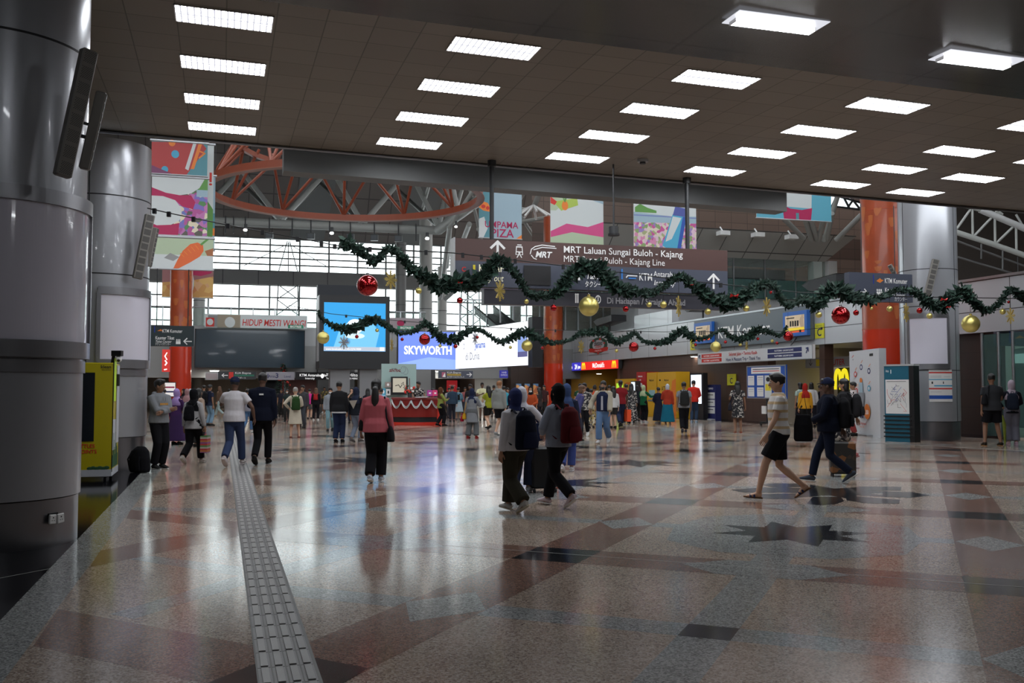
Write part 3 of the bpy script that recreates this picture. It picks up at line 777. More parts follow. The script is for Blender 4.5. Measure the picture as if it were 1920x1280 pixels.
# long pipe truss with diagonals
t = thing('pipe_truss', 'long pale grey roof pipe with V shaped struts behind the orange ring', 'truss', (0, 0, 0))
Yp = 74.0
b = MB(); b.tube([AY(395, 414, Yp), AY(560, 421, Yp), AY(700, 427, Yp), AY(822, 432, Yp), AY(905, 372, Yp - 6)], .34, 12, pipe)
mp = b.build('main_pipe', t)
b = MB()
for (x0, y0, x1, y1) in ((526, 414, 452, 318), (526, 414, 612, 322), (680, 420, 625, 322), (680, 420, 762, 325), (400, 375, 452, 318), (822, 425, 770, 325), (822, 425, 845, 330), (840, 412, 838, 340), (850, 408, 872, 330)):
    b.tube([AY(x0, y0, Yp), AY(x1, y1, Yp + 4)], .21, 8, pipe)
b.build('strut', t)
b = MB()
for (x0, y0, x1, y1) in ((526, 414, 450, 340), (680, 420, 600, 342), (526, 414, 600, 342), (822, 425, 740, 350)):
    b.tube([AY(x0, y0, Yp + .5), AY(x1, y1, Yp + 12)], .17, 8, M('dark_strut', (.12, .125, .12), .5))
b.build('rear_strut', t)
b = MB()
for px in (423, 438, 460, 505, 548, 583, 618, 657, 702, 747, 780):
    y = 414 + (px - 395) * .042
    q = AY(px, y, Yp - .35); b.tube([q + Vector((0, 0, .45)), q - Vector((0, 0, .9))], .05, 6, dark)
b.build('hanger', t)
for i, px in enumerate((505, 583, 657, 702, 747)):
    q = AY(px, 440 + i * 1.5, Yp - .35); k = thing('floodlight', 'small dark floodlight under the roof pipe, %s from the stacked banners' % ordn[i], 'lamp', q, 0, 'unlit floodlights under the roof pipe')
    b = MB(); b.box(-.28, -.2, -.28, .28, .2, .18, dark); b.build('housing', k); b = MB(); b.box(-.22, -.22, -.24, .22, -.201, .12, M('lamp_glass_off', (.1, .11, .12), .1)); b.build('lens', k)
# roof steel node right of the ring
t = thing('roof_truss', 'tangle of pale roof pipes rising behind the pale blue banner', 'truss', (0, 0, 0))
b = MB()
for (x0, y0, Y0, x1, y1, Y1, r) in ((822, 432, 72, 900, 372, 66, .36), (900, 372, 66, 1030, 300, 60, .3), (843, 425, 70, 905, 330, 64, .16), (843, 425, 70, 838, 500, 80, .2), (843, 425, 70, 825, 560, 82, .18), (860, 400, 70, 845, 330, 70, .16),
                                    (870, 340, 66, 1010, 345, 66, .16), (985, 350, 64, 940, 300, 64, .14), (880, 380, 66, 1010, 395, 70, .12), (930, 440, 70, 1000, 330, 60, .22), (1000, 390, 66, 1025, 330, 60, .2), (880, 350, 66, 905, 460, 72, .12),
                                    (857, 480, 80, 880, 420, 70, .2), (835, 560, 82, 885, 515, 78, .2), (805, 345, 74, 790, 400, 80, .14), (960, 380, 66, 1012, 460, 72, .12), (895, 430, 70, 1040, 405, 66, .14)):
    b.tube([AY(x0, y0, Y0), AY(x1, y1, Y1)], r, 8, pipe)
b.build('pipe', t)
b = MB(); q = AY(1000, 385, 64)
for k in range(9): b.tube([q, q + Vector((math.cos(k * .7) * 1.2, math.sin(k * .7) * .6, -.7 + .2 * math.sin(k * 2)))], .08, 6, white)
b.build('node', t)
# branching posts at upper right
t = thing('branching_post', 'tree shaped pale steel struts spreading above the sloping bulkhead', 'truss', (0, 0, 0))
b = MB()
for (x0, y0, x1, y1) in ((1522, 450, 1508, 405), (1532, 450, 1518, 405), (1507, 447, 1468, 408), (1545, 452, 1572, 362), (1568, 450, 1618, 400), (1535, 450, 1545, 405), (1550, 450, 1560, 400)):
    b.tube([AY(x0, y0, 62), AY(x1, y1, 60)], .17, 8, pipe)
b.build('strut', t)
sk = E('daylight_roof_panel', (.85, .95, 1), 1.6)
t = thing('roof_skylight', 'slit of bright skylight above the near red pillar', 'skylight', (0, 0, 0))
b = MB(); q = [AY(1556, 363, 64), AY(1580, 366, 64), AY(1618, 382, 64), AY(1618, 392, 64), AY(1590, 388, 64), AY(1556, 385, 64)]
b.poly(q, sk); b.build('pane', t)
b = MB()
for x0, y0, x1, y1 in ((1556, 363, 1618, 381), (1556, 386, 1618, 393), (1570, 364, 1560, 386), (1580, 366, 1592, 389), (1600, 374, 1590, 388), (1600, 376, 1612, 391)): b.tube([AY(x0, y0, 63.8), AY(x1, y1, 63.8)], .08, 5, dark)
b.build('glazing_bar', t)
# right-hand roof trusses over the dark void
t = thing('roof_lattice', 'slanting steel lattice trusses in the dark roof void at far right', 'truss', (0, 0, 0))
b = MB(); Yt = 44
up = [(1786, 380), (1838, 393), (1925, 428)]; lo = [(1786, 433), (1860, 457), (1925, 480)]
for L_, r in ((lo, .13), (up, .11)): b.tube([AY(x, y, Yt) for x, y in L_], r, 8, pipe)
b.tube([AY(1838, 393, Yt), AY(1930, 432, Yt)], .16, 8, M('truss_painted_lit', (.5, .5, .5), .4))  # paler copy of the steel, light on this chord put into the colour
b.build('chord', t); b = MB()
for x0, y0, x1, y1 in ((1789, 436, 1820, 392), (1823, 392, 1824, 445), (1824, 445, 1865, 402), (1865, 402, 1866, 458), (1866, 458, 1905, 420), (1905, 420, 1906, 473), (1866, 397, 1880, 402), (1880, 402, 1873, 397), (1868, 396, 1878, 410), (1905, 402, 1918, 424)):
    b.tube([AY(x0, y0, Yt), AY(x1, y1, Yt)], .06, 6, pipe)
b.build('lattice_bar', t)
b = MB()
for x0, y0, x1, y1 in ((1790, 450, 1925, 500), (1790, 480, 1925, 520), (1840, 457, 1840, 485), (1880, 470, 1880, 505)): b.tube([AY(x0, y0, Yt + 3), AY(x1, y1, Yt + 3)], .05, 6, M('truss_painted_dim', (.14, .14, .14), .5))  # darker copy of the steel, shade at the rear put into the colour
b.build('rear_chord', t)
dv = MB(); dv.quad(AY(1620, 560, 58), AY(2050, 560, 58), AY(2050, 300, 58), AY(1620, 300, 58), M('dark_void_sheet', (.07, .058, .05), .7))  # plain dark sheet stands in for the depth of the void
struct('wall_void', dv, 'dark brown sheet closing the roof void at far right')

# orange ring truss
Dr = 45.0; rc = Vector(((647 - 960) / F * Dr, Dr, 0))
ringm = M('orange_painted_steel', (0.24, 0.048, 0.018), 0.45); ringf = M('orange_steel_pale_flange', (0.27, 0.10, 0.06), 0.5)
t = thing('ring_truss', 'huge orange steel ring truss hanging under the atrium roof', 'ring truss', (rc.x, rc.y, 10.7))
def hoop(r, z, hw, hh, m, name, n=72):
    q = MB(); vs = []
    for i in range(n):
        a = 2 * math.pi * i / n; c_, s_ = math.cos(a), math.sin(a)
        for rr, zz in ((r - hw, -hh), (r + hw, -hh), (r + hw, hh), (r - hw, hh)): vs.append((rr * c_, rr * s_, z + zz))
    fs = []
    for i in range(n):
        k, j = i * 4, ((i + 1) % n) * 4
        for u in range(4): fs.append((k + u, j + u, j + (u + 1) % 4, k + (u + 1) % 4))
    q.add(vs, fs, m); return q.build(name, t)
hoop(6.35, 0, .10, .16, ringm, 'lower_hoop'); hoop(6.35, -.17, .18, .02, ringf, 'lower_flange')
hoop(5.0, 2.25, .09, .12, ringm, 'upper_hoop')
b = MB(); n = 12
for i in range(n):
    a = 2 * math.pi * (i + .37) / n; p0 = (6.35 * math.cos(a), 6.35 * math.sin(a), .1)
    for da in (-.27, 0, .27):
        p1 = (5.0 * math.cos(a + da), 5.0 * math.sin(a + da), 2.25); e = [p1[k] + (p1[k] - p0[k]) * .13 for k in range(3)]; b.tube([p0, e], .075, 6, ringm)
b.build('diagonal_strut', t)
b = MB()
for a in (0.5, 2.2, 3.9, 5.6): b.tube([(5 * math.cos(a), 5 * math.sin(a), 2.25), (5 * math.cos(a), 5 * math.sin(a), 9)], .02, 5, dark)
b.build('hanging_cable', t)

# atrium spot lamps
spot = E('lamp_glow', (1, 0.98, 0.92), SPOT_W)
for i, (px, py, r, lb) in enumerate(((460, 431, 5, 'small white lamp under the roof pipe near the stacked banners'), (622, 437, 5, 'small white lamp under the middle of the roof pipe'), (855, 425, 3.5, 'bright spot lamp at the bend of the roof pipe'),
                                     (801, 447, 5, 'elongated white lamp on the thick pale post'), (951, 360, 4, 'lower of two bright spots behind the pale blue banner'), (975, 345, 4.5, 'upper of two bright spots right of the pale blue banner'), (925, 384, 3, 'spot lamp shining over the pale blue banner'))):
    p = AY(px, py, 68); t = thing('spot_lamp', lb, 'lamp', p)
    rr = r / F * 68 * .75; b = MB(); b.ball((0, 0, 0), (rr, rr * .5, rr * .7), 12, 6, spot); b.build('bulb', t)
    b = MB(); b.tube([(0, .1, rr * .6), (0, .1, rr * .6 + .35)], (rr * .8), 10, dark); b.build('lamp_housing', t)
# lamp and dome hanging from the ceiling edge
p = CE(1150, 308); t = thing('ceiling_speaker', 'black cylinder on a long thin rod hanging from the ceiling', 'speaker', (p.x, p.y, 0))
b = MB(); b.cyl((0, 0), .018, AY(1150, 432, p.y).z, p.z + .1, 10, dark); b.build('rod', t)
z0, z1 = AY(1150, 440, p.y).z, AY(1150, 425, p.y).z
b = MB(); b.cyl((0, 0), .10, z0, z1, 24, dark); b.build('case', t); b = MB(); b.cyl((0, 0), .12, z0 - .02, z0 + .02, 24, black); b.build('grille', t)
p = CE(1205, 299); t = thing('smoke_detector', 'small pale box fixed to the ceiling tiles right of the hanging cylinder', 'detector', p)
b = MB(); b.cyl((0, 0), .11, -.05, .02, 16, offw); b.build('base', t); b = MB(); b.cyl((0, 0), .06, -.09, -.05, 16, dark); b.build('sensor', t)

# ================================================================ hanging banners
def roof_z(s): return min(24.0, 9.0 + (s - SE) / (60 - SE) * 15.0)
clothw = pw
def hang(name, label, x0, x1, y0, y1, s, part='banner_cloth', body=None, cab=None):
    rc_ = rect(x0, x1, y0, y1, 's', s)
    bd = Board(name, label, 'banner', rc_, body or clothw, 0.03, 'printed banners hanging in the atrium', None, None, part)
    r = MB(); r.tube([(-bd.w / 2 - .06, 0, bd.h), (bd.w / 2 + .06, 0, bd.h)], .05, 8, alu); r.build('top_rail', bd.root); r = MB(); r.tube([(-bd.w / 2 - .03, 0, 0), (bd.w / 2 + .03, 0, 0)], .035, 8, alu); r.build('bottom_rail', bd.root)
    for sx in (-.45, .45): r = MB(); r.tube([(bd.w * sx, 0, bd.h), (bd.w * sx, 0, (roof_z(s) - rc_[0].z) if cab is None else bd.h + cab)], .012, 5, dark); r.build('cable', bd.root)
    return bd
floral = patterned('flower_meadow_print', (0.12, 0.11, 0.09), [(0.45, 0.10, 0.30), (0.22, 0.16, 0.5), (0.75, 0.66, 0.5), (0.5, 0.18, 0.42), (.1, .25, .1), (.16, .2, .5)], 5.5, .12, .6)
floral2 = patterned('pale_flower_meadow_print', (0.38, 0.40, 0.2), [(0.65, 0.25, 0.42), (0.7, 0.5, 0.6), (0.32, 0.22, 0.5), (0.7, 0.62, 0.5), (.25, .35, .14), (.55, .1, .3)], 6.0, .1, .6)
sand = patterned('sunset_print', (0.55, 0.22, 0.12), [(0.50, 0.26, 0.16), (0.26, 0.15, 0.2), (0.62, 0.30, 0.15)], 1.5, .35, .6)
gold_f = patterned('golden_field_print', (0.6, 0.32, 0.10), [(0.7, 0.45, 0.15), (0.55, 0.22, 0.08), (0.66, 0.38, 0.2)], 2.5, .3, .6)
teal_p = M('teal_print', (.10, .28, .33), .6); lblue = M('pale_blue_print', (.34, .47, .55), .6); lgreen = M('pale_green_print', (.45, .55, .38), .6)
SB = 40.0
B = hang('hanging_banner', 'top left banner with blurred red shape and blue dots on teal', 284, 389, 266, 328, SB)
B.R(0, 0, 1, 1, teal_p).P([(0, .05), (.9, 0), (.98, .15), (.62, 1), (0, 1)], M('red_blur_print', (.45, .06, .06), .6)).El(.42, .38, .07, .12, cyan_p).El(.24, .86, .06, .1, cyan_p).El(.36, .05, .06, .1, orange)
B.P([(.6, .8), (.74, 0), (.8, 0), (.66, .85)], pw).P([(.7, .8), (.84, 0), (.9, .02), (.76, .8)], orange).P([(.0, .75), (.4, 1), (0, 1)], M('purple_print', (.2, .06, .14), .6)).Ln([(.86, .25), (.95, .3), (.85, .45)], .06, orange); B.done()
B = hang('hanging_banner', 'tall left banner with white and magenta bands over flowers', 284, 389, 332, 442, SB, cab=.06)
B.R(0, 0, 1, 1, floral).P([(.6, 0), (1, 0), (1, .22), (.85, .3)], green_p).R(.8, .2, 1, .32, lblue)
import itertools
def blob(pts, m, bd): bd.P(pts, m)
blob([(0, 0), (.95, 0), (.85, .17), (.7, .27), (.5, .31), (.25, .28), (0, .2)], pw, B)
blob([(0, .2), (.25, .28), (.5, .31), (.7, .3), (.78, .42), (.74, .54), (.55, .5), (.42, .40), (.2, .34), (0, .34)], mag, B)
blob([(0, .34), (.2, .34), (.42, .40), (.52, .52), (.54, .62), (.5, .74), (.35, .82), (.1, .84), (0, .8)], pw, B)
blob([(0, .8), (.1, .84), (.35, .82), (.5, .78), (.48, 1), (0, 1)], mag, B); B.done()
B = hang('hanging_banner', 'left banner with a big orange carrot on white', 284, 400, 445, 505, SB - .4, cab=.06)
B.R(0, 0, 1, .62, lgreen).R(0, .55, 1, 1, pw).P([(.3, .5), (.45, .62), (.35, .75), (.2, .66)], M('grey_print', (.3, .3, .3), .6)).P([(.86, .4), (1, .3), (1, .55), (.9, .55)], M('rust_print', (.4, .15, .06), .6))
B.P([(.35, .99), (.42, .7), (.5, .42), (.62, .2), (.74, .14), (.83, .22), (.84, .4), (.78, .58), (.62, .78), (.44, .97)], M('carrot_print', (.75, .14, .03), .5))
for k in range(5): B.Ln([(.46 + .06 * k, .5 - .07 * k), (.52 + .06 * k, .6 - .06 * k)], .03, orange)
B.Ln([(.8, .2), (.92, -.0)], .08, green_p); B.done()
B = hang('hanging_banner', 'narrow white strip banner with red exclamation mark beside the flower banner', 388, 400, 271, 445, SB + .8)
B.R(0, 0, 1, 1, pw).Ln([(.55, .31), (.55, .4)], .09, red).El(.55, .43, .25, .012, red).P([(0, .6), (1, .7), (1, 1), (0, 1)], green_p); B.done()
B = hang('hanging_banner', 'thin pale blue banner edge behind the white strip', 398, 403, 330, 470, SB + 1.5)
B.R(0, 0, 1, 1, lblue).R(0, .5, 1, .7, teal_p).R(0, .7, 1, .8, orange); B.done()
B = hang('hanging_banner', 'golden field banner partly behind the far left red pillar', 304, 400, 503, 558, 62.4)
B.R(0, 0, 1, 1, gold_f).P([(0, 0), (1, 0), (1, .25), (.6, .4), (0, .5)], M('mauve_print', (.33, .15, .15), .6)).P([(.5, 0), (1, 0), (.95, .15), (.75, .25), (.5, .2)], mag).El(.55, .5, .07, .35, pw); B.done()
SB2 = 46.0
B = hang('hanging_banner', 'pale blue banner lettered UMPAMA PIZA', 898, 978, 360, 447, SB2)
B.R(0, 0, 1, 1, lblue).R(0, 0, .28, 1, teal_p).P([(0, .2), (.2, .25), (.34, .45), (.1, .42), (0, .36)], orange).El(.1, .33, .05, .04, red).El(.2, .36, .04, .04, red).P([(.85, 1), (1, .9), (1, 1)], orange)
B.P([(0, .6), (.12, .55), (.2, .8), (.1, 1), (0, 1)], pw)
B.T('UMPAMA', .52, .77, .14, mag, bold=.012, maxw=.78).T('PIZA', .54, .97, .18, mag, bold=.012, maxw=.56); B.done()
B = hang('hanging_banner', 'white and pale sky banner with painted carrot and leaves', 1032, 1131, 347, 458, SB2)
B.R(0, 0, 1, 1, pw).P([(0, 0), (.35, 0), (.28, .3), (.1, .45), (0, .45)], lgreen).P([(.05, .3), (.5, .22), (.52, .34), (.2, .45)], M('leaf_print', (.42, .55, .1), .6)).El(.27, .36, .06, .08, orange).P([(0, .22), (.12, .3), (.08, .36), (0, .33)], red).Ln([(.27, .3), (.2, .16)], .05, green_p).Ln([(.27, .3), (.33, .14)], .05, green_p).Ln([(.27, .3), (.27, .12)], .05, green_p)
B.P([(.5, 0), (1, 0), (1, .3), (.7, .22)], lblue).P([(0, .8), (.3, .66), (.7, .7), (1, .6), (1, 1), (0, 1)], pink_p).P([(0, .9), (.4, .8), (1, .86), (1, 1), (0, 1)], lgreen); B.done()
B = hang('hanging_banner', 'flower meadow banner with a blue bottle, lettered hantarkan', 1188, 1305, 358, 470, SB2 - 2)
B.R(0, 0, 1, 1, pw).R(0, .5, 1, 1, floral2).P([(0, .38), (.6, .42), (1, .4), (1, .52), (0, .55)], lblue).P([(.02, .3), (.1, .24), (.22, .3), (.36, .34), (.36, .38), (.02, .38)], green_p).R(0, .42, 1, .44, M('sea_print', (.2, .25, .5), .6))
B.P([(.45, .92), (.62, .38), (.84, .42), (.7, 1), (.6, 1)], cyan_p).P([(.5, .85), (.62, .42), (.76, .44), (.6, .8)], pw).P([(.62, .4), (.66, .25), (.86, .28), (.84, .42)], M('bottle_cap_print', (.08, .10, .35), .5)).P([(.78, .42), (.84, .42), (.74, .98), (.68, 1)], blue)
B.T('hantarkan.', .55, .16, .075, red, bold=.012, maxw=.44); B.done()
B = hang('hanging_banner', 'turquoise banner with white and magenta block at upper right', 1418, 1558, 352, 412, SB2 - 4)
B.R(0, 0, 1, 1, M('turquoise_print', (.12, .42, .55), .6)).P([(.34, 0), (.74, 0), (.73, .62), (.35, .6)], pw).P([(.34, .55), (.45, .66), (.6, .68), (.74, .6), (.72, 1), (.36, 1)], mag).R(.52, .78, .56, 1, teal_p).El(.24, .55, .05, .14, pink_p).P([(.06, .2), (.2, .15), (.18, .4), (.08, .4)], orange).Ln([(.24, .7), (.24, .8)], .05, pink_p); B.done()
B = hang('hanging_banner', 'low sunset coloured banner hanging under the long brown sign', 903, 982, 535, 572, 48)
B.R(0, 0, 1, 1, sand).P([(0, 0), (1, 0), (1, .6), (.6, .35), (0, .3)], M('dusk_print', (.13, .10, .17), .6)); B.done()

# ================================================================ signs
def arrow(B, cx, cz, h, ang, m, wd=.05):
    """arrow of height h metres pointing at angle (0 = up)"""
    a = R(ang); ux, uz = math.sin(a), math.cos(a); px_, pz_ = uz, -ux
    def q(l, s): return (cx + (ux * l + px_ * s) / B.w, cz - (uz * l + pz_ * s) / B.h)
    B.Ln([q(-h / 2, 0), q(h / 2, 0)], wd, m); B.Ln([q(h * .1, -h * .42), q(h / 2, 0)], wd, m); B.Ln([q(h * .1, h * .42), q(h / 2, 0)], wd, m)
# long brown and blue directory sign
pL, pR_ = AY(850, 500, 19.2), None
sM = pL.dot(D1) + .0
rcM = rect(850, 1358, 459.5, 545.0, 's', 18.72)
B = Board('direction_sign', 'long hanging brown and slate sign pointing to the metro and taxi', 'sign', rcM, slate, .28)
hM = B.h
fz = .47
B.R(0, 0, 1, fz, brown_s).R(0, fz, 1, 1, slate)
arrow(B, .145, .21, .33, 0, letw, .05)
def tram(B, cx, cz, h, m, bgm):
    w = h * .62; k = lambda x, z: (cx + x / B.w, cz - z / B.h)
    B.P([k(-w / 2, -h * .3), k(w / 2, -h * .3), k(w * .42, h * .38), k(-w * .42, h * .38)], m); B.P([k(-w * .36, -.02 * h), k(w * .36, -.02 * h), k(w * .32, h * .28), k(-w * .32, h * .28)], bgm)
    B.Ln([k(-w * .3, -h * .5), k(-w * .12, -h * .32)], .02, m).Ln([k(w * .3, -h * .5), k(w * .12, -h * .32)], .02, m).El(cx - w * .25 / B.w, cz + h * .18 / B.h, .012 / B.w * 2, .024 / B.h, bgm, 8).El(cx + w * .25 / B.w, cz + h * .18 / B.h, .024 / B.w, .024 / B.h, bgm, 8).Ln([k(-.04, h * .48), k(.04, h * .48)], .02, m)
tram(B, .22, .22, .26, letw, brown_s)
B.T('MRT', .303, .335, .13, letw, bold=.03, ital=.25, maxw=.06)
B.Ln([(.258, .27), (.262, .17), (.275, .11), (.30, .07), (.345, .09)], .02, letw).Ln([(.262, .3), (.27, .36), (.28, .38)], .02, letw).Ln([(.27, .18), (.30, .12), (.35, .13)], .018, letw)
B.T('MRT Laluan Sungai Buloh - Kajang', .375, .21, .15, letw, 'LEFT', bold=.010, maxw=.48).T('MRT Sungai Buloh - Kajang Line', .375, .41, .145, letw, 'LEFT', bold=.0, maxw=.375)
B.R(.06, .55, .068, .88, yel).T('Keluar', .078, .68, .15, M('cream_lettering', (.85, .82, .6), .5, emit=.2), 'LEFT', bold=.012, maxw=.085).T('Way out', .078, .88, .14, MC['cream_lettering'], 'LEFT', ital=.2, bold=.005, maxw=.085)
B.R(.235, .52, .33, .93, bk)
k = .40
B.P([(k, .8), (k, .7), (k + .007, .67), (k + .011, .57), (k + .03, .57), (k + .034, .68), (k + .036, .8)], letw).P([(k + .009, .67), (k + .012, .60), (k + .029, .60), (k + .031, .67)], slate).R(k + .015, .53, k + .026, .56, letw)
B.T('Teksi', .455, .62, .10, letw, 'LEFT', bold=.01).T('Taxi', .455, .76, .12, letw, 'LEFT', bold=.012, ital=.2).T('タクシー', .452, .93, .11, letw, 'LEFT', bold=.01, maxw=.06)
B.R(.586, .52, .592, .74, M('bright_blue_bar', (.03, .2, .6), .5)).Ln([(.605, .70), (.61, .66), (.645, .66)], .022, letw).Ln([(.615, .715), (.64, .715)], .03, MC['bright_blue_bar'])
B.T('KTM', .652, .755, .17, letw, 'LEFT', bold=.006, maxw=.048).T('Antarabandar', .707, .66, .13, letw, 'LEFT', bold=.0, maxw=.125).T('Intercity', .707, .85, .12, letw, 'LEFT', ital=.2, maxw=.08)
arrow(B, .94, .72, .30, 0, letw, .045)
B.T('C', .028, .70, .10, red, bold=.02).El(.028, .88, .007, .04, red)
B.done()
b = MB()
for px in (922, 1289):
    q = PS(px, 470, 18.72); x = (q - rcM[0]).dot(D2); zt = ceil_z(q) - rcM[0].z + .1
    b = MB(); b.tube([(x, 0, B.h - .05), (x, 0, zt)], .045, 12, dark); b.tube([(x, 0, zt - .22), (x, 0, zt - .08)], .09, 12, dark); b.build('pole', B.root)
b = MB(); b.box(-B.w / 2 - .03, -.16, -.01, -B.w / 2, .16, B.h + .01, offw); b.build('end_cap', B.root)
rcL = rect(905, 1358, 549, 576, 's', 18.74)
B = Board('direction_sign', 'narrow dark strip sign under the long one reading Di Hadapan', 'sign', rcL, M('dark_slate_sign', (.05, .05, .065), .4), .2)
for fx in (.36, .368): B.Ln([(fx, .3), (fx, .75)], .03, letw).El(fx, .2, .004, .08, letw, 8)
B.P([(.40, .75), (.42, .75), (.41, .35)], letw).El(.45, .5, .012, .3, letw, 14).El(.45, .5, .009, .2, MC['dark_slate_sign'], 14).Ln([(.45, .6), (.45, .35)], .02, letw)
B.T('Di Hadapan / Straight Ahead', .485, .75, .42, M('dull_lettering', (.32, .32, .34), .5), 'LEFT', bold=.025, maxw=.33); B.done()
b = MB()
for x in (-2.4, 2.4): b.tube([(x, 0, B.h), (x, 0, B.h + .12)], .03, 8, dark)
b.build('bracket', B.root)

# KTM Komuter hanging signs
def ktm(x0, x1, y0, y1, s, label, flip=False):
    rc_ = rect(x0, x1, y0, y1, 's', s); B = Board('direction_sign', label, 'sign', rc_, slate if flip else slate_d, .22)
    return B
B = ktm(281, 364, 611, 649, 24.0, 'dark hanging sign pointing left to the ticket counter beside the far left pillar')
B.R(.1, .03, .12, .34, M('deep_blue_bar', (.01, .04, .35), .5)).P([(.17, .27), (.25, .17), (.3, .27)], orange).T('KTM Komuter', .28, .34, .17, letw, 'LEFT', bold=.01, maxw=.45)
B.T('Kaunter Tiket', .13, .68, .17, letw, 'LEFT', bold=.012, maxw=.42).T('Ticket Counter', .13, .84, .13, letw, 'LEFT', ital=.2, bold=.005, maxw=.36).T('チケットカウンター', .13, .97, .11, letw, 'LEFT', maxw=.34)
for k in range(3): B.El(.61 + .035 * k, .70, .013, .05, letw, 8).P([(.59 + .035 * k, .9), (.63 + .035 * k, .9), (.625 + .035 * k, .75), (.595 + .035 * k, .75)], letw)
arrow(B, .86, .76, .17, -90, letw, .025); B.done()
for x in (-.35, .35): b = MB(); b.tube([(x, 0, B.h), (x, 0, B.h + 1.35)], .012, 8, dark); b.build('pole', B.root)
B = ktm(1588, 1706, 513, 566, 22.7, 'slate hanging sign pointing right to the ticket counter, before the near red pillar', True)
B.R(.37, .06, .385, .38, MC['deep_blue_bar']).P([(.42, .28), (.48, .17), (.5, .22), (.54, .24), (.48, .34)], orange).T('KTM Komuter', .55, .34, .18, letw, 'LEFT', bold=.01, maxw=.36)
B.T('Kaunter Tiket', .55, .66, .17, letw, 'LEFT', bold=.01, maxw=.36).T('Ticket Counter', .55, .80, .12, letw, 'LEFT', ital=.2, maxw=.32).T('カウンター', .70, .96, .13, letw, 'LEFT', maxw=.2)
arrow(B, .22, .68, .2, 90, letw, .03)
for k in range(3): B.El(.43 + .03 * k, .60, .012, .045, letw, 8).P([(.415 + .03 * k, .8), (.45 + .03 * k, .8), (.445 + .03 * k, .65), (.42 + .03 * k, .65)], letw)
B.done()
for x in (-.55, .55): b = MB(); b.tube([(x, 0, B.h), (x, 0, B.h + 1.95)], .012, 8, dark); b.build('pole', B.root)
B = ktm(1868, 2010, 616, 649, 24.6, 'slate sign over the dark shop entrance at far right', True)
B.R(.13, .1, .15, .85, MC['deep_blue_bar']).P([(.2, .6), (.27, .4), (.33, .55)], orange).T('KTM Komuter', .36, .68, .36, letw, 'LEFT', bold=.01); B.done()
for x in (-.6, .6): b = MB(); b.tube([(x, 0, B.h), (x, 0, B.h + 2.3)], .012, 8, dark); b.build('pole', B.root)

# platform sign in front of the KTM board
rc_ = rect(1311, 1526, 648.5, 675, 'a', WA - 1.2)
def arect(x0, x1, ya, yb, yc, yd, off=0.0):
    """on the right hand wall: left edge ya..yb at x0, right edge yc..yd at x1"""
    a, b_ = PA(x0, (ya + yb) / 2, WA - off), PA(x1, (yc + yd) / 2, WA - off)
    z0 = (PA(x0, yb, WA - off).z + PA(x1, yd, WA - off).z) / 2; z1 = (PA(x0, ya, WA - off).z + PA(x1, yc, WA - off).z) / 2
    c = (a + b_) / 2; return Vector((c.x, c.y, z0)), math.hypot(a.x - b_.x, a.y - b_.y), z1 - z0, ROT_A
B = Board('platform_sign', 'long white sign wishing a pleasant trip under the commuter board', 'sign', arect(1311, 1526, 661, 684, 645, 671, .8), white, .14, None, M('white_sign_face', (.62, .63, .64), .4), alu)
for z in (.18, .56): B.R(.04, z, .245, z + .30, red).T('PLATFORM 5  LALUAN RAWANG', .143, z + .22, .13, letw, bold=.012, maxw=.19)
for z in (.14, .52): B.R(.66, z, .925, z + .30, navy).T('PLATFORM 6  LALUAN KLANG', .79, z + .22, .13, letw, bold=.012, maxw=.25)
B.T('Selamat Jalan • Terima Kasih', .445, .44, .27, red, bold=.008, maxw=.36).T('Have A Pleasant Trip • Thank You', .445, .86, .27, navy, bold=.008, maxw=.40)
arrow(B, .022, .4, .22, -35, navy, .05); arrow(B, .965, .4, .25, 35, navy, .05); B.done()
b = MB()
for x in (-3.2, 3.2): b.tube([(x, 0, B.h), (x, .3, B.h + .35)], .03, 8, dark)
b.build('bracket', B.root)
# big KTM Komuter board
B = Board('station_board', 'wide slate board lettered KTM Komuter between two blue framed screens', 'board', arect(1305, 1523, 602, 654, 573, 637, .38), M('slate_board_face', (.12, .145, .165), .35), .2)
B.T('KTM Komuter', .47, .70, .40, letw, bold=.01, maxw=.56).R(.175, .25, .185, .65, blue); B.done()
scrn = patterned('departure_screen', (0.42, 0.33, 0.22), [(0.5, 0.4, 0.25), (0.3, 0.22, 0.15)], 3.0, .5, .4, emit=.7)
for (x0, x1, ya, yb, yc, yd, lb) in ((1304, 1337, 609, 647, 600, 640, 'smaller blue framed departure screen at the left end of the board'), (1471, 1516, 586, 631, 581, 629, 'larger blue framed departure screen at the right end of the board')):
    B = Board('departure_screen', lb, 'screen', arect(x0, x1, ya, yb, yc, yd, .58), M('blue_frame', (.02, .13, .5), .35), .16)
    B.R(.1, .16, .9, .8, scrn).R(.1, .66, .9, .78, E('yellow_screen_bar', (.85, .62, .03), .8, False)).R(.1, .78, .9, .86, E('red_screen_bar', (.8, .1, .02), .8, False))
    for k in range(4): B.R(.3 + .1 * k, .38, .37 + .1 * k, .6, bk)
    B.R(.16, .24, .5, .28, bk); B.done()
for (x0, x1, y0, y1, lb) in ((1295, 1304, 635, 656, 'small yellow C sign left of the commuter board'), (1529, 1545, 606, 634, 'yellow C sign on the pale fascia right of the commuter board'), (1364, 1380, 701, 722, 'yellow C sign on the brown stone wall beside the notice board')):
    ho = .27 if y0 < 690 else .06
    B = Board('gate_sign', lb, 'sign', rect(x0, x1, y0, y1, 'a', WA - ho), M('lime_yellow_sign', (.72, .70, .04), .5), .04); B.T('C', .5, .84, .52, navy, bold=.02).T('WAY OUT', .5, .22, .1, MC['green_print'], maxw=.7); B.done()
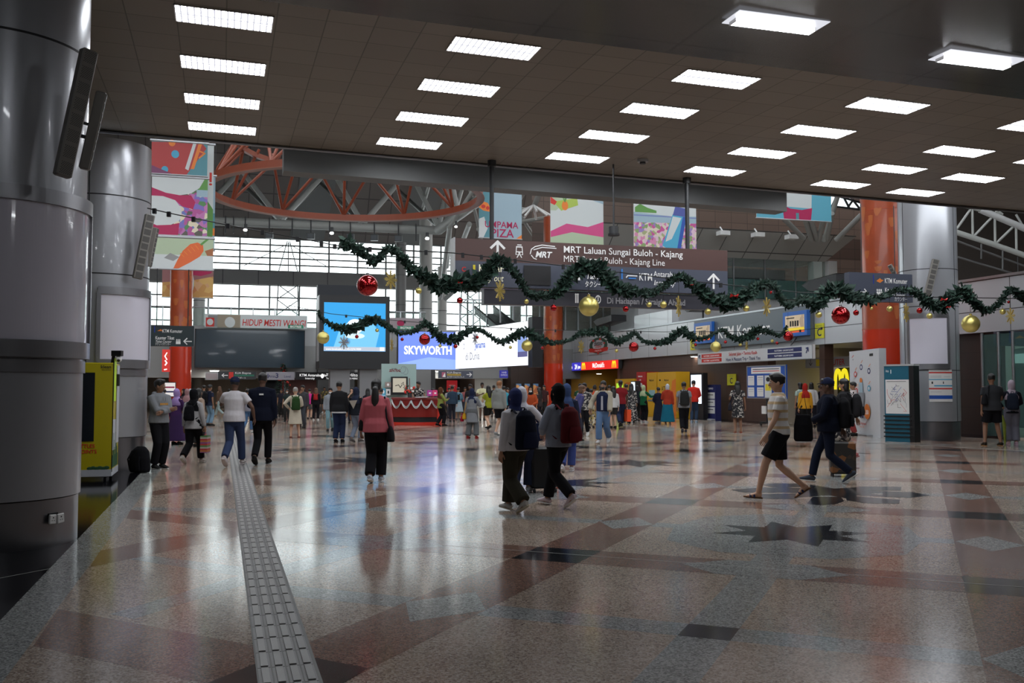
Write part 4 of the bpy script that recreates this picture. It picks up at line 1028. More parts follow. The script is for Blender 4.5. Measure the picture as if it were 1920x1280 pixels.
# fast food sign, poster, etc.
rs = E('red_lit_sign', (.85, .02, .015), .9); bs = E('blue_lit_sign', (.05, .04, .55), .9); ws = E('white_lit_lettering', (1, 1, 1), 1.3, False); ys = E('yellow_lit_arch', (1, .75, .02), 1.2, False)
B = Board('restaurant_sign', "long lit red and blue sign reading McDonald's", 'sign', arect(1062, 1163, 682, 696, 673, 690, .2), dark, .25)
B.R(0, 0, .34, 1, bs).R(.34, 0, 1, 1, rs).T('dibuka', .12, .72, .42, ws, bold=.03, maxw=.14).T('24', .235, .80, .62, ws, bold=.03, maxw=.08).T('jam', .30, .75, .42, ws, bold=.03, maxw=.06).T("McDonald's", .66, .76, .58, ws, bold=.014, maxw=.42)
def arch(B, cx, cz, w, h, m, t=.07):
    for s in (-1, 1):
        pts = [(cx + s * w * (.5 + .5 * math.cos(a)) * .5 / 1.0 - 0 + (0 if s > 0 else 0), cz + h / 2 - h * math.sin(a)) for a in [math.pi * k / 10 for k in range(11)]]
        B.Ln(pts, t, m)
arch(B, .385, .5, .06, .66, ys, .10); arch(B, .93, .5, .06, .66, ys, .10); B.done()
B = Board('festive_poster', 'round festive wreath poster with red ribbon on the pale fascia', 'poster', arect(1104, 1141, 632, 666, 630, 662, .27), fas, .02)
B.El(.5, .5, .46, .46, M('wreath_green', (.03, .08, .05), .7)).El(.5, .48, .30, .30, fas).T('Blessed', .5, .5, .3, bk, bold=.02, ital=.2, maxw=.96).T('Christmas', .5, .62, .16, red, bold=.02, ital=.2, maxw=.6)
B.P([(0, .66), (.12, .62), (.5, .7), (.88, .62), (1, .66), (.96, .84), (.5, .9), (.04, .84)], red).T('& Happy New Year', .5, .82, .09, letw, bold=.01, maxw=.8).El(.25, .2, .06, .06, red).El(.6, .16, .06, .06, red).El(.8, .4, .05, .05, red).El(.5, .95, .05, .05, red); B.done()
# ---- machines against the right wall
def standing(name, label, cat, x0, x1, ytop, ybase, a, body, depth=.6, **kw):
    p0, p1 = PA(x0, ybase, a), PA(x1, ybase, a)
    c = (p0 + p1) / 2; w_ = math.hypot(p0.x - p1.x, p0.y - p1.y); h = PA((x0 + x1) / 2, ytop, a).z
    return Board(name, label, cat, (Vector((c.x, c.y, 0)) + D2 * depth / 2, w_, h, ROT_A), body, depth, **kw)
myel = M('yellow_cabinet', (.72, .40, .02), .35); mred = M('red_cabinet', (.5, .02, .02), .35)
B = standing('vending_machine', 'yellow vending machine with green screen at the left of the cash machines', 'machine', 1154, 1190, 710, 786, WA - 1.1, myel, .7)
B.R(.06, .12, .42, .50, E('lime_screen', (.5, .9, .05), .8, False)).R(.55, .1, .98, .16, orange).R(.06, .55, .42, .9, dark); B.done()
B = standing('lit_kiosk', 'narrow kiosk with a white screen beside the red cash machine', 'kiosk', 1183, 1192, 714, 787, WA - 1.5, dark, .3)
B.R(.1, .03, .9, .55, E('white_screen', (.8, .9, 1), 1.1)); B.done()
B = standing('cash_machine', 'red cash machine with logo between yellow machines', 'cash machine', 1194, 1211.5, 697, 789, WA - 1.1, mred, .8)
B.T('CIMB BANK', .4, .12, .035, letw, bold=.02, maxw=.6).T('ATM', .4, .2, .035, letw, bold=.02, maxw=.5).El(.5, .3, .14, .05, letw).R(.1, .42, .9, .62, dark); B.done()
B = standing('cash_machine', 'orange yellow cash machine with narrow side beside the red one', 'cash machine', 1213.5, 1231.5, 698, 790, WA - 1.1, myel, .8)
B.T('Maybank', .5, .2, .05, bk, bold=.01, maxw=.7).R(.2, .4, .85, .58, M('atm_screen', (.3, .5, .55), .3)).R(.1, .62, .9, .66, alu); B.done()
B = standing('cash_machine', 'largest yellow cash machine lettered ATM with a curved top', 'cash machine', 1233.5, 1268, 697, 791, WA - 1.1, myel, .8)
B.T('Maybank', .5, .2, .045, bk, bold=.01, maxw=.6).El(.14, .18, .05, .02, bk, 12).T('ATM', .38, .42, .11, bk, bold=.0, maxw=.5).R(.28, .5, .6, .66, MC['atm_screen']).P([(.8, .2), (1, .15), (1, 1), (.6, 1)], orange); B.done()
B = standing('totem_display', 'tall black totem with a bright white screen', 'display', 1294, 1319, 699, 790, WA - 1.2, black, .25)
B.R(.1, .04, .88, .66, E('white_totem_screen', (.82, .90, 1.0), 1.5)).Ln([(.35, .4), (.62, .38), (.62, .56), (.35, .57), (.35, .4)], .04, MC['red_print']).Ln([(.3, .3), (.35, .36)], .03, MC['red_print']).Ln([(.75, .3), (.7, .36)], .03, MC['red_print']); B.done()
B = standing('leaflet_stand', 'blue topped stand of white notice slats beside the white totem', 'stand', 1321, 1342, 721, 785, WA - .8, navy, .3)
for k in range(3): B.R(.08, .22 + .21 * k, .94, .40 + .21 * k, white).R(.2, .28 + .21 * k, .8, .30 + .21 * k, bk)
B.T('INFORMASI', .5, .14, .06, letw, maxw=.8); B.done()
b = MB(); b.box(-.5, -.35, 0, .5, .1, .05, offw); b.build('foot_plate', B.root)
# notice board on a trolley
pN = G(1424, 797); rc_ = rect(1402, 1475, 685, 747, 'a', pN.dot(D2))
B = Board('notice_board', 'blue notice board on a wheeled stand with white timetables', 'notice board', rc_, blue, .07, None, None, alu)
B.R(.12, .05, .88, .24, white).R(.16, .1, .84, .12, bk).R(.16, .16, .84, .18, red)
for i in range(2):
    for j in range(2): B.R(.03 + .25 * i, .3 + .36 * j, .2 + .25 * i, .6 + .34 * j, white).R(.05 + .25 * i, .35 + .36 * j, .18 + .25 * i, .37 + .36 * j, M('pale_grey_ink', (.4, .4, .45), .6)).R(.05 + .25 * i, .42 + .36 * j, .18 + .25 * i, .43 + .36 * j, MC['pale_grey_ink'])
B.R(.48, .3, .66, .97, pw).R(.5, .56, .64, .76, yel).El(.57, .42, .05, .07, bk).R(.68, .3, .85, .6, bk); B.done()
b = MB(); zb = -rc_[0].z; b.tube([(0, 0, 0), (0, 0, zb + .12)], .04, 8, dark); b.box(-.5, -.04, zb + .1, .5, .04, zb + .16, dark); b.box(-.04, -.3, zb + .1, .04, .3, zb + .16, dark); b.build('stand', B.root)
for x, y in ((-.48, 0), (.48, 0), (0, -.28), (0, .28)): b = MB(); b.tube([(x, y - .02, zb + .05), (x, y + .02, zb + .05)], .05, 10, black); b.build('castor', B.root)
b = MB(); b.box(-.14, -.16, -.62, .14, -.1, -.3, white); b.build('leaflet_box', B.root)

# bright passage contents
for (x0, x1, y0, y1, m, lb, nm) in ((1479, 1500, 697, 722, teal_p, 'teal lit poster in the bright passage', 'poster'), (1524, 1556, 691, 726, M('orange_lit_poster', (.8, .16, .03), .5, emit=.5), 'orange lit menu panel in the bright passage', 'menu panel')):
    B = Board('wall_poster', lb, nm, rect(x0, x1, y0, y1, 'a', WA + 6.5), m, .06); B.R(.3, .3, .6, .7, pw).R(.1, .85, .9, .9, pw); B.done()
t0 = rect(1565, 1590, 693, 730, 'a', WA + 3)
t = thing('arch_logo', 'yellow illuminated arches in the bright passage', 'sign', t0[0], t0[3])
am = E('yellow_arch_tube', (.9, .75, .02), .9); b = MB(); w_, h_ = t0[1], t0[2]
for s in (-1, 1):
    pts = [(s * w_ * .25 + w_ * .22 * math.cos(math.pi * k / 12), 0, h_ * math.sin(math.pi * k / 12) ** .8) for k in range(13)]
    b.tube(pts, .075, 8, am, (0, 1, 0))
b.build('arch', t); b = MB(); b.box(-w_ / 2, .14, -.2, w_ / 2, .2, h_ + .1, bk); b.build('back_plate', t)
B = Board('shop_sign', 'white lintel sign lettered KOMUTER over the bright passage', 'sign', arect(1512, 1620, 672, 690, 666, 686, -1.5), offw, .1)
B.T('KOMUTER', .5, .8, .6, red, bold=.01, maxw=.4).T('↓', .1, .8, .7, bk).R(.2, .15, .3, .85, yel); B.done()
SD = ['small white downlight left of the yellow C sign on stone', 'small white downlight over the white totem screen', 'round downlight right under the end of the commuter board', 'downlight behind the KOMUTER sign', 'downlight above the teal poster in the bright passage', 'downlight nearest the advert board in the bright passage', 'downlight over the queue on the orange wall', 'downlight left of the bright passage']
for i, (px, py, a) in enumerate(((1345, 668, WA + 1), (1302, 668, WA - .1), (1545, 648, WA + 3), (1560, 668, WA + 6), (1500, 690, WA + 6), (1600, 668, WA + 4), (1123, 700, WA + 2), (1480, 700, WA + 5))):
    p = PA(px, py, a); p.z = min(p.z, 3.36); t = thing('shop_downlight', SD[i], 'lamp', p, 0, 'downlights in the right hand shopfronts')
    b = MB(); b.cyl((0, 0), .22, -.02, .03, 12, white); b.build('trim_ring', t); b = MB(); b.cyl((0, 0), .17, -.03, -.021, 12, E('downlight_glow', (1, .95, .85), 22)); b.build('lens', t)
# yellow mall kitchen poster
B = Board('menu_poster', 'small cream menu grid on the orange wall behind the queue', 'poster', rect(1084, 1092, 704, 720, 'a', WA + 4.9), cream, .04)
for i in range(2):
    for j in range(3): B.R(.15 + .4 * i, .1 + .3 * j, .45 + .4 * i, .3 + .3 * j, red if (i + j) % 2 else brown_s)
B.done()

# ---- stand-alone boards at right
def freeboard(name, label, cat, x0, x1, yt, yb0, yb1, body, thick, **kw):
    """standing board whose foot runs between two floor pixels"""
    a, b_ = G(x0, yb0), G(x1, yb1); c = (a + b_) / 2; d = b_ - a; w_ = d.length
    rz = math.atan2(d.y, d.x); n = Vector((-math.sin(rz), math.cos(rz), 0))
    h = AY((x0 + x1) / 2, yt, c.y).z
    return Board(name, label, cat, (c + n * thick / 2, w_, h, rz), body, thick, **kw)
B = freeboard('advert_board', 'white advertising board with small cartoon icons and an orange disc', 'advert board', 1595, 1651, 656, 812, 820, M('white_board_face', (.60, .62, .65), .4), .22)
B.Ln([(.1, .075), (.16, .05)], .03, red).T('kaki', .14, .11, .02, bk, maxw=.2).R(.7, .05, .82, .08, bk)
for (x, z, m_) in ((.42, .2, navy), (.68, .25, navy), (.22, .28, red), (.25, .48, red), (.68, .45, cyan_p)): B.El(x, z, .05, .035, m_, 14).El(x, z, .03, .02, MC['white_board_face'], 14).Ln([(x, z - .05), (x + .05, z - .08)], .025, orange)
B.El(.42, .36, .045, .035, orange).P([(.36, .38), (.48, .38), (.48, .5), (.36, .5)], lblue).P([(.3, .5), (.54, .5), (.5, .66), (.34, .66)], M('grey_ink', (.25, .27, .3), .6)).R(.37, .72, .41, .8, navy).R(.44, .72, .48, .8, navy)
B.R(.17, .68, .35, .75, red).T('PERCUMA', .26, .73, .02, letw, maxw=.15).El(.62, .72, .1, .09, orange, 20).T('350', .62, .75, .05, letw, bold=.02, maxw=.16)
B.T('Ekstra Penginapan', .44, .875, .03, red, bold=.005, maxw=.5).T('Bandar Tasik', .44, .91, .022, orange, maxw=.32).T('www', .38, .96, .012, bk, maxw=.2); B.done()
b = MB(); b.box(-.75, -.3, 0, .75, .3, .04, alu); b.build('base_frame', B.root)
B = freeboard('map_totem', 'teal route map totem with slatted lower half', 'totem', 1660, 1707, 686, 827, 829, M('teal_totem_face', (.012, .12, .19), .4), .3)
B.T('Aras', .07, .08, .035, letw, 'LEFT', maxw=.12).T('1', .28, .1, .055, letw, bold=.01).R(.05, .18, .99, .63, white)
import random as _r
rr_ = _r.Random(5)
for k in range(22):
    x, z = rr_.uniform(.2, .9), rr_.uniform(.26, .58); q = [(x, z)]
    for j in range(3): x = min(.94, max(.12, x + rr_.choice((-.12, 0, .12)))); z = min(.61, max(.24, z + rr_.choice((-.05, .0, .05)))); q.append((x, z))
    B.Ln(q, .008, rr_.choice([bk, red, MC['grey_ink'], blue]))
B.R(.12, .2, .9, .205, bk)
B.done()
b = MB(); n_ = 6
for k in range(n_): b.box(-B.w / 2 - .02, -.19, B.h * (.06 + .054 * k), B.w / 2 + .05, -.15, B.h * (.075 + .054 * k), black)
b.build('slat', B.root)
b = MB(); b.box(B.w / 2, -.17, 0, B.w / 2 + .14, .17, B.h, black); b.build('side_panel', B.root)
b = MB(); b.box(-B.w / 2 - .01, -.17, B.h, B.w / 2 + .15, .17, B.h + .05, offw); b.build('top_cap', B.root)
# notice on the right column
def wrap_poster(c, r, px0, px1, y0, y1, label):
    p0, p1 = oncol(c, r, px0, (y0 + y1) / 2), oncol(c, r, px1, (y0 + y1) / 2)
    z1, z0 = oncol(c, r, px0, y0).z, oncol(c, r, px0, y1).z
    a0, a1 = math.atan2(p0.y - c.y, p0.x - c.x), math.atan2(p1.y - c.y, p1.x - c.x)
    t = thing('paper_notice', label, 'notice', (c.x, c.y, z0)); h = z1 - z0; b = MB(); n = 8
    def pt(f, z, o): a = a0 + (a1 - a0) * f; return ((r + o) * math.cos(a), (r + o) * math.sin(a), z * h)
    def band(f0, f1, za, zb, m, o):
        for i in range(n):
            fa, fb = f0 + (f1 - f0) * i / n, f0 + (f1 - f0) * (i + 1) / n
            b.quad(pt(fa, za, o), pt(fb, za, o), pt(fb, zb, o), pt(fa, zb, o), m)
    band(0, 1, 0, 1, white, .006)
    for (f0, f1, za, zb, m) in ((0, 1, .89, .93, red), (0, 1, .39, .43, red), (0, 1, .09, .2, blue), (0, 1, .68, .71, cyan_p), (.2, 1, .48, .52, cyan_p), (.05, .5, .8, .81, MC['pale_grey_ink']), (.05, .5, .76, .77, MC['pale_grey_ink']), (.6, .9, .78, .79, MC['pale_grey_ink']), (.05, .5, .3, .31, MC['pale_grey_ink']), (.1, .16, .56, .63, bk), (.56, .6, .56, .63, bk)): band(f0, f1, za, zb, m, .009)
    b.build('paper_sheet', t)
wrap_poster(c3, .84, 1742, 1785, 693, 753, 'white paper notice with red and blue bars on the far round column')

# glass entrance at far right
t = thing('glass_partition', 'leaning green glass panels and steel frame of the shop at far right', 'partition', (0, 0, 0))
b = MB()
for (x0, x1) in ((1842, 1872), (1873, 1898), (1900, 1985)):
    a, c_ = PA(x0, 640, WA - .8), PA(x1, 640, WA - .8); b.quad((a.x, a.y, 0.05), (c_.x, c_.y, 0.05), (c_.x, c_.y, 3.2), (a.x, a.y, 3.2), teal_glass)
b.build('glass_pane', t); b = MB()
for x in (1841, 1872, 1899, 1930):
    a = PA(x, 640, WA - .82); b.tube([(a.x, a.y, 0), (a.x, a.y, 3.25)], .05, 6, alu)
b.build('frame', t)
t = thing('counter_hatch', 'lit serving hatch with grid window and papers behind the glass', 'counter', (0, 0, 0))
b = MB(); P_ = lambda x, y: PA(x, y, WA - .2)
b.quad(P_(1900, 800), P_(1990, 810), P_(1990, 640), P_(1900, 655), M('pale_hatch_wall', (.30, .34, .32), .5)); b.build('hatch_wall', t)
b = MB(); b.quad(P_(1903, 664) - D2 * .1, P_(1985, 658) - D2 * .1, P_(1985, 680) - D2 * .1, P_(1903, 681) - D2 * .1, E('hatch_glow', (.7, .8, .75), .6)); b.build('window', t)

# ================================================================ screens on the mezzanine edge
SS = 60.0
B = Board('led_screen', 'blank dark blue-grey screen on the mezzanine edge', 'screen', rect(365, 571, 618, 690, 's', 62), black, .5)
B.R(.008, .02, .992, .98, M('dead_led_face', (.018, .035, .05), .18, coat=.3)); B.done('screen_face')
B = Board('led_screen', 'bright curved-corner screen showing SKYWORTH on blue', 'screen', rect(745, 859, 621.5, 692.5, 's', 58), black, .5)
B.R(.005, .01, 1, .99, E('blue_led', (.16, .26, .88), 1.1)).P([(0, 1), (1, 1), (1, .75), (.5, .68), (0, .85)], E('light_blue_led', (.27, .42, .95), 1.1))
B.T('SKYWORTH', .49, .60, .22, E('white_led_text', (1, 1, 1), 1.5, False), bold=.028, maxw=.78); B.done('screen_face')
aw = PS(860, 656, 57.5); bw_ = AY(1000, 647, 49.5); mid = (aw + bw_) / 2; dv_ = bw_ - aw; wlen = math.hypot(dv_.x, dv_.y)
z0 = PS(859, 692.5, 58).z; z1 = PS(859, 622, 58).z
B = Board('led_screen', 'brilliant white screen reading Jenama di Dunia', 'screen', (Vector((mid.x, mid.y, z0)), wlen, z1 - z0, math.atan2(dv_.y, dv_.x)), black, .4)
wl = E('white_led', (.95, .97, 1), 1.25); B.R(0, .01, .985, .99, wl)
gt = E('grey_led_text', (.30, .31, .35), .8, False); bt = E('blue_led_text', (.12, .2, .65), .9, False)
B.T('10', .12, .50, .16, gt, bold=.01, maxw=.10).T('Jenama', .37, .50, .17, bt, bold=.03, maxw=.34).T('TV Terbaik', .72, .48, .10, E('pale_blue_text', (.6, .66, .9), 1, False), maxw=.24).T('di Dunia', .26, .78, .20, gt, bold=.01, maxw=.36).T('SKYWORTH', .25, .2, .07, MC['pale_blue_text'], maxw=.24)
B.R(.86, .28, .975, .80, E('tv_picture', (.25, .35, .7), 1, False)).R(.86, .68, .975, .8, E('tv_picture_dark', (.1, .1, .25), 1, False)); B.done('screen_face')
b = MB(); b.box(B.w / 2, -.3, -.1, B.w / 2 + .5, .3, B.h + .15, black); b.build('side_edge', B.root)
# LED tower
B = Board('led_tower', 'black tower housing a sky blue video screen', 'screen', rect(597, 727, 556, 692, 's', 50), black, 1.2)
B.R(.06, .10, .94, .76, E('cyan_led', (.02, .36, .80), 1.0)).P([(.2, .70), (.3, .4), (.7, .3), (.85, .5), (.8, .70)], E('pale_cyan_led', (.18, .58, .92), 1.0)).El(.5, .42, .12, .1, E('sun_led', (.85, .95, 1), 1.1), 20).El(.5, .55, .14, .04, E('cloud_led', (.7, .9, 1), 1.0), 20)
B.R(.06, .70, .94, .755, E('grey_led_bar', (.5, .55, .65), 1.0)).R(.86, .70, .92, .75, E('white_led_block', (1, 1, 1), 1.1, False)).T('www.lovekuala.my | 03-2274 9999', .34, .745, .028, MC['white_led_block'], bold=.01, maxw=.5)
for k in range(8):
    a = R(22.5 * k); B.Ln([(.385 - .05 * math.cos(a), .63 - .048 * math.sin(a)), (.385 + .05 * math.cos(a), .63 + .048 * math.sin(a))], .02, M('screen_flake', (.05, .15, .45), .6))
B.done('screen_face')
b = MB(); b.box(-B.w / 2 - .03, -.4, .4, -B.w / 2, .6, B.h, offw); b.box(-B.w / 2, .65, 0, -B.w / 2 + B.w * .75, 1.3, B.h + .65, M('dark_blue_panel', (.014, .018, .025), .5)); b.build('side_panel', B.root)
b = MB(); b.box(-1.2, -.3, -B.root.location.z, -.2, .5, 0, M('grey_tower_leg', (.2, .2, .21), .5)); b.box(.3, -.3, -B.root.location.z, 1.2, .5, 0, MC['grey_tower_leg']); b.build('leg', B.root)

# mezzanine slab, glass balustrade with banner
mz = MB(); zs = PS(600, 616, 64).z
mz.box(-14, 63, zs - 1.2, 24, 92, zs, offw)
mz.box(-14, 62.8, 2.2, 24, 64, zs - 1.2, M('pale_mezzanine_fascia', (.28, .285, .28), .5))
struct('floor_2', mz, 'pale mezzanine floor slab behind the screens', None, None, YAW)
t = thing('glass_balustrade', 'glass balustrade along the mezzanine edge', 'railing', (0, 0, 0), YAW)
b = MB(); b.box(-13, 62.9, zs, 13, 62.94, zs + 1.1, glass); b.build('glass_panel', t)
b = MB(); b.tube([(-13, 62.9, zs + 1.15), (13, 62.9, zs + 1.15)], .04, 6, alu); b.build('handrail', t)
b = MB()
for k in range(20): b.box(-13 + 1.35 * k, 62.85, zs, -12.94 + 1.35 * k, 62.98, zs + 1.15, alu)
b.build('post', t)
B = Board('railing_banner', 'long white railing banner lettered HIDUP MESTI WANGI', 'banner', rect(384, 576, 590, 615, 's', 62.6), pw, .03)
B.R(.03, .1, .13, .95, M('banner_grey_print', (.25, .26, .26), .6)).R(.01, .28, .09, .95, red).El(.05, .6, .03, .24, pw).R(.12, .05, .34, 1, M('banner_tan_print', (.32, .27, .2), .6)).El(.24, .6, .05, .4, pw)
B.T('HIDUP MESTI WANGI', .67, .82, .5, red, bold=.01, ital=.1, maxw=.62); B.done()
B = Board('railing_banner', 'small pinkish railing banner behind the round posts', 'banner', rect(730, 800, 596, 616, 's', 62.6), M('pale_mauve_vinyl', (.38, .32, .34), .6), .03); B.El(.3, .5, .1, .3, mag); B.done()
for x0, x1, y0, y1, lb in ((540, 569, 609, 615.5, 'green plate over the blank dark screen'), (745, 776, 611, 617.5, 'green plate over the blue SKYWORTH screen')):
    B = Board('name_plate', lb, 'sign', rect(x0, x1, y0, y1, 's', 57 if x0 > 700 else 61.4), M('plate_green', (.03, .25, .14), .5), .05); B.T('BIGTREE', .5, .82, .62, letw, bold=.02, maxw=.85); B.done()
# gallery glass room above the white screen
t = thing('glass_gallery', 'glass walled upper gallery with pale frames right of the round posts', 'gallery', (0, 0, 0), YAW)
sG = 65.5; x0g, _ = pss(862, 600, sG); x1g, _ = pss(1200, 600, sG); _, zg0_ = pss(1000, 618, sG); _, zg1_ = pss(1000, 566, sG); _, zt_ = pss(1150, 560, sG)
b = MB(); nn = 14
for i in range(nn): xa = x0g + (x1g - x0g) * i / nn; xb = x0g + (x1g - x0g) * (i + 1) / nn; b.box(xa + .03, sG, zg0_, xb - .03, sG + .03, zg1_ if xa < 0 else zt_, glass)
b.build('glass_pane', t); b = MB()
for i in range(nn + 1):
    xa = x0g + (x1g - x0g) * i / nn; b.box(xa - .05, sG - .05, zg0_ - .3, xa + .05, sG + .05, (zg1_ if i < nn * .45 else zt_ + .4), alu)
b.box(x0g, sG - .06, zg1_, x1g, sG + .06, zg1_ + .08, alu); b.build('frame', t)
b = MB(); b.box(pss(1056, 610, sG)[0], sG - .1, zg0_ - .3, x1g, sG + 2, zg0_, offw); b.build('gallery_floor', t)
b = MB(); b.quad((x0g + 9, sG + 8.9, zg0_), (x1g, sG + 8.9, zg0_), (x1g, sG + 8.9, zt_ + 1), (x0g + 9, sG + 8.9, zt_ + 1), M('gallery_back_wall', (.13, .12, .11), .6)); b.build('back_wall', t)
b = MB()
for px, py in ((1132, 568), (1183, 572), (1132, 590), (1178, 590), (1150, 571)):
    a_, z_ = pss(px, py, sG + 6); b.box(a_ - .35, sG + 5, z_, a_ + .35, sG + 6, z_ + .08, E('gallery_lamp', (1, .98, .9), 2.5))
b.build('lamp_strip', t)
# slanted monitors canopies in the gallery
for (x, y, w_, hh, lb) in ((1143, 602, 50, 10, 'wedge shaped dark canopy above the wreath poster'), (1318, 572, 60, 15, 'dark wedge canopy above the left departure screen'), (1555, 532, 66, 16, 'dark wedge canopy left of the slate ticket sign')):
    p = PA(x, y, WA - .2); t = thing('canopy_light', lb, 'canopy', p, ROT_A); k = p.dot(D1) / F
    b = MB(); W_ = w_ * k * 1.9; H_ = hh * k
    b.prism([(-W_ / 2, H_ * .1), (-W_ * .3, -H_ * .8), (W_ / 2, -.1), (W_ / 2, H_ * .9), (-W_ * .3, H_ * .6)], -.5, .5, black); b.build('hood', t)
    b = MB(); b.add([(-W_ / 2, -.52, H_ * .12), (-W_ * .3, -.52, H_ * .65), (W_ / 2, -.52, H_ * .95), (W_ / 2, .5, H_ * 1.0), (-W_ * .3, .5, H_ * .7)], [(0, 1, 4), (1, 2, 3, 4)], offw); b.build('top_plate', t)
    b = MB(); b.tube([(0, 0, -H_ * .5), (0, 0, 5.1 - p.z)], .05, 6, dark) if p.z > 5.2 else b.box(-.05, -.05, -.1, .05, .05, .0, dark); b.build('support', t)
# raised white parapet
pp = MB(); xa, za = WL(1195, 600); xb, zb_ = WL(1266, 580)
pp.box(xa, -.2, 5.0, xb, .2, zb_, fas); struct('trim_5', pp, 'raised pale parapet above the long fascia', None, D2 * WA, ROT_A)
# escalator on upper level
t = thing('escalator', 'dark escalator with glass sides rising behind the white screen', 'escalator', (0, 0, 0))
q0, q1 = AY(935, 612, 66), AY(890, 575, 70)
b = MB(); 
for o_ in (0, 1.4): b.tube([q0 + Vector((o_, 0, 0)), q1 + Vector((o_, 0, 0))], .1, 6, black)
b.build('handrail', t); b = MB(); b.add([q0, q0 + Vector((1.4, 0, 0)), q1 + Vector((1.4, 0, 0)), q1, q0 - Vector((0, 0, .5)), q0 + Vector((1.4, 0, -.5)), q1 + Vector((1.4, 0, -.5)), q1 - Vector((0, 0, .5))], [(4, 5, 6, 7), (0, 4, 7, 3), (1, 5, 6, 2), (4, 5, 1, 0)], dark); b.build('step_flight', t)

# ================================================================ under the mezzanine
un = MB(); dim = M('dim_cream_wall', (.36, .32, .27), .6)
un.quad((-12, 80, 0), (20, 80, 0), (20, 80, 3.2), (-12, 80, 3.2), dim)
un.quad((-14, 63, 3.25), (24, 63, 3.25), (24, 92, 3.25), (-14, 92, 3.25), M('under_ceiling', (.3, .29, .27), .6))
def ux(px, s): return pss(px, 700, s)[0]
un.box(ux(596, 62), 62, 0, ux(640, 62), 63, 3.3, M('dark_pier', (.05, .05, .05), .5)); un.box(ux(652, 60), 60, 0, ux(665, 60), 61, 3.3, MC['dark_pier'])
un.box(ux(687, 55), 55, 0, ux(720, 55), 56, 2.62, M('grey_pier', (.22, .22, .22), .5)); un.box(ux(778, 55), 55, 0, ux(808, 55), 56, 2.62, MC['grey_pier']); un.box(ux(808, 55), 55.1, 0, ux(817, 55), 56, 2.62, MC['dark_pier'])
un.box(ux(958, 62), 62, 0, ux(1022, 62), 64, 5, darkstone); un.box(ux(862, 70), 70, 0, ux(890, 70), 71, 3.3, darkstone)
un.quad((ux(880, 74), 74, 0), (ux(962, 74), 74, 0), (ux(962, 74), 74, 3.3), (ux(880, 74), 74, 3.3), M('grey_lobby_wall', (.32, .32, .32), .6))
struct('wall_under', un, 'walls and piers of the passage under the mezzanine', None, None, YAW)
# stepped seating / stairs
t = thing('staircase', 'wide maroon staircase with a yellow zigzag nosing band', 'stairs', (0, 0, 0), YAW)
b = MB(); x0s, x1s = ux(548, 66), ux(640, 66); mst = M('maroon_stair', (.14, .05, .05), .6)
for k in range(12): b.box(x0s, 66 + .5 * k, 0, x1s, 66 + .5 * (k + 1), .22 * (k + 1), mst)
b.build('step', t); b = MB()
zz_ = pss(590, 709, 71.9)[1]
for k in range(20):
    xa = x0s + (x1s - x0s) * k / 20; xb = x0s + (x1s - x0s) * (k + 1) / 20; xm = (xa + xb) / 2
    b.poly([(xa, 71.6, 2.66), (xb, 71.6, 2.66), (xm, 71.6, 2.9)], yel)
b.build('zigzag_band', t)
t = thing('escalator', 'dark escalator with steel balustrade left of the maroon stairs', 'escalator', (0, 0, 0), YAW)
b = MB(); xa, xb = ux(497, 60), ux(535, 60)
for k in range(12): b.box(xa, 60 + .5 * k, 0, xb, 60.5 + .5 * k, .05 + .26 * k, bk)
b.build('step', t); b = MB()
for x in (xa, xb): b.add([(x, 59.5, .2), (x, 66, 3.0), (x, 66, 4.0), (x, 59.5, 1.1)], [(0, 1, 2, 3)], alu); b.tube([(x, 59.4, 1.1), (x, 66, 4.05)], .06, 6, chrome)
b.build('balustrade', t)
# overhead signs under the mezzanine
def usign(x0, x1, y0, y1, s, body, label, items):
    B = Board('overhead_sign', label, 'sign', rect(x0, x1, y0, y1, 's', s), body, .15)
    for it in items: getattr(B, it[0])(*it[1:])
    B.done(); return B
usign(385, 409, 698, 712, 58, offw, 'blank pale overhead sign under the blank screen', [('R', .05, .1, .95, .9, M('pale_pink_face', (.4, .33, .33), .5))])
usign(409, 480, 696, 711, 57.6, dark, 'dark overhead sign with arrow and green band behind the white tee', [('Ln', [(.1, .5), (.25, .5)], .04, letw), ('Ln', [(.1, .5), (.15, .3)], .04, letw), ('Ln', [(.1, .5), (.15, .7)], .04, letw), ('R', .28, .1, .4, .9, red), ('R', .42, .4, .95, .62, M('green_band', (.02, .16, .1), .5)), ('T', 'KLIA Ekspres', .44, .32, .26, letw, 'LEFT'), ('T', 'エアポート', .44, .92, .2, letw, 'LEFT')])
usign(499, 552, 697, 712, 57, M('pale_lilac_sign', (.33, .32, .36), .5), 'pale lilac overhead sign reading 3', [('T', '3', .38, .75, .6, navy, 'CENTER', .02), ('T', 'Aras', .2, .7, .35, navy), ('T', 'Level', .75, .7, .3, navy), ('Ln', [(.06, .8), (.06, .25)], .04, navy)])
wli = E('sign_white', (1, 1, 1), .9, False)
usign(554, 672, 697.5, 712, 56.5, black, 'long black overhead sign ending in hotel names', [('T', 'KTM Antarabandar', .06, .55, .33, wli, 'LEFT', .01), ('T', 'Intercity', .15, .92, .26, wli, 'LEFT'), ('El', .42, .5, .025, .3, wli), ('T', 'Teksi', .48, .5, .34, wli, 'LEFT', .01), ('T', 'Taxi タクシー', .48, .9, .22, wli, 'LEFT'), ('R', .60, .1, .606, .9, E('sign_yellow', (1, .8, .05), .9, False)), ('T', 'Keluar', .62, .5, .34, wli, 'LEFT', .01), ('T', 'Way Out', .62, .9, .28, wli, 'LEFT'), ('Ln', [(.74, .7), (.78, .3)], .12, wli), ('R', .815, .1, .82, .9, wli), ('T', 'Hilton', .84, .55, .42, wli, 'LEFT', .0), ('T', 'LE MERIDIEN', .84, .92, .22, wli, 'LEFT')])
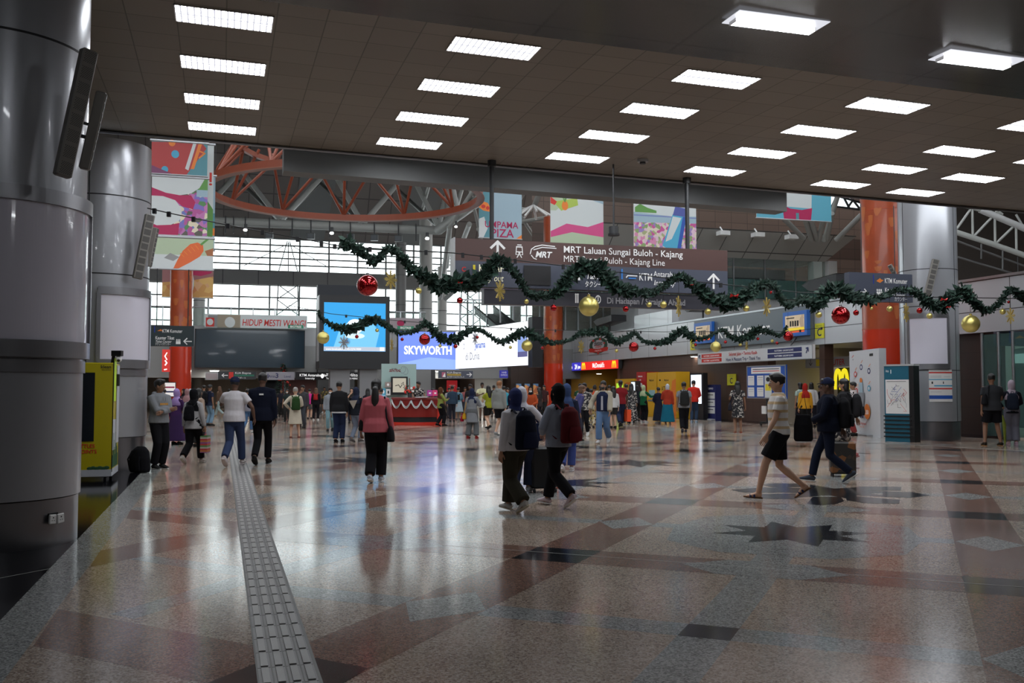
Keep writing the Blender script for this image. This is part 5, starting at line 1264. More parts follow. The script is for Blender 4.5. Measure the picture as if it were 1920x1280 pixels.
usign(822, 886, 695, 709, 54, slate, 'slate overhead sign with pink square and right arrow', [('R', .09, .2, .2, .85, M('pink_square', (.5, .12, .2), .5)), ('P', [(.11, .8), (.18, .25), (.2, .85)], letw), ('T', 'KLIA Ekspres', .24, .35, .26, letw, 'LEFT'), ('R', .24, .4, .65, .66, M('ochre_band', (.45, .3, .04), .5)), ('T', 'エアポートエクスプレス', .24, .92, .2, letw, 'LEFT', 0, 0, .5), ('Ln', [(.82, .5), (.96, .5)], .04, letw), ('Ln', [(.96, .5), (.9, .25)], .04, letw), ('Ln', [(.96, .5), (.9, .75)], .04, letw)])
usign(937, 952, 694, 708, 60, E('blue_lit', (.02, .02, .3), .8), 'small blue lit sign left of the centre red pillar', [('T', 'HAB', .5, .4, .25, letw), ('T', 'EXPRESS', .5, .75, .25, letw, 'CENTER', 0, 0, .8)])
# red standee and pink posters
usign(838, 857, 713, 734, 66, M('red_standee', (.6, .03, .04), .5, emit=.3), 'red lit standee poster in the passage behind the desk', [('T', 'SPECIAL', .5, .5, .12, letw, 'CENTER', .02, 0, .8), ('T', 'OFFER', .5, .65, .1, letw, 'CENTER', .02, 0, .6)])
for x, lb in ((972, 'left one of three lit movie posters behind the crowd'), (988, 'middle one of three lit movie posters behind the crowd'), (1004, 'right one of three lit movie posters behind the crowd')):
    usign(x - 6, x + 6, 718, 740, 61.5, dark, lb, [('R', .1, .05, .9, .95, patterned('movie_print_%d' % x, (.4, .12, .05), [(.1, .2, .35), (.6, .3, .1), (.5, .5, .4)], 3, .3, .5, emit=.25))])
PD = ['behind the dark arrow sign', 'left end under the blank screen', 'left of a pair in the grey lobby', 'right of a pair in the grey lobby', 'near the small blue sign', 'deep in the tunnel mouth', 'before the lilac sign', 'above the maroon stairs', 'over the slate arrow sign', 'behind the mint wall']
for i, (px, py, s) in enumerate(((459, 704, 66), (402, 695, 62), (900, 703, 70), (908, 703, 70), (930, 702, 72), (440, 712, 74), (500, 695, 64), (600, 694.5, 66), (820, 696, 62), (730, 694, 66))):
    p = PS(px, py, s); p.z = min(p.z, 3.2); t = thing('passage_downlight', 'small white downlight under the mezzanine, ' + PD[i], 'lamp', p, YAW, 'downlights under the mezzanine')
    b = MB(); b.box(-.3, -.3, 0, .3, .3, .05, white); b.build('trim_ring', t); b = MB(); b.box(-.24, -.24, -.02, .24, .24, -.001, E('passage_glow', (1, .97, .88), 60)); b.build('lens', t)
# ticket wall on the far left
lw = MB(); 
lwm = tiled('beige_left_panel', (.30, .27, .24), (.08, .07, .06), 1.6, 1.4, .4, 0, .015, 0, .04, 'YZ')
lw.quad((-4.6, 24.5, 0), (-4.6, 58, 0), (-4.6, 58, 4.9), (-4.6, 24.5, 4.9), lwm)
lw.box(-4.9, 24.5, 4.9, -4.5, 58, 5.1, M('pink_edge', (.5, .12, .1), .5)); lw.quad((-16, 24.4, 0), (-4.6, 24.4, 0), (-4.6, 24.4, 5), (-16, 24.4, 5), lwm)
struct('wall_left_2', lw, 'beige panelled shop wall behind the leaning man', None, None, YAW)
B = Board('shop_sign', 'red lit vertical sign hanging beside the far left pillar', 'sign', rect(304, 319, 655, 697, 's', 50), mred, .15)
B.R(0, 0, 1, 1, E('red_sign_glow', (.75, .03, .02), .7)).Ln([(.6, .15), (.35, .3), (.6, .45)], .05, ws).Ln([(.4, .5), (.6, .6), (.4, .7)], .06, ws).Ln([(.3, .9), (.6, .88)], .05, ws).Ln([(.6, .2), (.7, .3)], .05, orange); B.done()
B = Board('lit_display', 'glowing shop display window behind the seated crowd at left', 'display', rect(303, 330, 716, 744, 's', 50), dark, .2)
B.R(.05, .05, .95, .95, E('display_glow', (.75, .7, .68), .9)).R(.1, .3, .9, .4, mag).R(.1, .6, .9, .7, navy); B.done()

# ================================================================ information desk
pD0, pD1 = G(732, 798), G(818, 797)
pD = (pD0 + pD1) / 2; dW = (pD1 - pD0).length
t = thing('information_desk', 'red curved information desk with a draped silver garland', 'desk', (pD.x, pD.y + .9, 0))
dred = M('dark_red_gloss', (.22, .015, .012), .25, coat=.3); bred = M('bright_red_base', (.55, .03, .015), .35)
zt = AY(775, 745, pD.y).z
def bow(x, k=.35): return -.9 + k * (2 * x / dW) ** 2
def curved(z0, z1, m, o=0.0, name='x', x0=-.5, x1=.5, bk_=.5):
    q = MB(); n = 16; vs = []
    for i in range(n + 1):
        x = dW * (x0 + (x1 - x0) * i / n); y = bow(x) - o
        vs += [(x, y, z0), (x, y, z1), (x, y + bk_, z1), (x, y + bk_, z0)]
    fs = []
    for i in range(n):
        k = i * 4
        for u in range(4): fs.append((k + u, k + 4 + u, k + 4 + (u + 1) % 4, k + (u + 1) % 4))
    fs += [(0, 1, 2, 3), (4 * n + 3, 4 * n + 2, 4 * n + 1, 4 * n)]
    q.add(vs, fs, m); return q.build(name, t)
curved(.34, zt - .08, dred, 0, 'front_panel'); curved(0, .13, bred, .02, 'plinth'); curved(.13, .34, black, -.04, 'recess'); curved(zt - .08, zt, M('maroon_top', (.25, .05, .05), .3), .05, 'counter_top', bk_=.7)
b = MB(); b.box(dW * .5 - .02, bow(dW / 2) + .0, 0, dW * .5 + .14, bow(dW / 2) + 1.8, zt - .1, bred); b.build('end_panel', t)
for o_, m_ in ((0.05, alu), (.075, M('silver_tinsel', (.6, .62, .6), .3, .5))):
    b = MB(); pts = []
    for i in range(61):
        f = i / 60; x = dW * (-.49 + .98 * f); zz = zt - .12 - .30 * abs(math.sin(f * math.pi * 4.5)) ** .8 + (0.03 if m_ is alu else -.02)
        pts.append((x, bow(x) - o_, zz))
    b.tube(pts, .028 if m_ is alu else .02, 6, m_, (0, 0, 1)); b.build('tinsel_swag', t)
for (x0, x1, y0, y1, label, kind) in ((715, 780, 682, 742, 'pale mint back wall lettered SENTRAL behind the desk', 'w'),):
    B = Board('desk_backdrop', label, 'sign', rect(x0, x1, y0, y1, 's', 42.5), M('mint_panel', (.36, .50, .47), .4), .12)
    B.T('KUALA LUMPUR', .36, .16, .03, bk, bold=.01, maxw=.16).T('SENTRAL', .38, .25, .085, M('maroon_ink', (.2, .01, .02), .5), bold=.03, ital=.25, maxw=.34)
    for c_, rx, rz_, ro in ((.66, .09, .14, -.5), (.62, .06, .1, .6)):
        pts = [(c_ + rx * math.cos(R(a)) * math.cos(ro) - rz_ * math.sin(R(a)) * math.sin(ro) * .9, .2 + rx * math.cos(R(a)) * math.sin(ro) + rz_ * math.sin(R(a)) * math.cos(ro)) for a in range(-140, 150, 15)]
        B.Ln(pts, .018, MC['grey_ink'])
    B.done()
    b = MB(); b.box(-B.w / 2, -.05, -B.root.location.z, B.w / 2, .05, 0, MC['mint_panel']); b.build('lower_panel', B.root)
B = Board('framed_screen', 'black framed cream screen on the mint wall behind the desk', 'screen', rect(733, 764, 706, 740, 's', 42.2), black, .12)
B.R(.10, .08, .9, .86, E('cream_screen', (.52, .48, .38), .8)).Ln([(.25, .5), (.45, .45), (.55, .6), (.65, .45)], .03, bk).Ln([(.6, .4), (.75, .3), (.7, .45)], .02, bk).Ln([(.75, .4), (.82, .55), (.72, .6)], .02, bk); B.done()
for (x0, x1, y0, y1, m_, lb) in ((722, 733, 716, 726, M('collage_print', (.35, .28, .25), .6), 'small photo notice on the mint wall'), (715, 723, 728, 741, cyan_p, 'cyan leaflet left of the framed screen'), (724, 732, 729, 741, white, 'white leaflet with dark figure left of the framed screen')):
    B = Board('leaflet', lb, 'leaflet', rect(x0, x1, y0, y1, 's', 42.2), m_, .03); B.El(.5, .5, .2, .25, bk if m_ is white else letw); B.done()
for (x0, x1, m_, lb) in ((801, 810, M('purple_lit', (.35, .04, .25), .5, emit=.3), 'left purple lit panel right of the desk'), (811, 820, M('pink_lit', (.55, .04, .15), .5, emit=.3), 'right pink lit panel beside the desk')):
    B = Board('lit_display', lb, 'display', rect(x0, x1, 731, 742, 's', 43.5), m_, .08); B.R(.3, .4, .75, .65, letw); B.done()
    b = MB(); b.box(-.04, -.03, -B.root.location.z, .04, .03, 0, dark); b.build('stand', B.root)
# flower arrangement
p = AY(769, 741, 40.0); p.z = zt; t = thing('flower_arrangement', 'red and white flower arrangement on the information desk', 'flowers', (p.x, p.y - .1, zt))
b = MB(); b.cyl((0, 0), .09, 0, .16, 12, dark); b.build('bowl', t); b = MB(); rr_ = random.Random(4)
for k in range(26): b.ball((rr_.uniform(-.2, .2), rr_.uniform(-.12, .12), rr_.uniform(.15, .5)), rr_.uniform(.03, .06), 8, 5, rr_.choice([red, red, white, orange, MC['wreath_green']]))
b.build('blossom', t); b = MB()
for k in range(16): a = k * .8; b.tube([(0, 0, .1), (.25 * math.cos(a), .12 * math.sin(a), .3 + .03 * (k % 5))], .012, 5, MC['wreath_green'])
b.tube([(0, 0, .2), (-.02, 0, .8)], .012, 5, dred); b.build('stem', t)
t = thing('paper_sheet', 'white paper lying on the desk before the attendant', 'paper', (AY(790, 742, 39.6).x, 39.6, zt + .001)); b = MB(); b.box(-.24, -.12, 0, .24, .12, .03, white); b.build('sheet', t)

# ================================================================ yellow recycling machine at left
pY = G(208, 903); t = thing('recycling_machine', 'tall yellow recycling machine between the two round columns', 'machine', (pY.x, pY.y, 0), YAW)
zt = AY(208, 680, pY.y).z; ym = M('recycling_yellow', (.50, .42, .01), .3, coat=.2)
W_, D_ = 1.55, 1.05
b = MB(); b.box(-W_, 0, .09, 0, D_, zt, ym, .01); b.build('cabinet', t)
b = MB(); b.box(-W_, -.004, .09, 0.004, D_, .20, M('white_kick', (.5, .52, .56), .4)); b.build('lower_band', t)
b = MB(); b.box(-W_ + .1, -.012, .66, -.27, .0, zt - .16, M('dark_screen', (.012, .015, .02), .12)); b.build('screen', t)
b = MB()
b.text('BOTTLES', -.25, .555, .060, red, -.006, 'RIGHT', .02); b.text('WIN POINTS', -.22, .465, .060, red, -.006, 'RIGHT', .02); b.text('klean', -.03, zt - .09, .055, bk, -.006, 'RIGHT', .01); b.text('THE WORLD', -.03, zt - .125, .018, bk, -.006, 'RIGHT', .01)
b.build('lettering', t)
b = MB(); gm = M('dark_green_print', (.02, .08, .03), .6)
for k in range(6): b.ball((-.32 + .05 * k, -.002, .22 + .01 * (k % 2)), (.045, .003, .028), 10, 6, gm)
b.box(.002, .08, .5, .006, .5, 1.0, MC['white_kick']); b.box(.006, .1, 1.3, .010, .42, 2.0, M('lime_label', (.5, .75, .02), .5)); b.box(.006, .55, .6, .01, .95, 1.9, MC['white_kick'])
for k in range(9): b.box(.002, .1 + .09 * k, .22, .007, .16 + .09 * k, .42 + .12 * ((k * 7) % 4), gm)
b.box(.001, 0.0, .16, .012, .012, zt, bk)
b.build('printed_graphic', t)
b = MB(); b.box(-.01, .50, 1.35 + .2, .05, .60, 1.75, bk, .01); b.build('handle', t)
for x, y in ((-.1, .1), (-1.4, .1), (-.1, .95), (-1.4, .95)): b = MB(); b.tube([(x - .02, y, .04), (x + .02, y, .04)], .04, 14, dark); b.box(x - .028, y - .022, .04, x + .028, y + .022, .095, alu); b.build('castor', t)
# small camera arm above the machine
p = AY(222, 672, 15.8); t = thing('security_camera', 'white dome camera on a black arm above the yellow machine', 'camera', p)
b = MB(); b.box(-.10, -.05, .04, .06, .05, .13, black); b.add([(-.16, 0, -.3), (-.1, 0, .1), (-.04, 0, .1), (-.12, 0, -.3)], [(0, 1, 2, 3)], black); b.tube([(-.14, .0, -.38), (-.07, 0, .08)], .025, 6, black); b.build('arm', t)
b = MB(); b.ball((0, 0, -.01), .055, 14, 8, white); b.build('dome', t); b = MB(); b.ball((0.015, -.03, -.03), .028, 10, 6, black); b.build('lens', t)
# cctv cameras on the bulkhead
for (px, py, lb) in ((1421, 441, 'left small camera on the sloping bulkhead'), (1484, 445, 'small camera on a hooked stalk above the bulkhead'), (1356, 438, 'small camera near the flower banner edge')):
    p = PS(px, py, sS - 2.3); t = thing('bulkhead_camera', lb, 'camera', p, YAW); b = MB(); b.box(-.35, -.3, -.12, .35, .3, .16, white); b.build('case', t); b = MB(); b.tube([(0, 0, .1), (0, .4, .5)], .05, 6, white); b.build('bracket', t)
# ================================================================ garlands and ornaments
ever = M('evergreen_tinsel', (0.008, 0.028, 0.018), 0.75); ever2 = M('evergreen_tinsel_light', (0.014, 0.048, 0.030), 0.7)
wire = M('black_wire', (.01, .01, .01), .5)
gold = M('gold_bauble', (0.72, 0.62, 0.20), 0.33, 0.8); goldm = M('gold_glitter', (0.55, 0.42, 0.12), 0.5, 0.6)
rball = M('red_bauble', (0.42, 0.008, 0.012), 0.10, 0.85, coat=.5); silv = M('silver_cap', (.6, .6, .6), .25, 1.0); bow = M('red_bow', (.45, .01, .01), .4)
G1 = [(646, 453), (655, 460), (668, 464), (690, 483), (702, 490), (714, 479), (732, 466), (754, 483), (775, 507), (802, 521), (828, 538), (859, 527), (891, 531), (905, 520), (918, 507), (935, 486), (957, 503), (979, 531), (994, 551), (1029, 554), (1050, 542), (1073, 513), (1102, 499), (1131, 513), (1155, 537), (1184, 545), (1216, 550), (1242, 537), (1277, 519), (1306, 540), (1341, 561), (1367, 569), (1394, 555), (1422, 537), (1448, 533), (1463, 557), (1479, 573), (1509, 561), (1532, 573), (1550, 547), (1574, 543), (1597, 555), (1625, 563), (1657, 555), (1686, 543), (1718, 549), (1743, 567), (1763, 573), (1783, 561), (1804, 545), (1824, 561), (1848, 583), (1873, 569), (1895, 543), (1917, 557), (1940, 565)]
G2 = [(598, 586), (606, 599), (630, 612), (655, 618), (680, 608), (703, 599), (725, 610), (746, 624), (771, 622), (784, 616), (798, 605), (813, 620), (834, 635), (855, 635), (876, 622), (895, 617), (914, 627), (938, 641), (957, 635), (986, 622), (1005, 631), (1023, 640), (1041, 642), (1066, 638), (1086, 626), (1102, 624), (1133, 622), (1153, 640), (1175, 634), (1190, 624), (1208, 640), (1234, 642), (1255, 638), (1277, 620), (1298, 632), (1317, 634), (1337, 626), (1355, 618), (1366, 628), (1386, 636), (1406, 628), (1422, 618), (1447, 624), (1463, 628), (1475, 612)]
S1, S2g = 17.9, 31.0
def garland(pts, s, rad, label, wpts, seed, step):
    rr = random.Random(seed); P = [PS(x, y, s) for x, y in pts]; o0 = P[0].copy()
    t = thing('garland', label, 'garland', o0); Q = []
    for i in range(len(P) - 1):                       # Catmull-Rom
        p0, p1, p2, p3 = P[max(i - 1, 0)], P[i], P[i + 1], P[min(i + 2, len(P) - 1)]
        n = max(2, int((p2 - p1).length / step))
        for k in range(n):
            u = k / n; Q.append(0.5 * ((2 * p1) + (p2 - p0) * u + (2 * p0 - 5 * p1 + 4 * p2 - p3) * u * u + (3 * p1 - p0 - 3 * p2 + p3) * u ** 3) - o0)
    b = MB(); b.tube([q for q in Q[::4]] + [Q[-1]], rad * .28, 6, ever); b.build('core', t)
    b = MB()
    for q in Q:
        sc = rad * (0.75 + .5 * math.sin(q.x * 2.3 + seed) * .5)
        for k in range(18):
            d = Vector((rr.gauss(0, 1), rr.gauss(0, 1), rr.gauss(0, 1))).normalized(); L = sc * rr.uniform(.75, 1.5)
            side = d.orthogonal().normalized() * L * .17; st = q + Vector((rr.uniform(-1, 1), rr.uniform(-1, 1), rr.uniform(-1, 1))) * sc * .35
            e = st + d * L; m_ = ever if k % 3 else ever2
            b.add([st - side, st + side, st + d * L * .6 + side * 1.6, e, st + d * L * .6 - side * 1.6], [(0, 1, 2, 3, 4)], m_)
    f = b.build('foliage', t); f['kind'] = 'stuff'
    b = MB(); W = [PS(x, y, s) - o0 for x, y in wpts]; b.tube(W, .011, 5, wire); b.build('suspension_wire', t)
    for i in range(len(W) - 1):
        n = max(2, int((W[i + 1] - W[i]).length / 1.3))
        for k in range(n):
            b = MB(); q = W[i].lerp(W[i + 1], (k + .5) / n); b.box(q.x - .03, q.y - .03, q.z - .07, q.x + .03, q.y + .03, q.z + .02, black); b.build('clip', t)
    return t
garland(G1, S1, .165, 'thick evergreen garland swagged in front of the brown sign and round column', [(276, 390), (330, 402), (460, 428), (590, 452), (640, 462), (850, 474), (920, 482), (1100, 503), (1300, 527), (1500, 548), (1700, 556), (1940, 560)], 3, .04)
garland(G2, S2g, .16, 'thinner evergreen garland across the video screens and red pillar', [(540, 572), (620, 588), (735, 600), (830, 608), (1000, 618), (1240, 622), (1480, 621), (1560, 612)], 5, .06)
def gy(pts, x):
    for (a, b), (c, d) in zip(pts[:-1], pts[1:]):
        if a <= x <= c: return b + (d - b) * (x - a) / (c - a)
    return pts[0][1]
def bauble(px, py, rpx, col, g, label):
    s, pts = (S1, G1) if g == 1 else (S2g, G2)
    p = PS(px, py, s - .05); r = rpx / F * p.y; t = thing('bauble', label, 'bauble', p, 0, 'baubles hanging from the evergreen garlands')
    m = rball if col == 'r' else gold
    b = MB(); b.ball((0, 0, 0), r, 32 if rpx > 8 else 18, 20 if rpx > 8 else 12, m); b.build('ball', t)
    b = MB(); b.cyl((0, 0), r * .16, r * .97, r * 1.16, 12, silv if col == 'r' else goldm); b.tube([(-r * .06, 0, r * 1.15), (0, 0, r * 1.32), (r * .06, 0, r * 1.15)], r * .03, 6, silv); b.build('cap', t)
    zt = PS(px, min(gy(pts, px), py - rpx * 1.3), s).z - p.z
    b = MB(); b.tube([(0, 0, r * 1.2), (0, 0, max(zt, r * 1.35))], .005, 5, wire); b.build('string', t)
SM = 'small red bauble ', 'small gold bauble '
for a in ((689, 535, 20, 'r', 1, 'largest glossy red bauble, above the video tower'), (785, 545, 6, 'g', 1, 'small gold bauble before the thick pale post'), (862, 563, 6, 'r', 1, 'small red bauble left of the sunset coloured banner'),
          (1104, 574, 19, 'g', 1, 'largest gold bauble, hanging under the long brown sign'), (987, 565, 4.5, 'g', 1, 'small gold bauble at the corner of the sunset banner'), (1038, 577, 6.5, 'r', 1, 'small red bauble before the centre red pillar, under the upper garland'),
          (1173, 579, 6, 'r', 1, 'small red bauble right of the largest gold bauble'), (1217, 571, 5, 'g', 1, 'small gold bauble, left of a pair before the gallery lights'), (1244, 571, 6.5, 'g', 1, 'small gold bauble beside the gold snowflake, right of a pair'),
          (1327, 584, 6, 'g', 1, 'small gold bauble above the smaller departure screen'), (1399, 578, 6, 'g', 1, 'dull gold bauble beside an edge-on snowflake over the commuter board'), (1445, 548, 3, 'r', 1, 'tiny red bauble before the gallery glazing'),
          (1576, 591, 17, 'r', 1, 'big red bauble right of the commuter board'), (1535, 590, 6, 'g', 1, 'small gold bauble above the yellow C sign on the fascia'), (1605, 586, 5.5, 'r', 1, 'small red bauble just right of the big red one by the near pillar'),
          (1634, 578, 3, 'g', 1, 'tiny gold bauble at the left edge of the near red pillar'), (1668, 579, 5.5, 'g', 1, 'small gold bauble in the middle of the near red pillar'), (1724, 582, 5.5, 'r', 1, 'small red bauble on the far round column beside a gold snowflake'),
          (1743, 592, 5.5, 'g', 1, 'small gold bauble over the blank poster of the far round column'), (1820, 607, 16.5, 'g', 1, 'big gold bauble right of the far round column'), (1880, 584, 5.5, 'g', 1, 'small gold bauble on the pale fascia at far right'), (1891, 566, 2.7, 'r', 1, 'tiny red bauble near the right end of the upper garland'),
          (606, 633, 11.5, 'g', 2, 'gold bauble at the left edge of the video tower'), (669, 631, 3.5, 'r', 2, 'tiny dark red bauble over the video picture'), (707, 619, 3.5, 'g', 2, 'tiny gold bauble at the right of the video picture'), (754, 636, 3.2, 'r', 2, 'tiny red bauble at the top left of the SKYWORTH screen'),
          (796, 636, 10.5, 'r', 2, 'medium red bauble over the SKYWORTH lettering'), (825, 648, 3.2, 'g', 2, 'tiny gold bauble touching the SKYWORTH lettering'), (854, 649, 4, 'r', 2, 'tiny red bauble at the right edge of the blue screen'), (895, 632, 3, 'r', 2, 'tiny red bauble at the top of the white screen'), (957, 651, 3, 'g', 2, 'tiny gold bauble over the white screen'),
          (988, 648, 10.5, 'g', 2, 'medium gold bauble at the right end of the white screen'), (1017, 652, 3, 'r', 2, 'tiny red bauble left of the centre red pillar'), (1156, 657.5, 3.3, 'g', 2, 'tiny gold bauble right of the wreath poster'), (1188, 650, 9.5, 'r', 2, 'medium red bauble on the pale fascia right of the wreath poster'),
          (1228, 653, 3, 'r', 2, 'tiny red bauble on the pale fascia over the cash machines'), (1304, 646, 3, 'r', 2, 'tiny red bauble by the yellow C sign left of the commuter board'), (1342, 650, 10, 'g', 2, 'medium gold bauble over the commuter board'), (1360, 641, 3.2, 'r', 2, 'tiny red bauble right of the medium gold one on the commuter board'), (1388, 646, 3.2, 'g', 2, 'tiny gold bauble under the commuter lettering'),
          (1421, 635, 3, 'r', 2, 'tiny red bauble over the commuter lettering'), (1448, 639, 3, 'g', 2, 'tiny pale gold bauble at the foot of the commuter board'), (1457, 643, 3, 'r', 2, 'tiny red bauble beside the pale gold one at the foot of the commuter board'), (1478, 630, 9.5, 'r', 2, 'medium red bauble at the right end of the lower garland')):
    bauble(*a)
for (px, py, w, g, lb) in ((1377, 555, 17, 1, 'red bow on the upper garland right of the brown sign'), (1770, 562, 14, 1, 'red bow on the upper garland before the far round column'), (1778, 576, 8, 1, 'lower red ribbon beside the far round column'), (863, 530, 9, 1, 'red bow half hidden in the garland at the sign corner'), (1297, 534, 5, 1, 'tiny red bow near the white arrow of the sign')):
    p = PS(px, py, S1 - .2); k = w / F * p.y / 2; t = thing('ribbon_bow', lb, 'bow', p, YAW)
    b = MB()
    for s_ in (-1, 1): b.add([(0, 0, 0), (s_ * k, -.02, k * .55), (s_ * k, .03, -k * .35), (s_ * k * .5, -.06, k * .1)], [(0, 1, 3), (0, 3, 2), (1, 2, 3), (0, 2, 1)], bow)
    b.build('loop', t); b = MB(); b.ball((0, -.02, 0), k * .2, 8, 6, bow); b.build('knot', t)
def flake(px, py, w, h, s, label, m, pts):
    p = PS(px, py, s); r = h / 2 / F * p.y; k = max(.12, w / h); t = thing('snowflake_ornament', label, 'ornament', p, YAW + math.acos(min(1, k)), 'snowflakes hanging from the garlands')
    b = MB()
    for i in range(8):
        a = math.pi / 4 * i; ca, sa = math.cos(a), math.sin(a)
        def q(l, o, y=0): return (l * ca - o * sa, y, l * sa + o * ca)
        th = r * .085
        b.add([q(0, -th), q(r, -th * .4), q(r, th * .4), q(0, th), q(0, -th, .02), q(r, -th * .4, .02), q(r, th * .4, .02), q(0, th, .02)], [(0, 1, 2, 3), (7, 6, 5, 4), (0, 4, 5, 1), (1, 5, 6, 2), (2, 6, 7, 3)], m)
        for l, o_ in ((.22, .16), (.38, .2), (.55, .24), (.74, .17)):
            for s_ in (-1, 1): b.add([q(r * l, 0), q(r * (l + .16), s_ * r * o_), q(r * (l + .24), s_ * r * o_ * .75), q(r * (l + .08), 0)], [(0, 1, 2, 3)], m)
        b.add([q(r * .25, 0), q(r * .36, r * .12), q(r * .48, 0), q(r * .36, -r * .12)], [(0, 1, 2, 3)], m)
    b.build('flake', t)
    zt = PS(px, gy(pts, px), s).z - p.z; b = MB(); b.tube([(0, 0, r * .9), (0, 0, max(zt, r * 1.1))], .005, 5, wire); b.build('string', t)
silverf = M('silver_glitter', (.55, .58, .62), .4, .6)
for a in ((733, 524, 28, 36, S1 - .1, 'gold snowflake right of the largest red bauble', goldm, G1), (938, 545, 28, 40, S1 - .3, 'gold snowflake before the sunset coloured banner', goldm, G1), (1273, 574, 26, 40, S1 - .1, 'gold snowflake left of the small departure screen', goldm, G1), (1438, 575, 4, 36, S1 - .1, 'gold snowflake seen edge-on over the commuter board', goldm, G1),
          (1700, 586, 30, 36, S1 - .1, 'gold snowflake at the left edge of the far round column', goldm, G1), (1895, 592, 7, 30, S1 - .1, 'gold snowflake seen nearly edge-on at far right', goldm, G1), (645, 642, 21, 26, S2g - .1, 'blue-white snowflake over the video picture', silverf, G2), (735, 646, 10, 24, S2g - .1, 'narrow gold snowflake right of the video tower', goldm, G2),
          (891, 634, 16, 24, S2g - .1, 'silver snowflake over the white screen', silverf, G2), (1090, 650, 19, 25, S2g - .1, 'gold snowflake left of the wreath poster', goldm, G2), (1400, 648, 3, 18, S2g - .1, 'tiny gold snowflake edge-on at the foot of the commuter board', goldm, G2)):
    flake(*a)

# ================================================================ people
SK = {'l': M('skin_light', (.52, .31, .21), .55), 'm': M('skin_medium', (.33, .17, .10), .55), 'd': M('skin_dark', (.12, .06, .038), .55), 't': M('skin_tan', (.24, .12, .07), .55)}
HR = {'k': M('black_hair', (.008, .007, .007), .45), 'b': M('brown_hair', (.10, .045, .02), .5), 'g': M('ginger_hair', (.22, .09, .03), .5), 'w': M('grey_hair', (.28, .26, .24), .6)}
eyew = M('eye_white', (.7, .7, .68), .3); iris = M('dark_iris', (.01, .008, .006), .2); lipm = M('lip_colour', (.30, .09, .07), .5); maskm = M('white_face_mask', (.6, .63, .65), .7)
def cloth(c, nm=None):
    k = nm or 'cloth_%d_%d_%d' % tuple(int(x * 255) for x in c); return M(k, c, .9, noise=.12, nscale=9.0, bump=.25, spec=.12)
floralk = patterned('black_floral_cloth', (.012, .012, .016), [(.35, .33, .30), (.14, .12, .12), (.45, .42, .38)], 22, .55, .85)
stripec = patterned('striped_tee_cloth', (.62, .60, .58), [(.62, .60, .58), (.50, .36, .20)], 9.0, .5, .85, 'stripe')
goldfl = patterned('gold_floral_cloth', (.015, .014, .012), [(.35, .25, .05), (.10, .08, .03)], 26, .5, .85)
greyfl = patterned('cow_print_cloth', (.5, .46, .36), [(.02, .02, .02), (.4, .3, .1)], 16, .4, .85)
def hand(b, w, d, pn, side, curl, k=1.0, m=None):
    """w wrist, d direction of the fingers, pn palm normal, side +1 when the thumb lies toward d x pn"""
    d = d.normalized(); pn = (pn - d * pn.dot(d)).normalized(); sx = d.cross(pn) * side
    L = .088 * k
    b.tube([w - d * .02, w + d * .012, w + d * L * .6, w + d * L], [(.027 * k, .019 * k), (.030 * k, .018 * k), (.041 * k, .016 * k), (.040 * k, .012 * k)], 10, m, sx)
    for i, (o, fl) in enumerate(((.031, .068), (.011, .077), (-.010, .072), (-.030, .057))):
        p = w + d * (L - .004) + sx * o * k; cu = curl * (1 + .10 * i); dirn = d + sx * (o * 1.2); dirn.normalize(); pts = [p - dirn * .012]; pts.append(p)
        for j in range(3):
            a = cu * (.6 + .5 * j); q = dirn * math.cos(a) + pn * math.sin(a); pts.append(pts[-1] + q * fl * k * (.42, .32, .26)[j])
        b.tube(pts, [.0085 * k, .0088 * k, .0082 * k, .0075 * k, .0055 * k], 6, m)
    p = w + d * .022 * k + sx * .026 * k; dd = (d * .72 + sx * .62 + pn * .25 * (1 + curl)).normalized()
    d2 = (d * .95 + sx * .15 + pn * (.35 + .3 * curl)).normalized()
    b.tube([p - dd * .01, p + dd * .032 * k, p + dd * .032 * k + d2 * .028 * k, p + dd * .032 * k + d2 * .050 * k], [.0125 * k, .0115 * k, .0095 * k, .007 * k], 7, m)
def ik(a, c, l1, l2, pole):
    d = c - a; L = min(d.length, (l1 + l2) * .995); n = d.normalized(); c = a + n * L
    x = (l1 * l1 - l2 * l2 + L * L) / (2 * L); h = math.sqrt(max(0, l1 * l1 - x * x)); p = (pole - n * pole.dot(n)).normalized()
    return a + n * x + p * h, c
V = Vector
ARM = {  # wrist targets (x outward, y forward, z) for a 1.7 m body, and elbow pole, curl
    'down': ((.235, .02, .80), (.4, -1, 0), .45), 'fwd': ((.225, .20, .86), (.2, -1, -.2), .45), 'back': ((.235, -.20, .86), (.3, -1, 0), .45), 'front': ((.07, .25, 1.02), (.8, -.3, -.6), .6),
    'phone': ((.10, .30, 1.18), (.7, -.2, -.9), .8), 'ear': ((.13, .10, 1.50), (.8, .1, -.8), .9), 'cross': ((-.10, .20, 1.145), (.9, .0, -.7), .35), 'strap': ((.15, .16, 1.26), (.8, -.3, -.9), 1.2),
    'out': ((.36, .10, .92), (.6, -.6, 0), .4), 'bag': ((.26, .06, .82), (.4, -1, 0), 1.3), 'hip': ((.20, .12, 1.0), (1, -.3, -.2), .8), 'reach': ((.30, .42, 1.22), (.5, -.3, -.9), .5), 'desk': ((.16, .34, 1.02), (.8, -.3, -.5), .4), 'mouth': ((.03, .17, 1.40), (.7, 0, -.9), .9)}
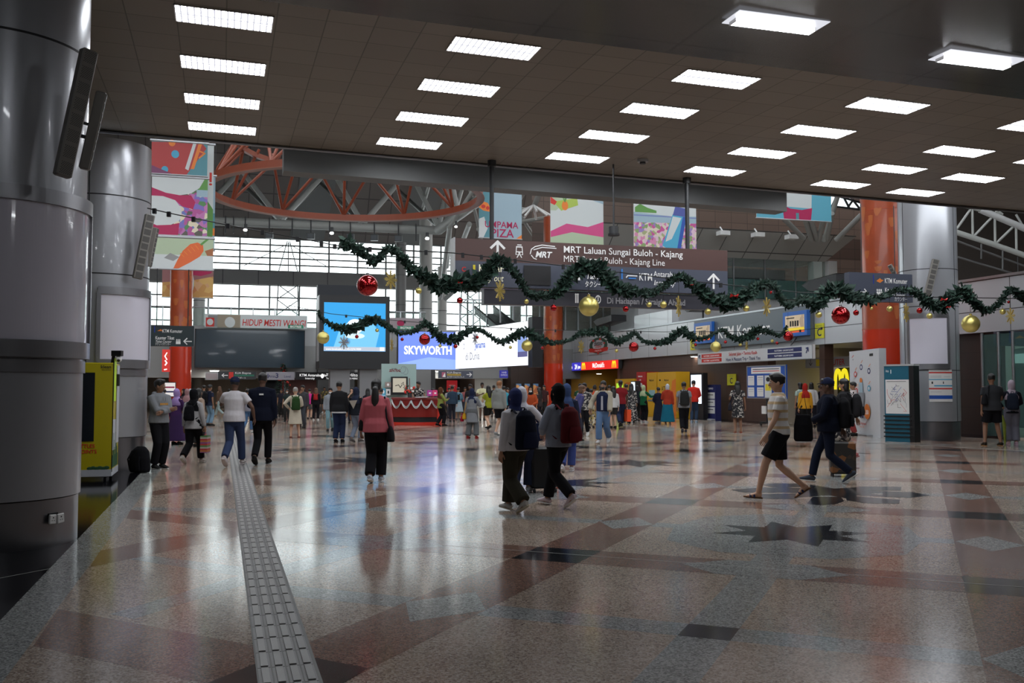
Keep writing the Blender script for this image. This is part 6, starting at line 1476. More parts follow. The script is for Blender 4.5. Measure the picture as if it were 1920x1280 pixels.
def person(px, py, yt, yaw, label, skin='m', hair='short', hc='k', top='tee', tc=(.3, .3, .3), bot='pants', bc=(.02, .02, .03), shoe=(.02, .02, .02), arms=('down', 'down'), walk=0.0, hem=.84, wide=0.0, fem=False,
           hij=None, mask=None, turn=0.0, lean=0.0, fat=1.0, sole=None, socks=None, Y=None, H=None, base=None, group='people crossing or waiting in the concourse', extra=None, nod=0.0, hemw=None, gap=1.0, sandal=False):
    g = G(px, py) if Y is None else V((AY(px, 700, Y).x, Y, 0))
    if Y is not None and base is not None: g.z = base
    zt = AY(px, yt, g.y).z - g.z
    K = (H or min(1.90, max(1.50, zt))) / 1.715
    dist = g.length; vx = min(.017, max(.0085, dist * .00055))
    root = thing('person', label, 'person', g, R(yaw), group); Z = V((0, 0, 0))
    hx, sxw = (.088, .165 if fem else .185); hz = .905 - abs(walk) * .045
    def shear(p): return V((p.x, p.y + max(0, p.z - .95) * lean, p.z))
    # feet
    st = walk
    feet = {}
    for sd, f in ((1, st), (-1, -st)):
        if abs(st) < .05: A = V((sd * hx * 1.05 * gap, .015 * sd, .085)); ptc = 0
        elif f > 0: A = V((sd * hx * .8, f * .62 - .02, .095)); ptc = -R(10) * min(1, f)
        else: A = V((sd * hx * .8, f * .66, .085 + abs(f) * .20)); ptc = R(52) * min(1, abs(f) * 1.3)
        hp = V((sd * hx, 0, hz)); kn, A = ik(hp, A, .425, .42, V((0, 1, 0)))
        feet[sd] = (hp, kn, A, ptc)
    body = MB(); body.weld = True
    w = 1.0 if not fem else .93
    def T(pts, rad, n=10, bb=None, side=None): (bb or body).tube([shear(V(p)) for p in pts], rad, n, None, side)
    T([(0, 0, hz - .09), (0, 0, hz), (0, 0, .98), (0, .005, 1.06), (0, .01, 1.18), (0, .01, 1.30), (0, 0, 1.385), (0, -.005, 1.43)],
      [(.10, .08), (.155, .115), (.155 * w + .005, .11), (.128 * w, .095), (.145 * w, .108), (.16 * w, .108), (.135, .08), (.06, .055)], 14, side=(1, 0, 0))
    T([(0, -.005, 1.40), (0, .0, 1.45), (0, .008, 1.53)], [(.06, .06), (.05, .053), (.05, .055)], 10, side=(1, 0, 0))
    for sd in (1, -1):
        hp, kn, A, ptc = feet[sd]
        T([hp + V((0, 0, .02)), hp.lerp(kn, .45), kn, kn.lerp(A, .3), kn.lerp(A, .75), A], [.085, .072, .055, .056, .040, .038], 10)
        fd = V((0, math.cos(ptc), -math.sin(ptc))); up = V((0, math.sin(ptc), math.cos(ptc)))
        T([A - fd * .045 - up * .035, A + fd * .02 - up * .03, A + fd * .10 - up * .05, A + fd * .165 - up * .062], [(.034, .038), (.038, .04), (.042, .025), (.03, .015)], 10, side=(1, 0, 0))
    hands = []
    for sd, ap in ((1, arms[0]), (-1, arms[1])):
        tg, pole, curl = ARM[ap]; sh = V((sd * sxw, -.005, 1.372)); wr = V((tg[0] * sd, tg[1], tg[2]))
        if ap == 'cross' and sd < 0: wr.z -= .055; wr.y += .03
        el, wr = ik(sh, wr, .285, .255, V((pole[0] * sd, pole[1], pole[2])))
        T([V((sd * .10, 0, 1.375)), sh, sh.lerp(el, .35), sh.lerp(el, .8), el, el.lerp(wr, .3), wr], [.055, .055, .046, .040, .038, .037, .025], 10)
        d = (wr - el).normalized(); pn = V((-sd, .15, 0)) if ap in ('down', 'fwd', 'back', 'bag', 'out') else V((0, -1, .2)) if ap in ('ear', 'strap', 'cross', 'mouth') else V((-sd * .4, 0, 1)) if ap in ('phone',) else V((-sd * .2, -.2, -1))
        hands.append((sd, shear(wr), d, pn, curl, sh, el, wr))
    # head
    rot = Matrix.Rotation(R(turn), 3, 'Z') @ Matrix.Rotation(R(-nod), 3, 'X'); HB = shear(V((0, .012, 1.475)))
    def hp_(x, y, z): return HB + rot @ V((x, y, z))
    prof = ((.0, .026, .030, .052), (.012, .044, .05, .040), (.045, .056, .072, .024), (.085, .067, .088, .010), (.13, .073, .096, .003), (.175, .072, .096, -.002), (.21, .058, .080, -.004), (.232, .030, .042, -.005), (.24, .008, .01, -.005))
    hx_ = rot @ V((1, 0, 0)); body.tube([hp_(0, cy, z) for z, rx, ry, cy in prof], [(rx, ry) for z, rx, ry, cy in prof], 16, None, tuple(hx_))
    body.tube([hp_(0, .092, .125), hp_(0, .108, .095), hp_(0, .113, .078), hp_(0, .098, .066)], [.009, .012, .0155, .011], 8, None, tuple(hx_))
    for s_ in (-1, 1): body.ball(hp_(s_ * .076, -.005, .105), (.012, .022, .034), 8, 6, None, rot)
    vs, fs = remeshed(body, vx, 2, .4)
    out = MB(); skm = SK[skin]; out.add(vs, fs, skm, True)
    for (sd, wr, d, pn, curl, *_r) in hands: hand(out, wr, d, pn, -sd if pn.z > -.5 else sd, curl, 1.0, skm)
    sc = (K, K, K)
    def put(mb, name, par=None, m=None):
        o = mb.build(name, par or root, m); 
        if par is None: o.scale = sc
        return o
    put(out, 'body')
    if dist < 34:
        f = MB()
        for s_ in (-1, 1):
            f.ball(hp_(s_ * .030, .090, .112), (.014, .008, .008), 10, 6, eyew, rot); f.ball(hp_(s_ * .030, .0965, .112), (.0065, .004, .0065), 8, 6, iris, rot)
            f.tube([hp_(s_ * .014, .100, .130), hp_(s_ * .032, .099, .136), hp_(s_ * .05, .086, .130)], [.003, .0045, .003], 6, HR[hc])
        if not mask: f.tube([hp_(-.022, .096, .045), hp_(0, .104, .046), hp_(.022, .096, .045)], [.003, .0075, .003], 6, lipm)
        put(f, 'face_detail')
    if mask:
        b = MB(); b.ball(hp_(0, .060, .052), (.058, .058, .045), 14, 8, maskm if mask == 'w' else black, rot); put(b, 'face_mask')
    # ---------- clothing
    def shell(mb, name, m, sm=6, fac=.5):
        v, f = remeshed(mb, vx * 1.1, sm, fac); o = MB(); o.add(v, f, m, True); return put(o, name)
    topm = tc if not isinstance(tc, tuple) else cloth(tc); botm = bc if not isinstance(bc, tuple) else cloth(bc)
    def newmb(): q = MB(); q.weld = True; return q
    e = .016 * fat + wide * .3
    tb = newmb(); hm = hem
    if top != 'none':
        if top in ('hoodie', 'jacket'): e += .016
        bell = hemw if hemw is not None else (.02 if hm > .7 else .06)
        fr = (fat - 1) * .16
        rings = [(0, 0, 1.455), (0, 0, 1.40), (0, .01, 1.30), (0, .012 + fr * .3, 1.18), (0, .008 + fr * .4, 1.06), (0, 0, .97)]
        rr_ = [(.072 + e * .4, .066 + e * .4), (.150 * w + e, .088 + e), (.168 * w + e + fr, .116 + e + fr), (.158 * w + e + fr, .118 + e + fr), (.15 * w + e + fr, .112 + e + fr), (.168 * w + e + fr, .126 + e + fr)]
        if hm < .95:
            n = max(1, int((.95 - hm) / .12))
            for i in range(1, n + 1): z = .95 - (.95 - hm) * i / n; k = (.95 - z); rings.append((0, 0, z)); rr_.append((.172 * w + e + fr + bell * k * 2.2, .132 + e + fr + bell * k * 2.0))
        T(rings[::-1], rr_[::-1], 18, tb, (1, 0, 0))
        sl = {'tee': .62, 'long': 1, 'hoodie': 1, 'jacket': 1, 'vest': 0, 'mid': 1.3}.get(top, 1)
        for (sd, wr_, d, pn, curl, sh, el, wr) in hands:
            pts = [V((sd * .06, 0, 1.355)), V((sd * .12, 0, 1.362)), sh + V((sd * -.008, 0, -.006))]; rad = [.075 + e * .3, .066 + e * .5, .055 + e * .8]
            if sl >= 1: pts += [sh.lerp(el, .5), el, el.lerp(wr, .5), el.lerp(wr, .93)]; rad += [.048 + e * .8, .042 + e * .8, .037 + e * .8, .030 + e * .8]
            elif sl > 0: pts += [sh.lerp(el, sl)]; rad += [.050 + e * 1.1]
            T(pts, rad, 10, tb)
        if top == 'hoodie': T([(-.08, .07, 1.40), (-.10, -.03, 1.44), (0, -.10, 1.43), (.10, -.03, 1.44), (.08, .07, 1.40)], [.03, .045, .055, .045, .03], 8, tb)
        shell(tb, {'tee': 't_shirt', 'long': 'long_sleeved_top', 'hoodie': 'hooded_sweatshirt', 'jacket': 'jacket', 'vest': 'sleeveless_top'}.get(top, 'top'), topm)
    bb = newmb(); be = .010 + wide
    if bot in ('pants', 'shorts'):
        T([(0, 0, hz - .10), (0, 0, hz - .02), (0, 0, .97), (0, 0, 1.03)], [(.10, .10), (.168 + be, .128 + be), (.160 + be, .120 + be), (.142 + be, .108 + be)], 16, bb, (1, 0, 0))
        for sd in (1, -1):
            hp, kn, A, ptc = feet[sd]; k0 = .10 + be * .6
            if bot == 'pants': T([hp + V((0, 0, .02)), hp.lerp(kn, .45), kn, kn.lerp(A, .4), kn.lerp(A, .94) - V((0, .008, 0))], [k0, .080 + be, .064 + be, .060 + be * 1.2, .050 + be * 1.5], 12, bb)
            else: T([hp + V((0, 0, .02)), hp.lerp(kn, .45), hp.lerp(kn, .82)], [k0 + .01, .092 + be, .088 + be * 1.3], 12, bb)
        shell(bb, 'trousers' if bot == 'pants' else 'shorts', botm)
    elif bot in ('skirt', 'midi'):
        zb = .12 if bot == 'skirt' else .42; fl = .13 if bot == 'skirt' else .10
        n = 6; T([(0, 0, 1.03 - (1.03 - zb) * (1 - i / n)) for i in range(n + 1)], [(.15 + fl * (1 - i / n) ** 1.0 + (.03 if i < n else 0), .115 + (fl + abs(walk) * .15) * (1 - i / n) + (.02 if i < n else 0)) for i in range(n + 1)], 18, bb, (1, 0, 0))
        shell(bb, 'skirt', botm)
    # shoes
    shm = cloth(shoe); som = cloth(sole) if sole else shm
    for sd in (1, -1):
        hp, kn, A, ptc = feet[sd]; fd = V((0, math.cos(ptc), -math.sin(ptc))); up = V((0, math.sin(ptc), math.cos(ptc)))
        b = MB(); c = A - up * .085
        if sandal:
            b.tube([A - fd * .06 - up * .070, A + fd * .08 - up * .070, A + fd * .17 - up * .070, A + fd * .195 - up * .069], [(.036, .012), (.045, .013), (.040, .012), (.018, .010)], 12, som, (1, 0, 0)); so_ = put(b, 'sandal_sole')
            b = MB()
            for l_, r_ in ((.055, .048), (.105, .046)):
                b.tube([A + fd * l_ - up * .066 + V((math.cos(R(q_)) * r_, 0, 0)) + up * (math.sin(R(q_)) * (.052 if l_ < .1 else .036)) for q_ in range(0, 181, 30)], [(.014, .004)] * 7, 6, shm, tuple(fd))
            q = b.build('sandal_strap', so_); continue
        b.tube([A - fd * .062 - up * .042, A - fd * .03 - up * .028, A + fd * .03 - up * .022, A + fd * .10 - up * .042, A + fd * .175 - up * .056, A + fd * .20 - up * .062], [(.026, .030), (.042, .042), (.044, .044), (.048, .032), (.040, .022), (.02, .012)], 12, shm, (1, 0, 0)); so_ = put(b, 'shoe')
        b = MB(); b.tube([A - fd * .070 - up * .074, A - fd * .04 - up * .074, A + fd * .08 - up * .074, A + fd * .17 - up * .072, A + fd * .21 - up * .070], [(.026, .011), (.043, .012), (.049, .012), (.043, .011), (.018, .009)], 12, som, (1, 0, 0)); q = b.build('sole', so_)
    # hair / headwear
    h = newmb(); hb = MB()
    if hij is None:
        def cap_(o, zlow, back):
            pts, rad = [], []
            for z, rx, ry, cy in ((zlow, .068, .075, -.030), (.12, .076, .085, -.018), (.155, .080, .098, -.008), (.195, .078, .100, -.002), (.228, .058, .076, -.006), (.25, .026, .035, -.008), (.256, .006, .01, -.008)):
                pts.append(hp_(0, cy - back, z)); rad.append((rx + o, ry + o))
            return pts, rad
        p_, r_ = cap_(.006 if hair != 'afro' else .02, .06 if hair != 'short' else .085, .002); h.tube(p_, r_, 16, None, tuple(hx_))
        if hair in ('short', 'spiky'): h.tube([hp_(-.05, .07, .205), hp_(0, .088, .215), hp_(.05, .07, .205)], [.02, .026, .02], 8)
        if hair == 'long': h.tube([hp_(0, -.05, .12), hp_(0, -.085, .03), hp_(0, -.10, -.07), hp_(0, -.11, -.17), hp_(0, -.12, -.25)], [(.085, .05), (.095, .045), (.095, .04), (.08, .035), (.05, .02)], 12, None, tuple(hx_)); [h.tube([hp_(s_ * .07, -.01, .15), hp_(s_ * .084, -.01, .05), hp_(s_ * .085, -.03, -.06)], [.03, .028, .02], 8) for s_ in (-1, 1)]
        if hair == 'bob': h.tube([hp_(0, -.04, .12), hp_(0, -.05, .03), hp_(0, -.05, -.02)], [(.088, .06), (.098, .06), (.085, .05)], 12, None, tuple(hx_))
        if hair == 'pony': h.tube([hp_(0, -.085, .12), hp_(0, -.115, .08), hp_(0, -.120, 0), hp_(.0, -.125, -.10), hp_(.0, -.125, -.20), hp_(0, -.12, -.26)], [.036, .052, .062, .066, .05, .016], 10, None, tuple(hx_)); h.ball(hp_(0, -.07, .13), .055, 10, 8)
        if hair == 'bun': h.ball(hp_(0, -.07, .235), .042, 10, 8)
        v, f = remeshed(h, vx, 2, .4); hb.add(v, f, HR[hc], True); ho = put(hb, 'hair')
        if hair == 'pony': b = MB(); b.tube([hp_(-.03, -.095, .10), hp_(.0, -.135, .11), hp_(.03, -.095, .10)], .012, 8, silverf); put(b, 'hair_clip')
        if hair == 'cap' or extra == 'cap':
            b = MB(); b.tube([hp_(0, -.005, .15), hp_(0, -.005, .19), hp_(0, -.006, .235), hp_(0, -.006, .26)], [(.088, .108), (.088, .106), (.066, .08), (.012, .015)], 18, cloth(extra[1]) if isinstance(extra, tuple) and extra[0] == 'cap' else navyc, tuple(hx_)); b.tube([hp_(0, .07, .158), hp_(0, .12, .155), hp_(0, .165, .145)], [(.075, .008), (.07, .007), (.045, .005)], 12, navyc, tuple(hx_)); put(b, 'cap')
    else:
        hm_ = cloth(hij)
        h.tube([hp_(0, -.022, -.02), hp_(0, -.028, .04), hp_(0, -.026, .10), hp_(0, -.020, .16), hp_(0, -.014, .215), hp_(0, -.014, .25), hp_(0, -.014, .262)], [(.070, .062), (.080, .078), (.090, .094), (.092, .103), (.074, .086), (.035, .045), (.01, .012)], 16, None, tuple(hx_))
        h.tube([shear(V((0, .0, 1.20))), shear(V((0, .0, 1.29))), shear(V((0, .0, 1.38))), shear(V((0, .005, 1.45))), hp_(0, -.005, .03)], [(.175, .125), (.192, .125), (.165, .115), (.095, .092), (.066, .075)], 16, None, (1, 0, 0))
        for s_ in (-1, 1): h.tube([hp_(s_ * .06, .045, .15), hp_(s_ * .066, .05, .08), hp_(s_ * .045, .055, .01)], [.02, .022, .022], 8)
        h.tube([hp_(-.05, .062, .185), hp_(0, .078, .196), hp_(.05, .062, .185)], [.018, .018, .018], 8)
        v, f = remeshed(h, vx, 3, .5); hb.add(v, f, hm_, True); put(hb, 'headscarf')
    info = dict(root=root, K=K, hands=hands, yaw=R(yaw), g=g, e=e, shear=shear)
    return info
navyc = cloth((.015, .02, .05))
def loc_of(i, p):
    q = Matrix.Rotation(i['yaw'], 3, 'Z') @ (V(p) * i['K']); return q + i['g']
def backpack(i, label, col=(.01, .01, .015), w=.30, h=.44, d=.17, z=.98, accent=None, name='backpack', x=0.0, strap=True):
    K = i['K']; yb = i['shear'](V((0, -.115 - i['e'], z + h / 2))).y
    t = thing(name, label, 'bag', loc_of(i, (x, yb, z)), i['yaw']); m = cloth(col)
    b = MB(); b.weld = True; b.tube([(0, -d / 2, 0), (0, -d / 2, .04), (0, -d / 2 - .01, h * .45), (0, -d / 2 + .01, h * .85), (0, -d / 2 + .02, h)], [(w * .44, d * .42), (w * .5, d * .5), (w * .5, d * .5), (w * .44, d * .42), (w * .22, d * .2)], 14, None, (1, 0, 0))
    v, f = remeshed(b, .016, 2); q = MB(); q.add(v, f, m, True); o = q.build('pack_body', t); o.scale = (K, K, K)
    b = MB(); b.tube([(0, -d - .01, .03), (0, -d - .015, h * .22), (0, -d - .005, h * .45)], [(w * .36, .03), (w * .38, .04), (w * .30, .025)], 12, cloth(accent) if accent else m, (1, 0, 0)); o = b.build('front_pocket', t); o.scale = (K, K, K)
    if strap:
        for s_ in (-1, 1):
            b = MB(); b.tube([(s_ * w * .3, -.02, h * .92), (s_ * .11, .06, h + .03 + (1.40 - z - h) * .6), (s_ * .12, .16, h * .7 + (1.35 - z - h) * .6), (s_ * .14, .20, h * .35), (s_ * w * .46, .02, h * .12)], [(.024, .007)] * 5, 8, m); o = b.build('strap', t); o.scale = (K, K, K)
    b = MB(); b.tube([(-.035, -.03, h), (-.03, -.03, h + .035), (.03, -.03, h + .035), (.035, -.03, h)], .008, 6, m); o = b.build('handle', t); o.scale = (K, K, K)
    return t
def handbag(i, label, sd=1, z=.78, col=(.01, .01, .012), w=.28, h=.24, d=.12, name='handbag', y=.0, xo=.24, straplen=True, acc=None, m=None):
    K = i['K']; t = thing(name, label, 'bag', loc_of(i, (sd * xo, y, z)), i['yaw']); mm = m or cloth(col)
    b = MB(); b.weld = True; b.tube([(0, 0, 0), (0, 0, .03), (0, 0, h * .6), (0, 0, h)], [(d * .5, w * .42), (d * .6, w * .5), (d * .5, w * .48), (d * .2, w * .38)], 14, None, (1, 0, 0))
    v, f = remeshed(b, .015, 2); q = MB(); q.add(v, f, mm, True); o = q.build('bag_body', t); o.scale = (K, K, K)
    b = MB()
    if straplen: b.tube([(0, -w * .4, h * .8), (-sd * .06, -.07, (1.35 - z) * .6), (-sd * .10, -.03, 1.43 - z), (-sd * .08, .07, (1.35 - z) * .75), (0, w * .4, h * .8)], [(.014, .005)] * 5, 6, cloth(acc) if acc else mm)
    else: b.tube([(0, -w * .2, h), (0, -w * .15, h + .09), (0, w * .15, h + .09), (0, w * .2, h)], .008, 6, mm)
    o = b.build('strap' if straplen else 'handle', t); o.scale = (K, K, K)
    return t
def carrier(i, label, sd, size, m, hand_i=0):
    """box shaped paper bag hanging from a hand"""
    hd = i['hands'][hand_i]; p = hd[1] + hd[2] * .09; w, d, h = size; K = i['K']
    t = thing('carrier_bag', label, 'bag', loc_of(i, p), i['yaw'] + .2); b = MB()
    b.add([(-d / 2, -w / 2, -h - .12), (d / 2, -w / 2, -h - .12), (d / 2, w / 2, -h - .12), (-d / 2, w / 2, -h - .12), (-d / 2, -w / 2, -.12), (d / 2, -w / 2, -.12), (d / 2, w / 2, -.12), (-d / 2, w / 2, -.12)], [(0, 3, 2, 1), (0, 1, 5, 4), (1, 2, 6, 5), (2, 3, 7, 6), (3, 0, 4, 7)], m); o = b.build('bag_body', t); o.scale = (K, K, K)
    b = MB(); b.tube([(0, -w * .25, -.13), (0, 0, .0), (0, w * .25, -.13)], .006, 6, m); o = b.build('handle', t); o.scale = (K, K, K)
def phone(i, label, hand_i=0):
    hd = i['hands'][hand_i]; p = hd[1] + hd[2] * .07; t = thing('mobile_phone', label, 'phone', loc_of(i, p + V((0, 0, .02))), i['yaw'])
    b = MB(); b.box(-.036, -.005, -.03, .036, .005, .11, black, .004); o = b.build('phone_body', t); o.rotation_euler = (R(35), 0, 0); o.scale = (i['K'],) * 3
N_, W_c = (.012, .016, .04), (.55, .55, .56)
exec_people = True
P = person
# --- left side
p = P(296, 879, 711, -125, 'young man in grey hoodie leaning on the round column with crossed arms', 't', 'short', top='hoodie', tc=(.21, .22, .24), bot='pants', bc=(.008, .008, .010), shoe=(.02, .02, .02), sole=(.6, .6, .6), arms=('cross', 'cross'), turn=28, wide=.008, hem=.88)
b = MB(); om = M('orange_chest_print', (.6, .28, .03), .6)
for k in range(6): b.box(-.085 + .03 * k, .158, 1.225, -.063 + .03 * k, .163, 1.262, om)
b.tube([(-.025, .16, 1.37), (-.028, .172, 1.30)], .004, 5, W_c and cloth((.2, .2, .2))); b.tube([(.025, .16, 1.37), (.028, .172, 1.31)], .004, 5, cloth((.2, .2, .2))); o = b.build('chest_print', p['root']); o.scale = (p['K'],) * 3
t = thing('backpack', 'large black backpack standing on the floor behind the leaning man', 'bag', G(262, 886), R(-20)); b = MB(); b.weld = True
b.tube([(0, 0, .01), (0, 0, .06), (0, 0, .25), (0, .02, .40), (0, .03, .47)], [(.19, .12), (.21, .14), (.20, .14), (.16, .11), (.08, .05)], 14, None, (1, 0, 0)); v_, f_ = remeshed(b, .016, 2); q = MB(); q.add(v_, f_, cloth((.006, .006, .008)), True); q.build('pack_body', t)
b = MB(); b.tube([(-.08, -.10, .40), (-.12, -.17, .25), (-.10, -.14, .06)], [(.02, .006)] * 3, 6, cloth((.006, .006, .008))); b.tube([(.0, -.13, .05), (.0, -.15, .2), (0, -.13, .3)], [(.12, .03)] * 3, 10, cloth((.006, .006, .008))); b.build('strap', t)
p = P(361, 869, 737, -8, 'woman in white cardigan and black headscarf walking away with black backpack', 'm', hij=(.008, .008, .01), top='long', tc=(.42, .41, .42), bot='pants', bc=(.008, .008, .01), shoe=(.5, .48, .45), arms=('bag', 'down'), walk=.5, hem=.80, fem=True, wide=.012, hemw=.07)
backpack(p, 'small black backpack on the woman in white cardigan', (.008, .008, .010), .26, .36, .14, .99)
sm = patterned('striped_carrier_print', (.5, .04, .05), [(.5, .48, .42), (.10, .25, .08), (.55, .06, .06), (.28, .08, .25), (.5, .2, .05)], 4.5, .5, .6, 'stripe')
carrier(p, 'multicoloured striped paper bag carried beside the white cardigan', 1, (.30, .16, .38), sm, 0)
p = P(438, 874, 707, 0, 'man in white tee and blue jeans walking away on the tactile strip', 'd', 'short', top='tee', tc=(.56, .54, .57), bot='pants', bc=(.035, .050, .11), shoe=(.55, .5, .5), arms=('out', 'reach'), walk=.55, hem=.86, wide=.004, fat=1.15, extra='cap')
p = P(490, 871, 699, 2, 'tall man in navy jacket and black trousers walking away holding a phone', 'd', 'short', top='jacket', tc=(.006, .008, .018), bot='pants', bc=(.006, .006, .008), shoe=(.012, .012, .012), arms=('down', 'front'), walk=.40, hem=.82, fat=1.1)
b = MB(); b.box(-.02, -.165, 1.30, .06, -.16, 1.33, white); o = b.build('jacket_logo', p['root']); o.scale = (p['K'],) * 3
phone(p, 'dark phone held low by the navy jacket man', 0)
P(332, 838, 729, -20, 'person in dark purple robe and lavender headscarf behind the leaning man', 'm', hij=(.32, .22, .48), top='long', tc=(.05, .02, .08), bot='skirt', bc=(.04, .02, .07), arms=('front', 'down'), fem=True, hem=.6, Y=26)
P(351, 800, 733, 10, 'person in mauve headscarf in the seated crowd at left', 'm', hij=(.30, .17, .18), top='long', tc=(.06, .03, .05), bot='skirt', bc=(.03, .02, .03), fem=True, hem=.6, Y=33, arms=('front', 'front'))
P(345, 790, 735, 150, 'person in black headscarf facing out in the crowd at left', 'm', hij=(.01, .01, .012), top='long', tc=(.03, .02, .04), bot='skirt', bc=(.02, .02, .02), fem=True, hem=.6, Y=38)
P(357, 790, 737, 30, 'small person in pale headscarf at the far left crowd', 'm', hij=(.4, .42, .45), top='long', tc=(.2, .15, .14), bot='skirt', bc=(.02, .02, .02), fem=True, hem=.6, Y=41)
P(308, 800, 735, 90, 'dark haired person partly hidden by the leaning man', 'm', 'short', top='tee', tc=(.03, .03, .04), Y=36)
P(373, 838, 728, -30, 'woman with long dark hair in beige fluffy sweater beyond the black headscarf', 'm', 'long', top='long', tc=(.38, .28, .22), bot='pants', bc=(.02, .02, .02), fem=True, wide=.014, Y=25)
p = P(392, 798, 721, -35, 'man in dark tee and light blue jeans with black backpack near the far left pillar', 't', 'short', top='tee', tc=(.02, .025, .05), bot='pants', bc=(.16, .26, .36), shoe=(.02, .02, .02))
backpack(p, 'black backpack of the man in light blue jeans', (.01, .01, .012))
P(383, 790, 722, 60, 'dark haired person facing the man with light blue jeans', 'm', 'short', top='tee', tc=(.03, .03, .03), Y=44)
p = P(411, 782, 724, 70, 'woman with brown hair stepping left beyond the white tee man', 'm', 'long', 'b', top='long', tc=(.10, .06, .04), bot='pants', bc=(.3, .38, .38), walk=.5, fem=True, shoe=(.4, .3, .2))
P(465, 800, 730, -10, 'person in grey top and blue jeans half hidden between the two walking men', 'm', 'short', top='long', tc=(.20, .20, .24), bot='pants', bc=(.08, .16, .30), shoe=(.5, .5, .5), walk=.4, Y=33)
P(463, 770, 727, 180, 'far person in beige standing in the tunnel mouth', 'm', 'short', top='long', tc=(.3, .28, .24), Y=60)
p = P(553, 820, 726, 18, 'woman with grey hair in cream dress and red sandals carrying a green backpack', 'l', 'short', 'w', top='long', tc=(.50, .45, .36), bot='none', shoe=(.18, .03, .03), arms=('front', 'hip'), hem=.46, wide=.03, fem=True, hemw=.05, gap=1.5, sandal=True)
backpack(p, 'dark green backpack on the cream dress', (.02, .05, .015), .30, .46, .17, .94)
p = P(567, 802, 722, 165, 'man in dark grey jacket holding a hand to his mouth behind the cream dress', 't', 'short', top='jacket', tc=(.05, .05, .055), bot='pants', bc=(.05, .055, .065), arms=('mouth', 'down'))
P(538, 790, 732, 180, 'small masked person by the festive tree left of the cream dress', 'm', 'long', top='tee', tc=(.02, .03, .03), bot='pants', bc=(.02, .02, .02), mask='w', fem=True)
p = P(580, 785, 735, 0, 'person in bright pink top beyond the dark grey jacket', 'l', 'short', top='tee', tc=(.60, .04, .25), bot='shorts', bc=(.1, .1, .1), fem=True)
p = P(592, 788, 727, 5, 'person in black with a red backpack walking away toward the maroon stairs', 't', 'long', 'b', top='long', tc=(.012, .01, .012), bot='pants', bc=(.01, .01, .01), shoe=(.6, .6, .6), fem=True, gap=1.3)
backpack(p, 'small red backpack on the person in black', (.32, .02, .02), .24, .30, .12, 1.08)
P(608, 774, 725, 180, 'person in black and gold floral shirt before the maroon stairs', 't', 'short', top='tee', tc=goldfl, bot='shorts', bc=(.02, .02, .02), shoe=(.5, .5, .5))
p = P(620, 800, 727, 185, 'masked man in grey coming forward beside the dark haired man', 'm', 'short', top='hoodie', tc=(.22, .24, .27), bot='pants', bc=(.15, .25, .28), mask='w', Y=34, walk=.3)
p = P(635, 829, 715, -5, 'dark haired man in black sweater and navy trousers seen from behind', 'm', 'short', top='long', tc=(.015, .015, .017), bot='pants', bc=(.015, .022, .055), shoe=(.008, .008, .008), hem=.86, fat=1.1, wide=.008)
b = MB(); b.tube([(0, 0, .825), (0, 0, .865)], [(.212, .168), (.212, .168)], 18, cloth((.5, .5, .52)), (1, 0, 0), False); o = b.build('shirt_hem', p['root']); o.scale = (p['K'],) * 3
p = P(667, 829, 726, -28, 'woman in dark printed headscarf and grey jeans beside the man in black sweater', 'm', hij=(.02, .025, .05), top='long', tc=(.012, .014, .02), bot='pants', bc=(.15, .18, .24), shoe=(.10, .09, .09), fem=True, walk=.2, arms=('front', 'down'))
b = MB(); b.add([(-.16, -.150, 1.30), (.16, -.150, 1.32), (.02, -.158, 1.04)], [(0, 1, 2)], cloth((.33, .29, .25))); o = b.build('printed_shawl', p['root']); o.scale = (p['K'],) * 3
P(660, 795, 726, 175, 'woman resting chin on hand beyond the printed headscarf', 'l', 'long', top='tee', tc=(.03, .03, .03), arms=('mouth', 'down'), fem=True, Y=42)
P(690, 790, 728, 20, 'person with long black hair left of the pink top', 'm', 'long', top='tee', tc=(.02, .02, .03), fem=True, Y=38)
p = P(704, 905, 711, 0, 'woman with black ponytail in rose pink top and black trousers walking away', 'm', 'pony', top='long', tc=(.42, .10, .12), bot='pants', bc=(.008, .008, .009), shoe=(.45, .5, .58), sole=(.6, .6, .6), arms=('bag', 'bag'), walk=.24, hem=.84, fem=True, fat=1.2, wide=.016, hemw=.03)
handbag(p, 'black shoulder bag on the right side of the pink top', 1, .68, (.008, .008, .010), .26, .26, .12, y=-.03, xo=.25)
handbag(p, 'black handbag on the left side of the pink top', -1, .86, (.012, .012, .014), .24, .26, .10, y=.06, xo=.24, straplen=False)
P(715, 800, 728, 10, 'person in light blue shirt hidden behind the pink top woman', 'm', 'short', top='tee', tc=(.30, .45, .60), Y=36)
# --- desk attendant
p = P(783, 790, 715, 200, 'attendant in black floral shirt standing behind the red desk', 't', 'short', top='tee', tc=floralk, bot='pants', bc=(.02, .02, .02), arms=('desk', 'desk'), Y=41.3, lean=.25, turn=-60)
p = P(826, 799, 726, -60, 'masked woman in olive green top with brown headscarf looking at a phone', 'm', hij=(.10, .04, .02), top='long', tc=(.22, .25, .06), bot='pants', bc=(.01, .01, .01), shoe=(.01, .01, .01), arms=('phone', 'phone'), mask='w', fem=True, wide=.012, hem=.8, walk=.2)
phone(p, 'phone in the hands of the olive green woman', 0)
p = P(859, 787, 726, 0, 'woman in denim jacket and long pale blue skirt with small black backpack', 'm', 'short', top='long', tc=(.12, .24, .32), bot='midi', bc=(.30, .37, .42), shoe=(.1, .08, .08), fem=True, arms=('front', 'front'))
backpack(p, 'small black backpack on the denim jacket', (.012, .012, .014), .22, .28, .10, 1.05)
P(848, 792, 723, 10, 'person in dark blue shirt beyond the denim jacket', 'm', 'short', top='long', tc=(.03, .05, .08), Y=44)
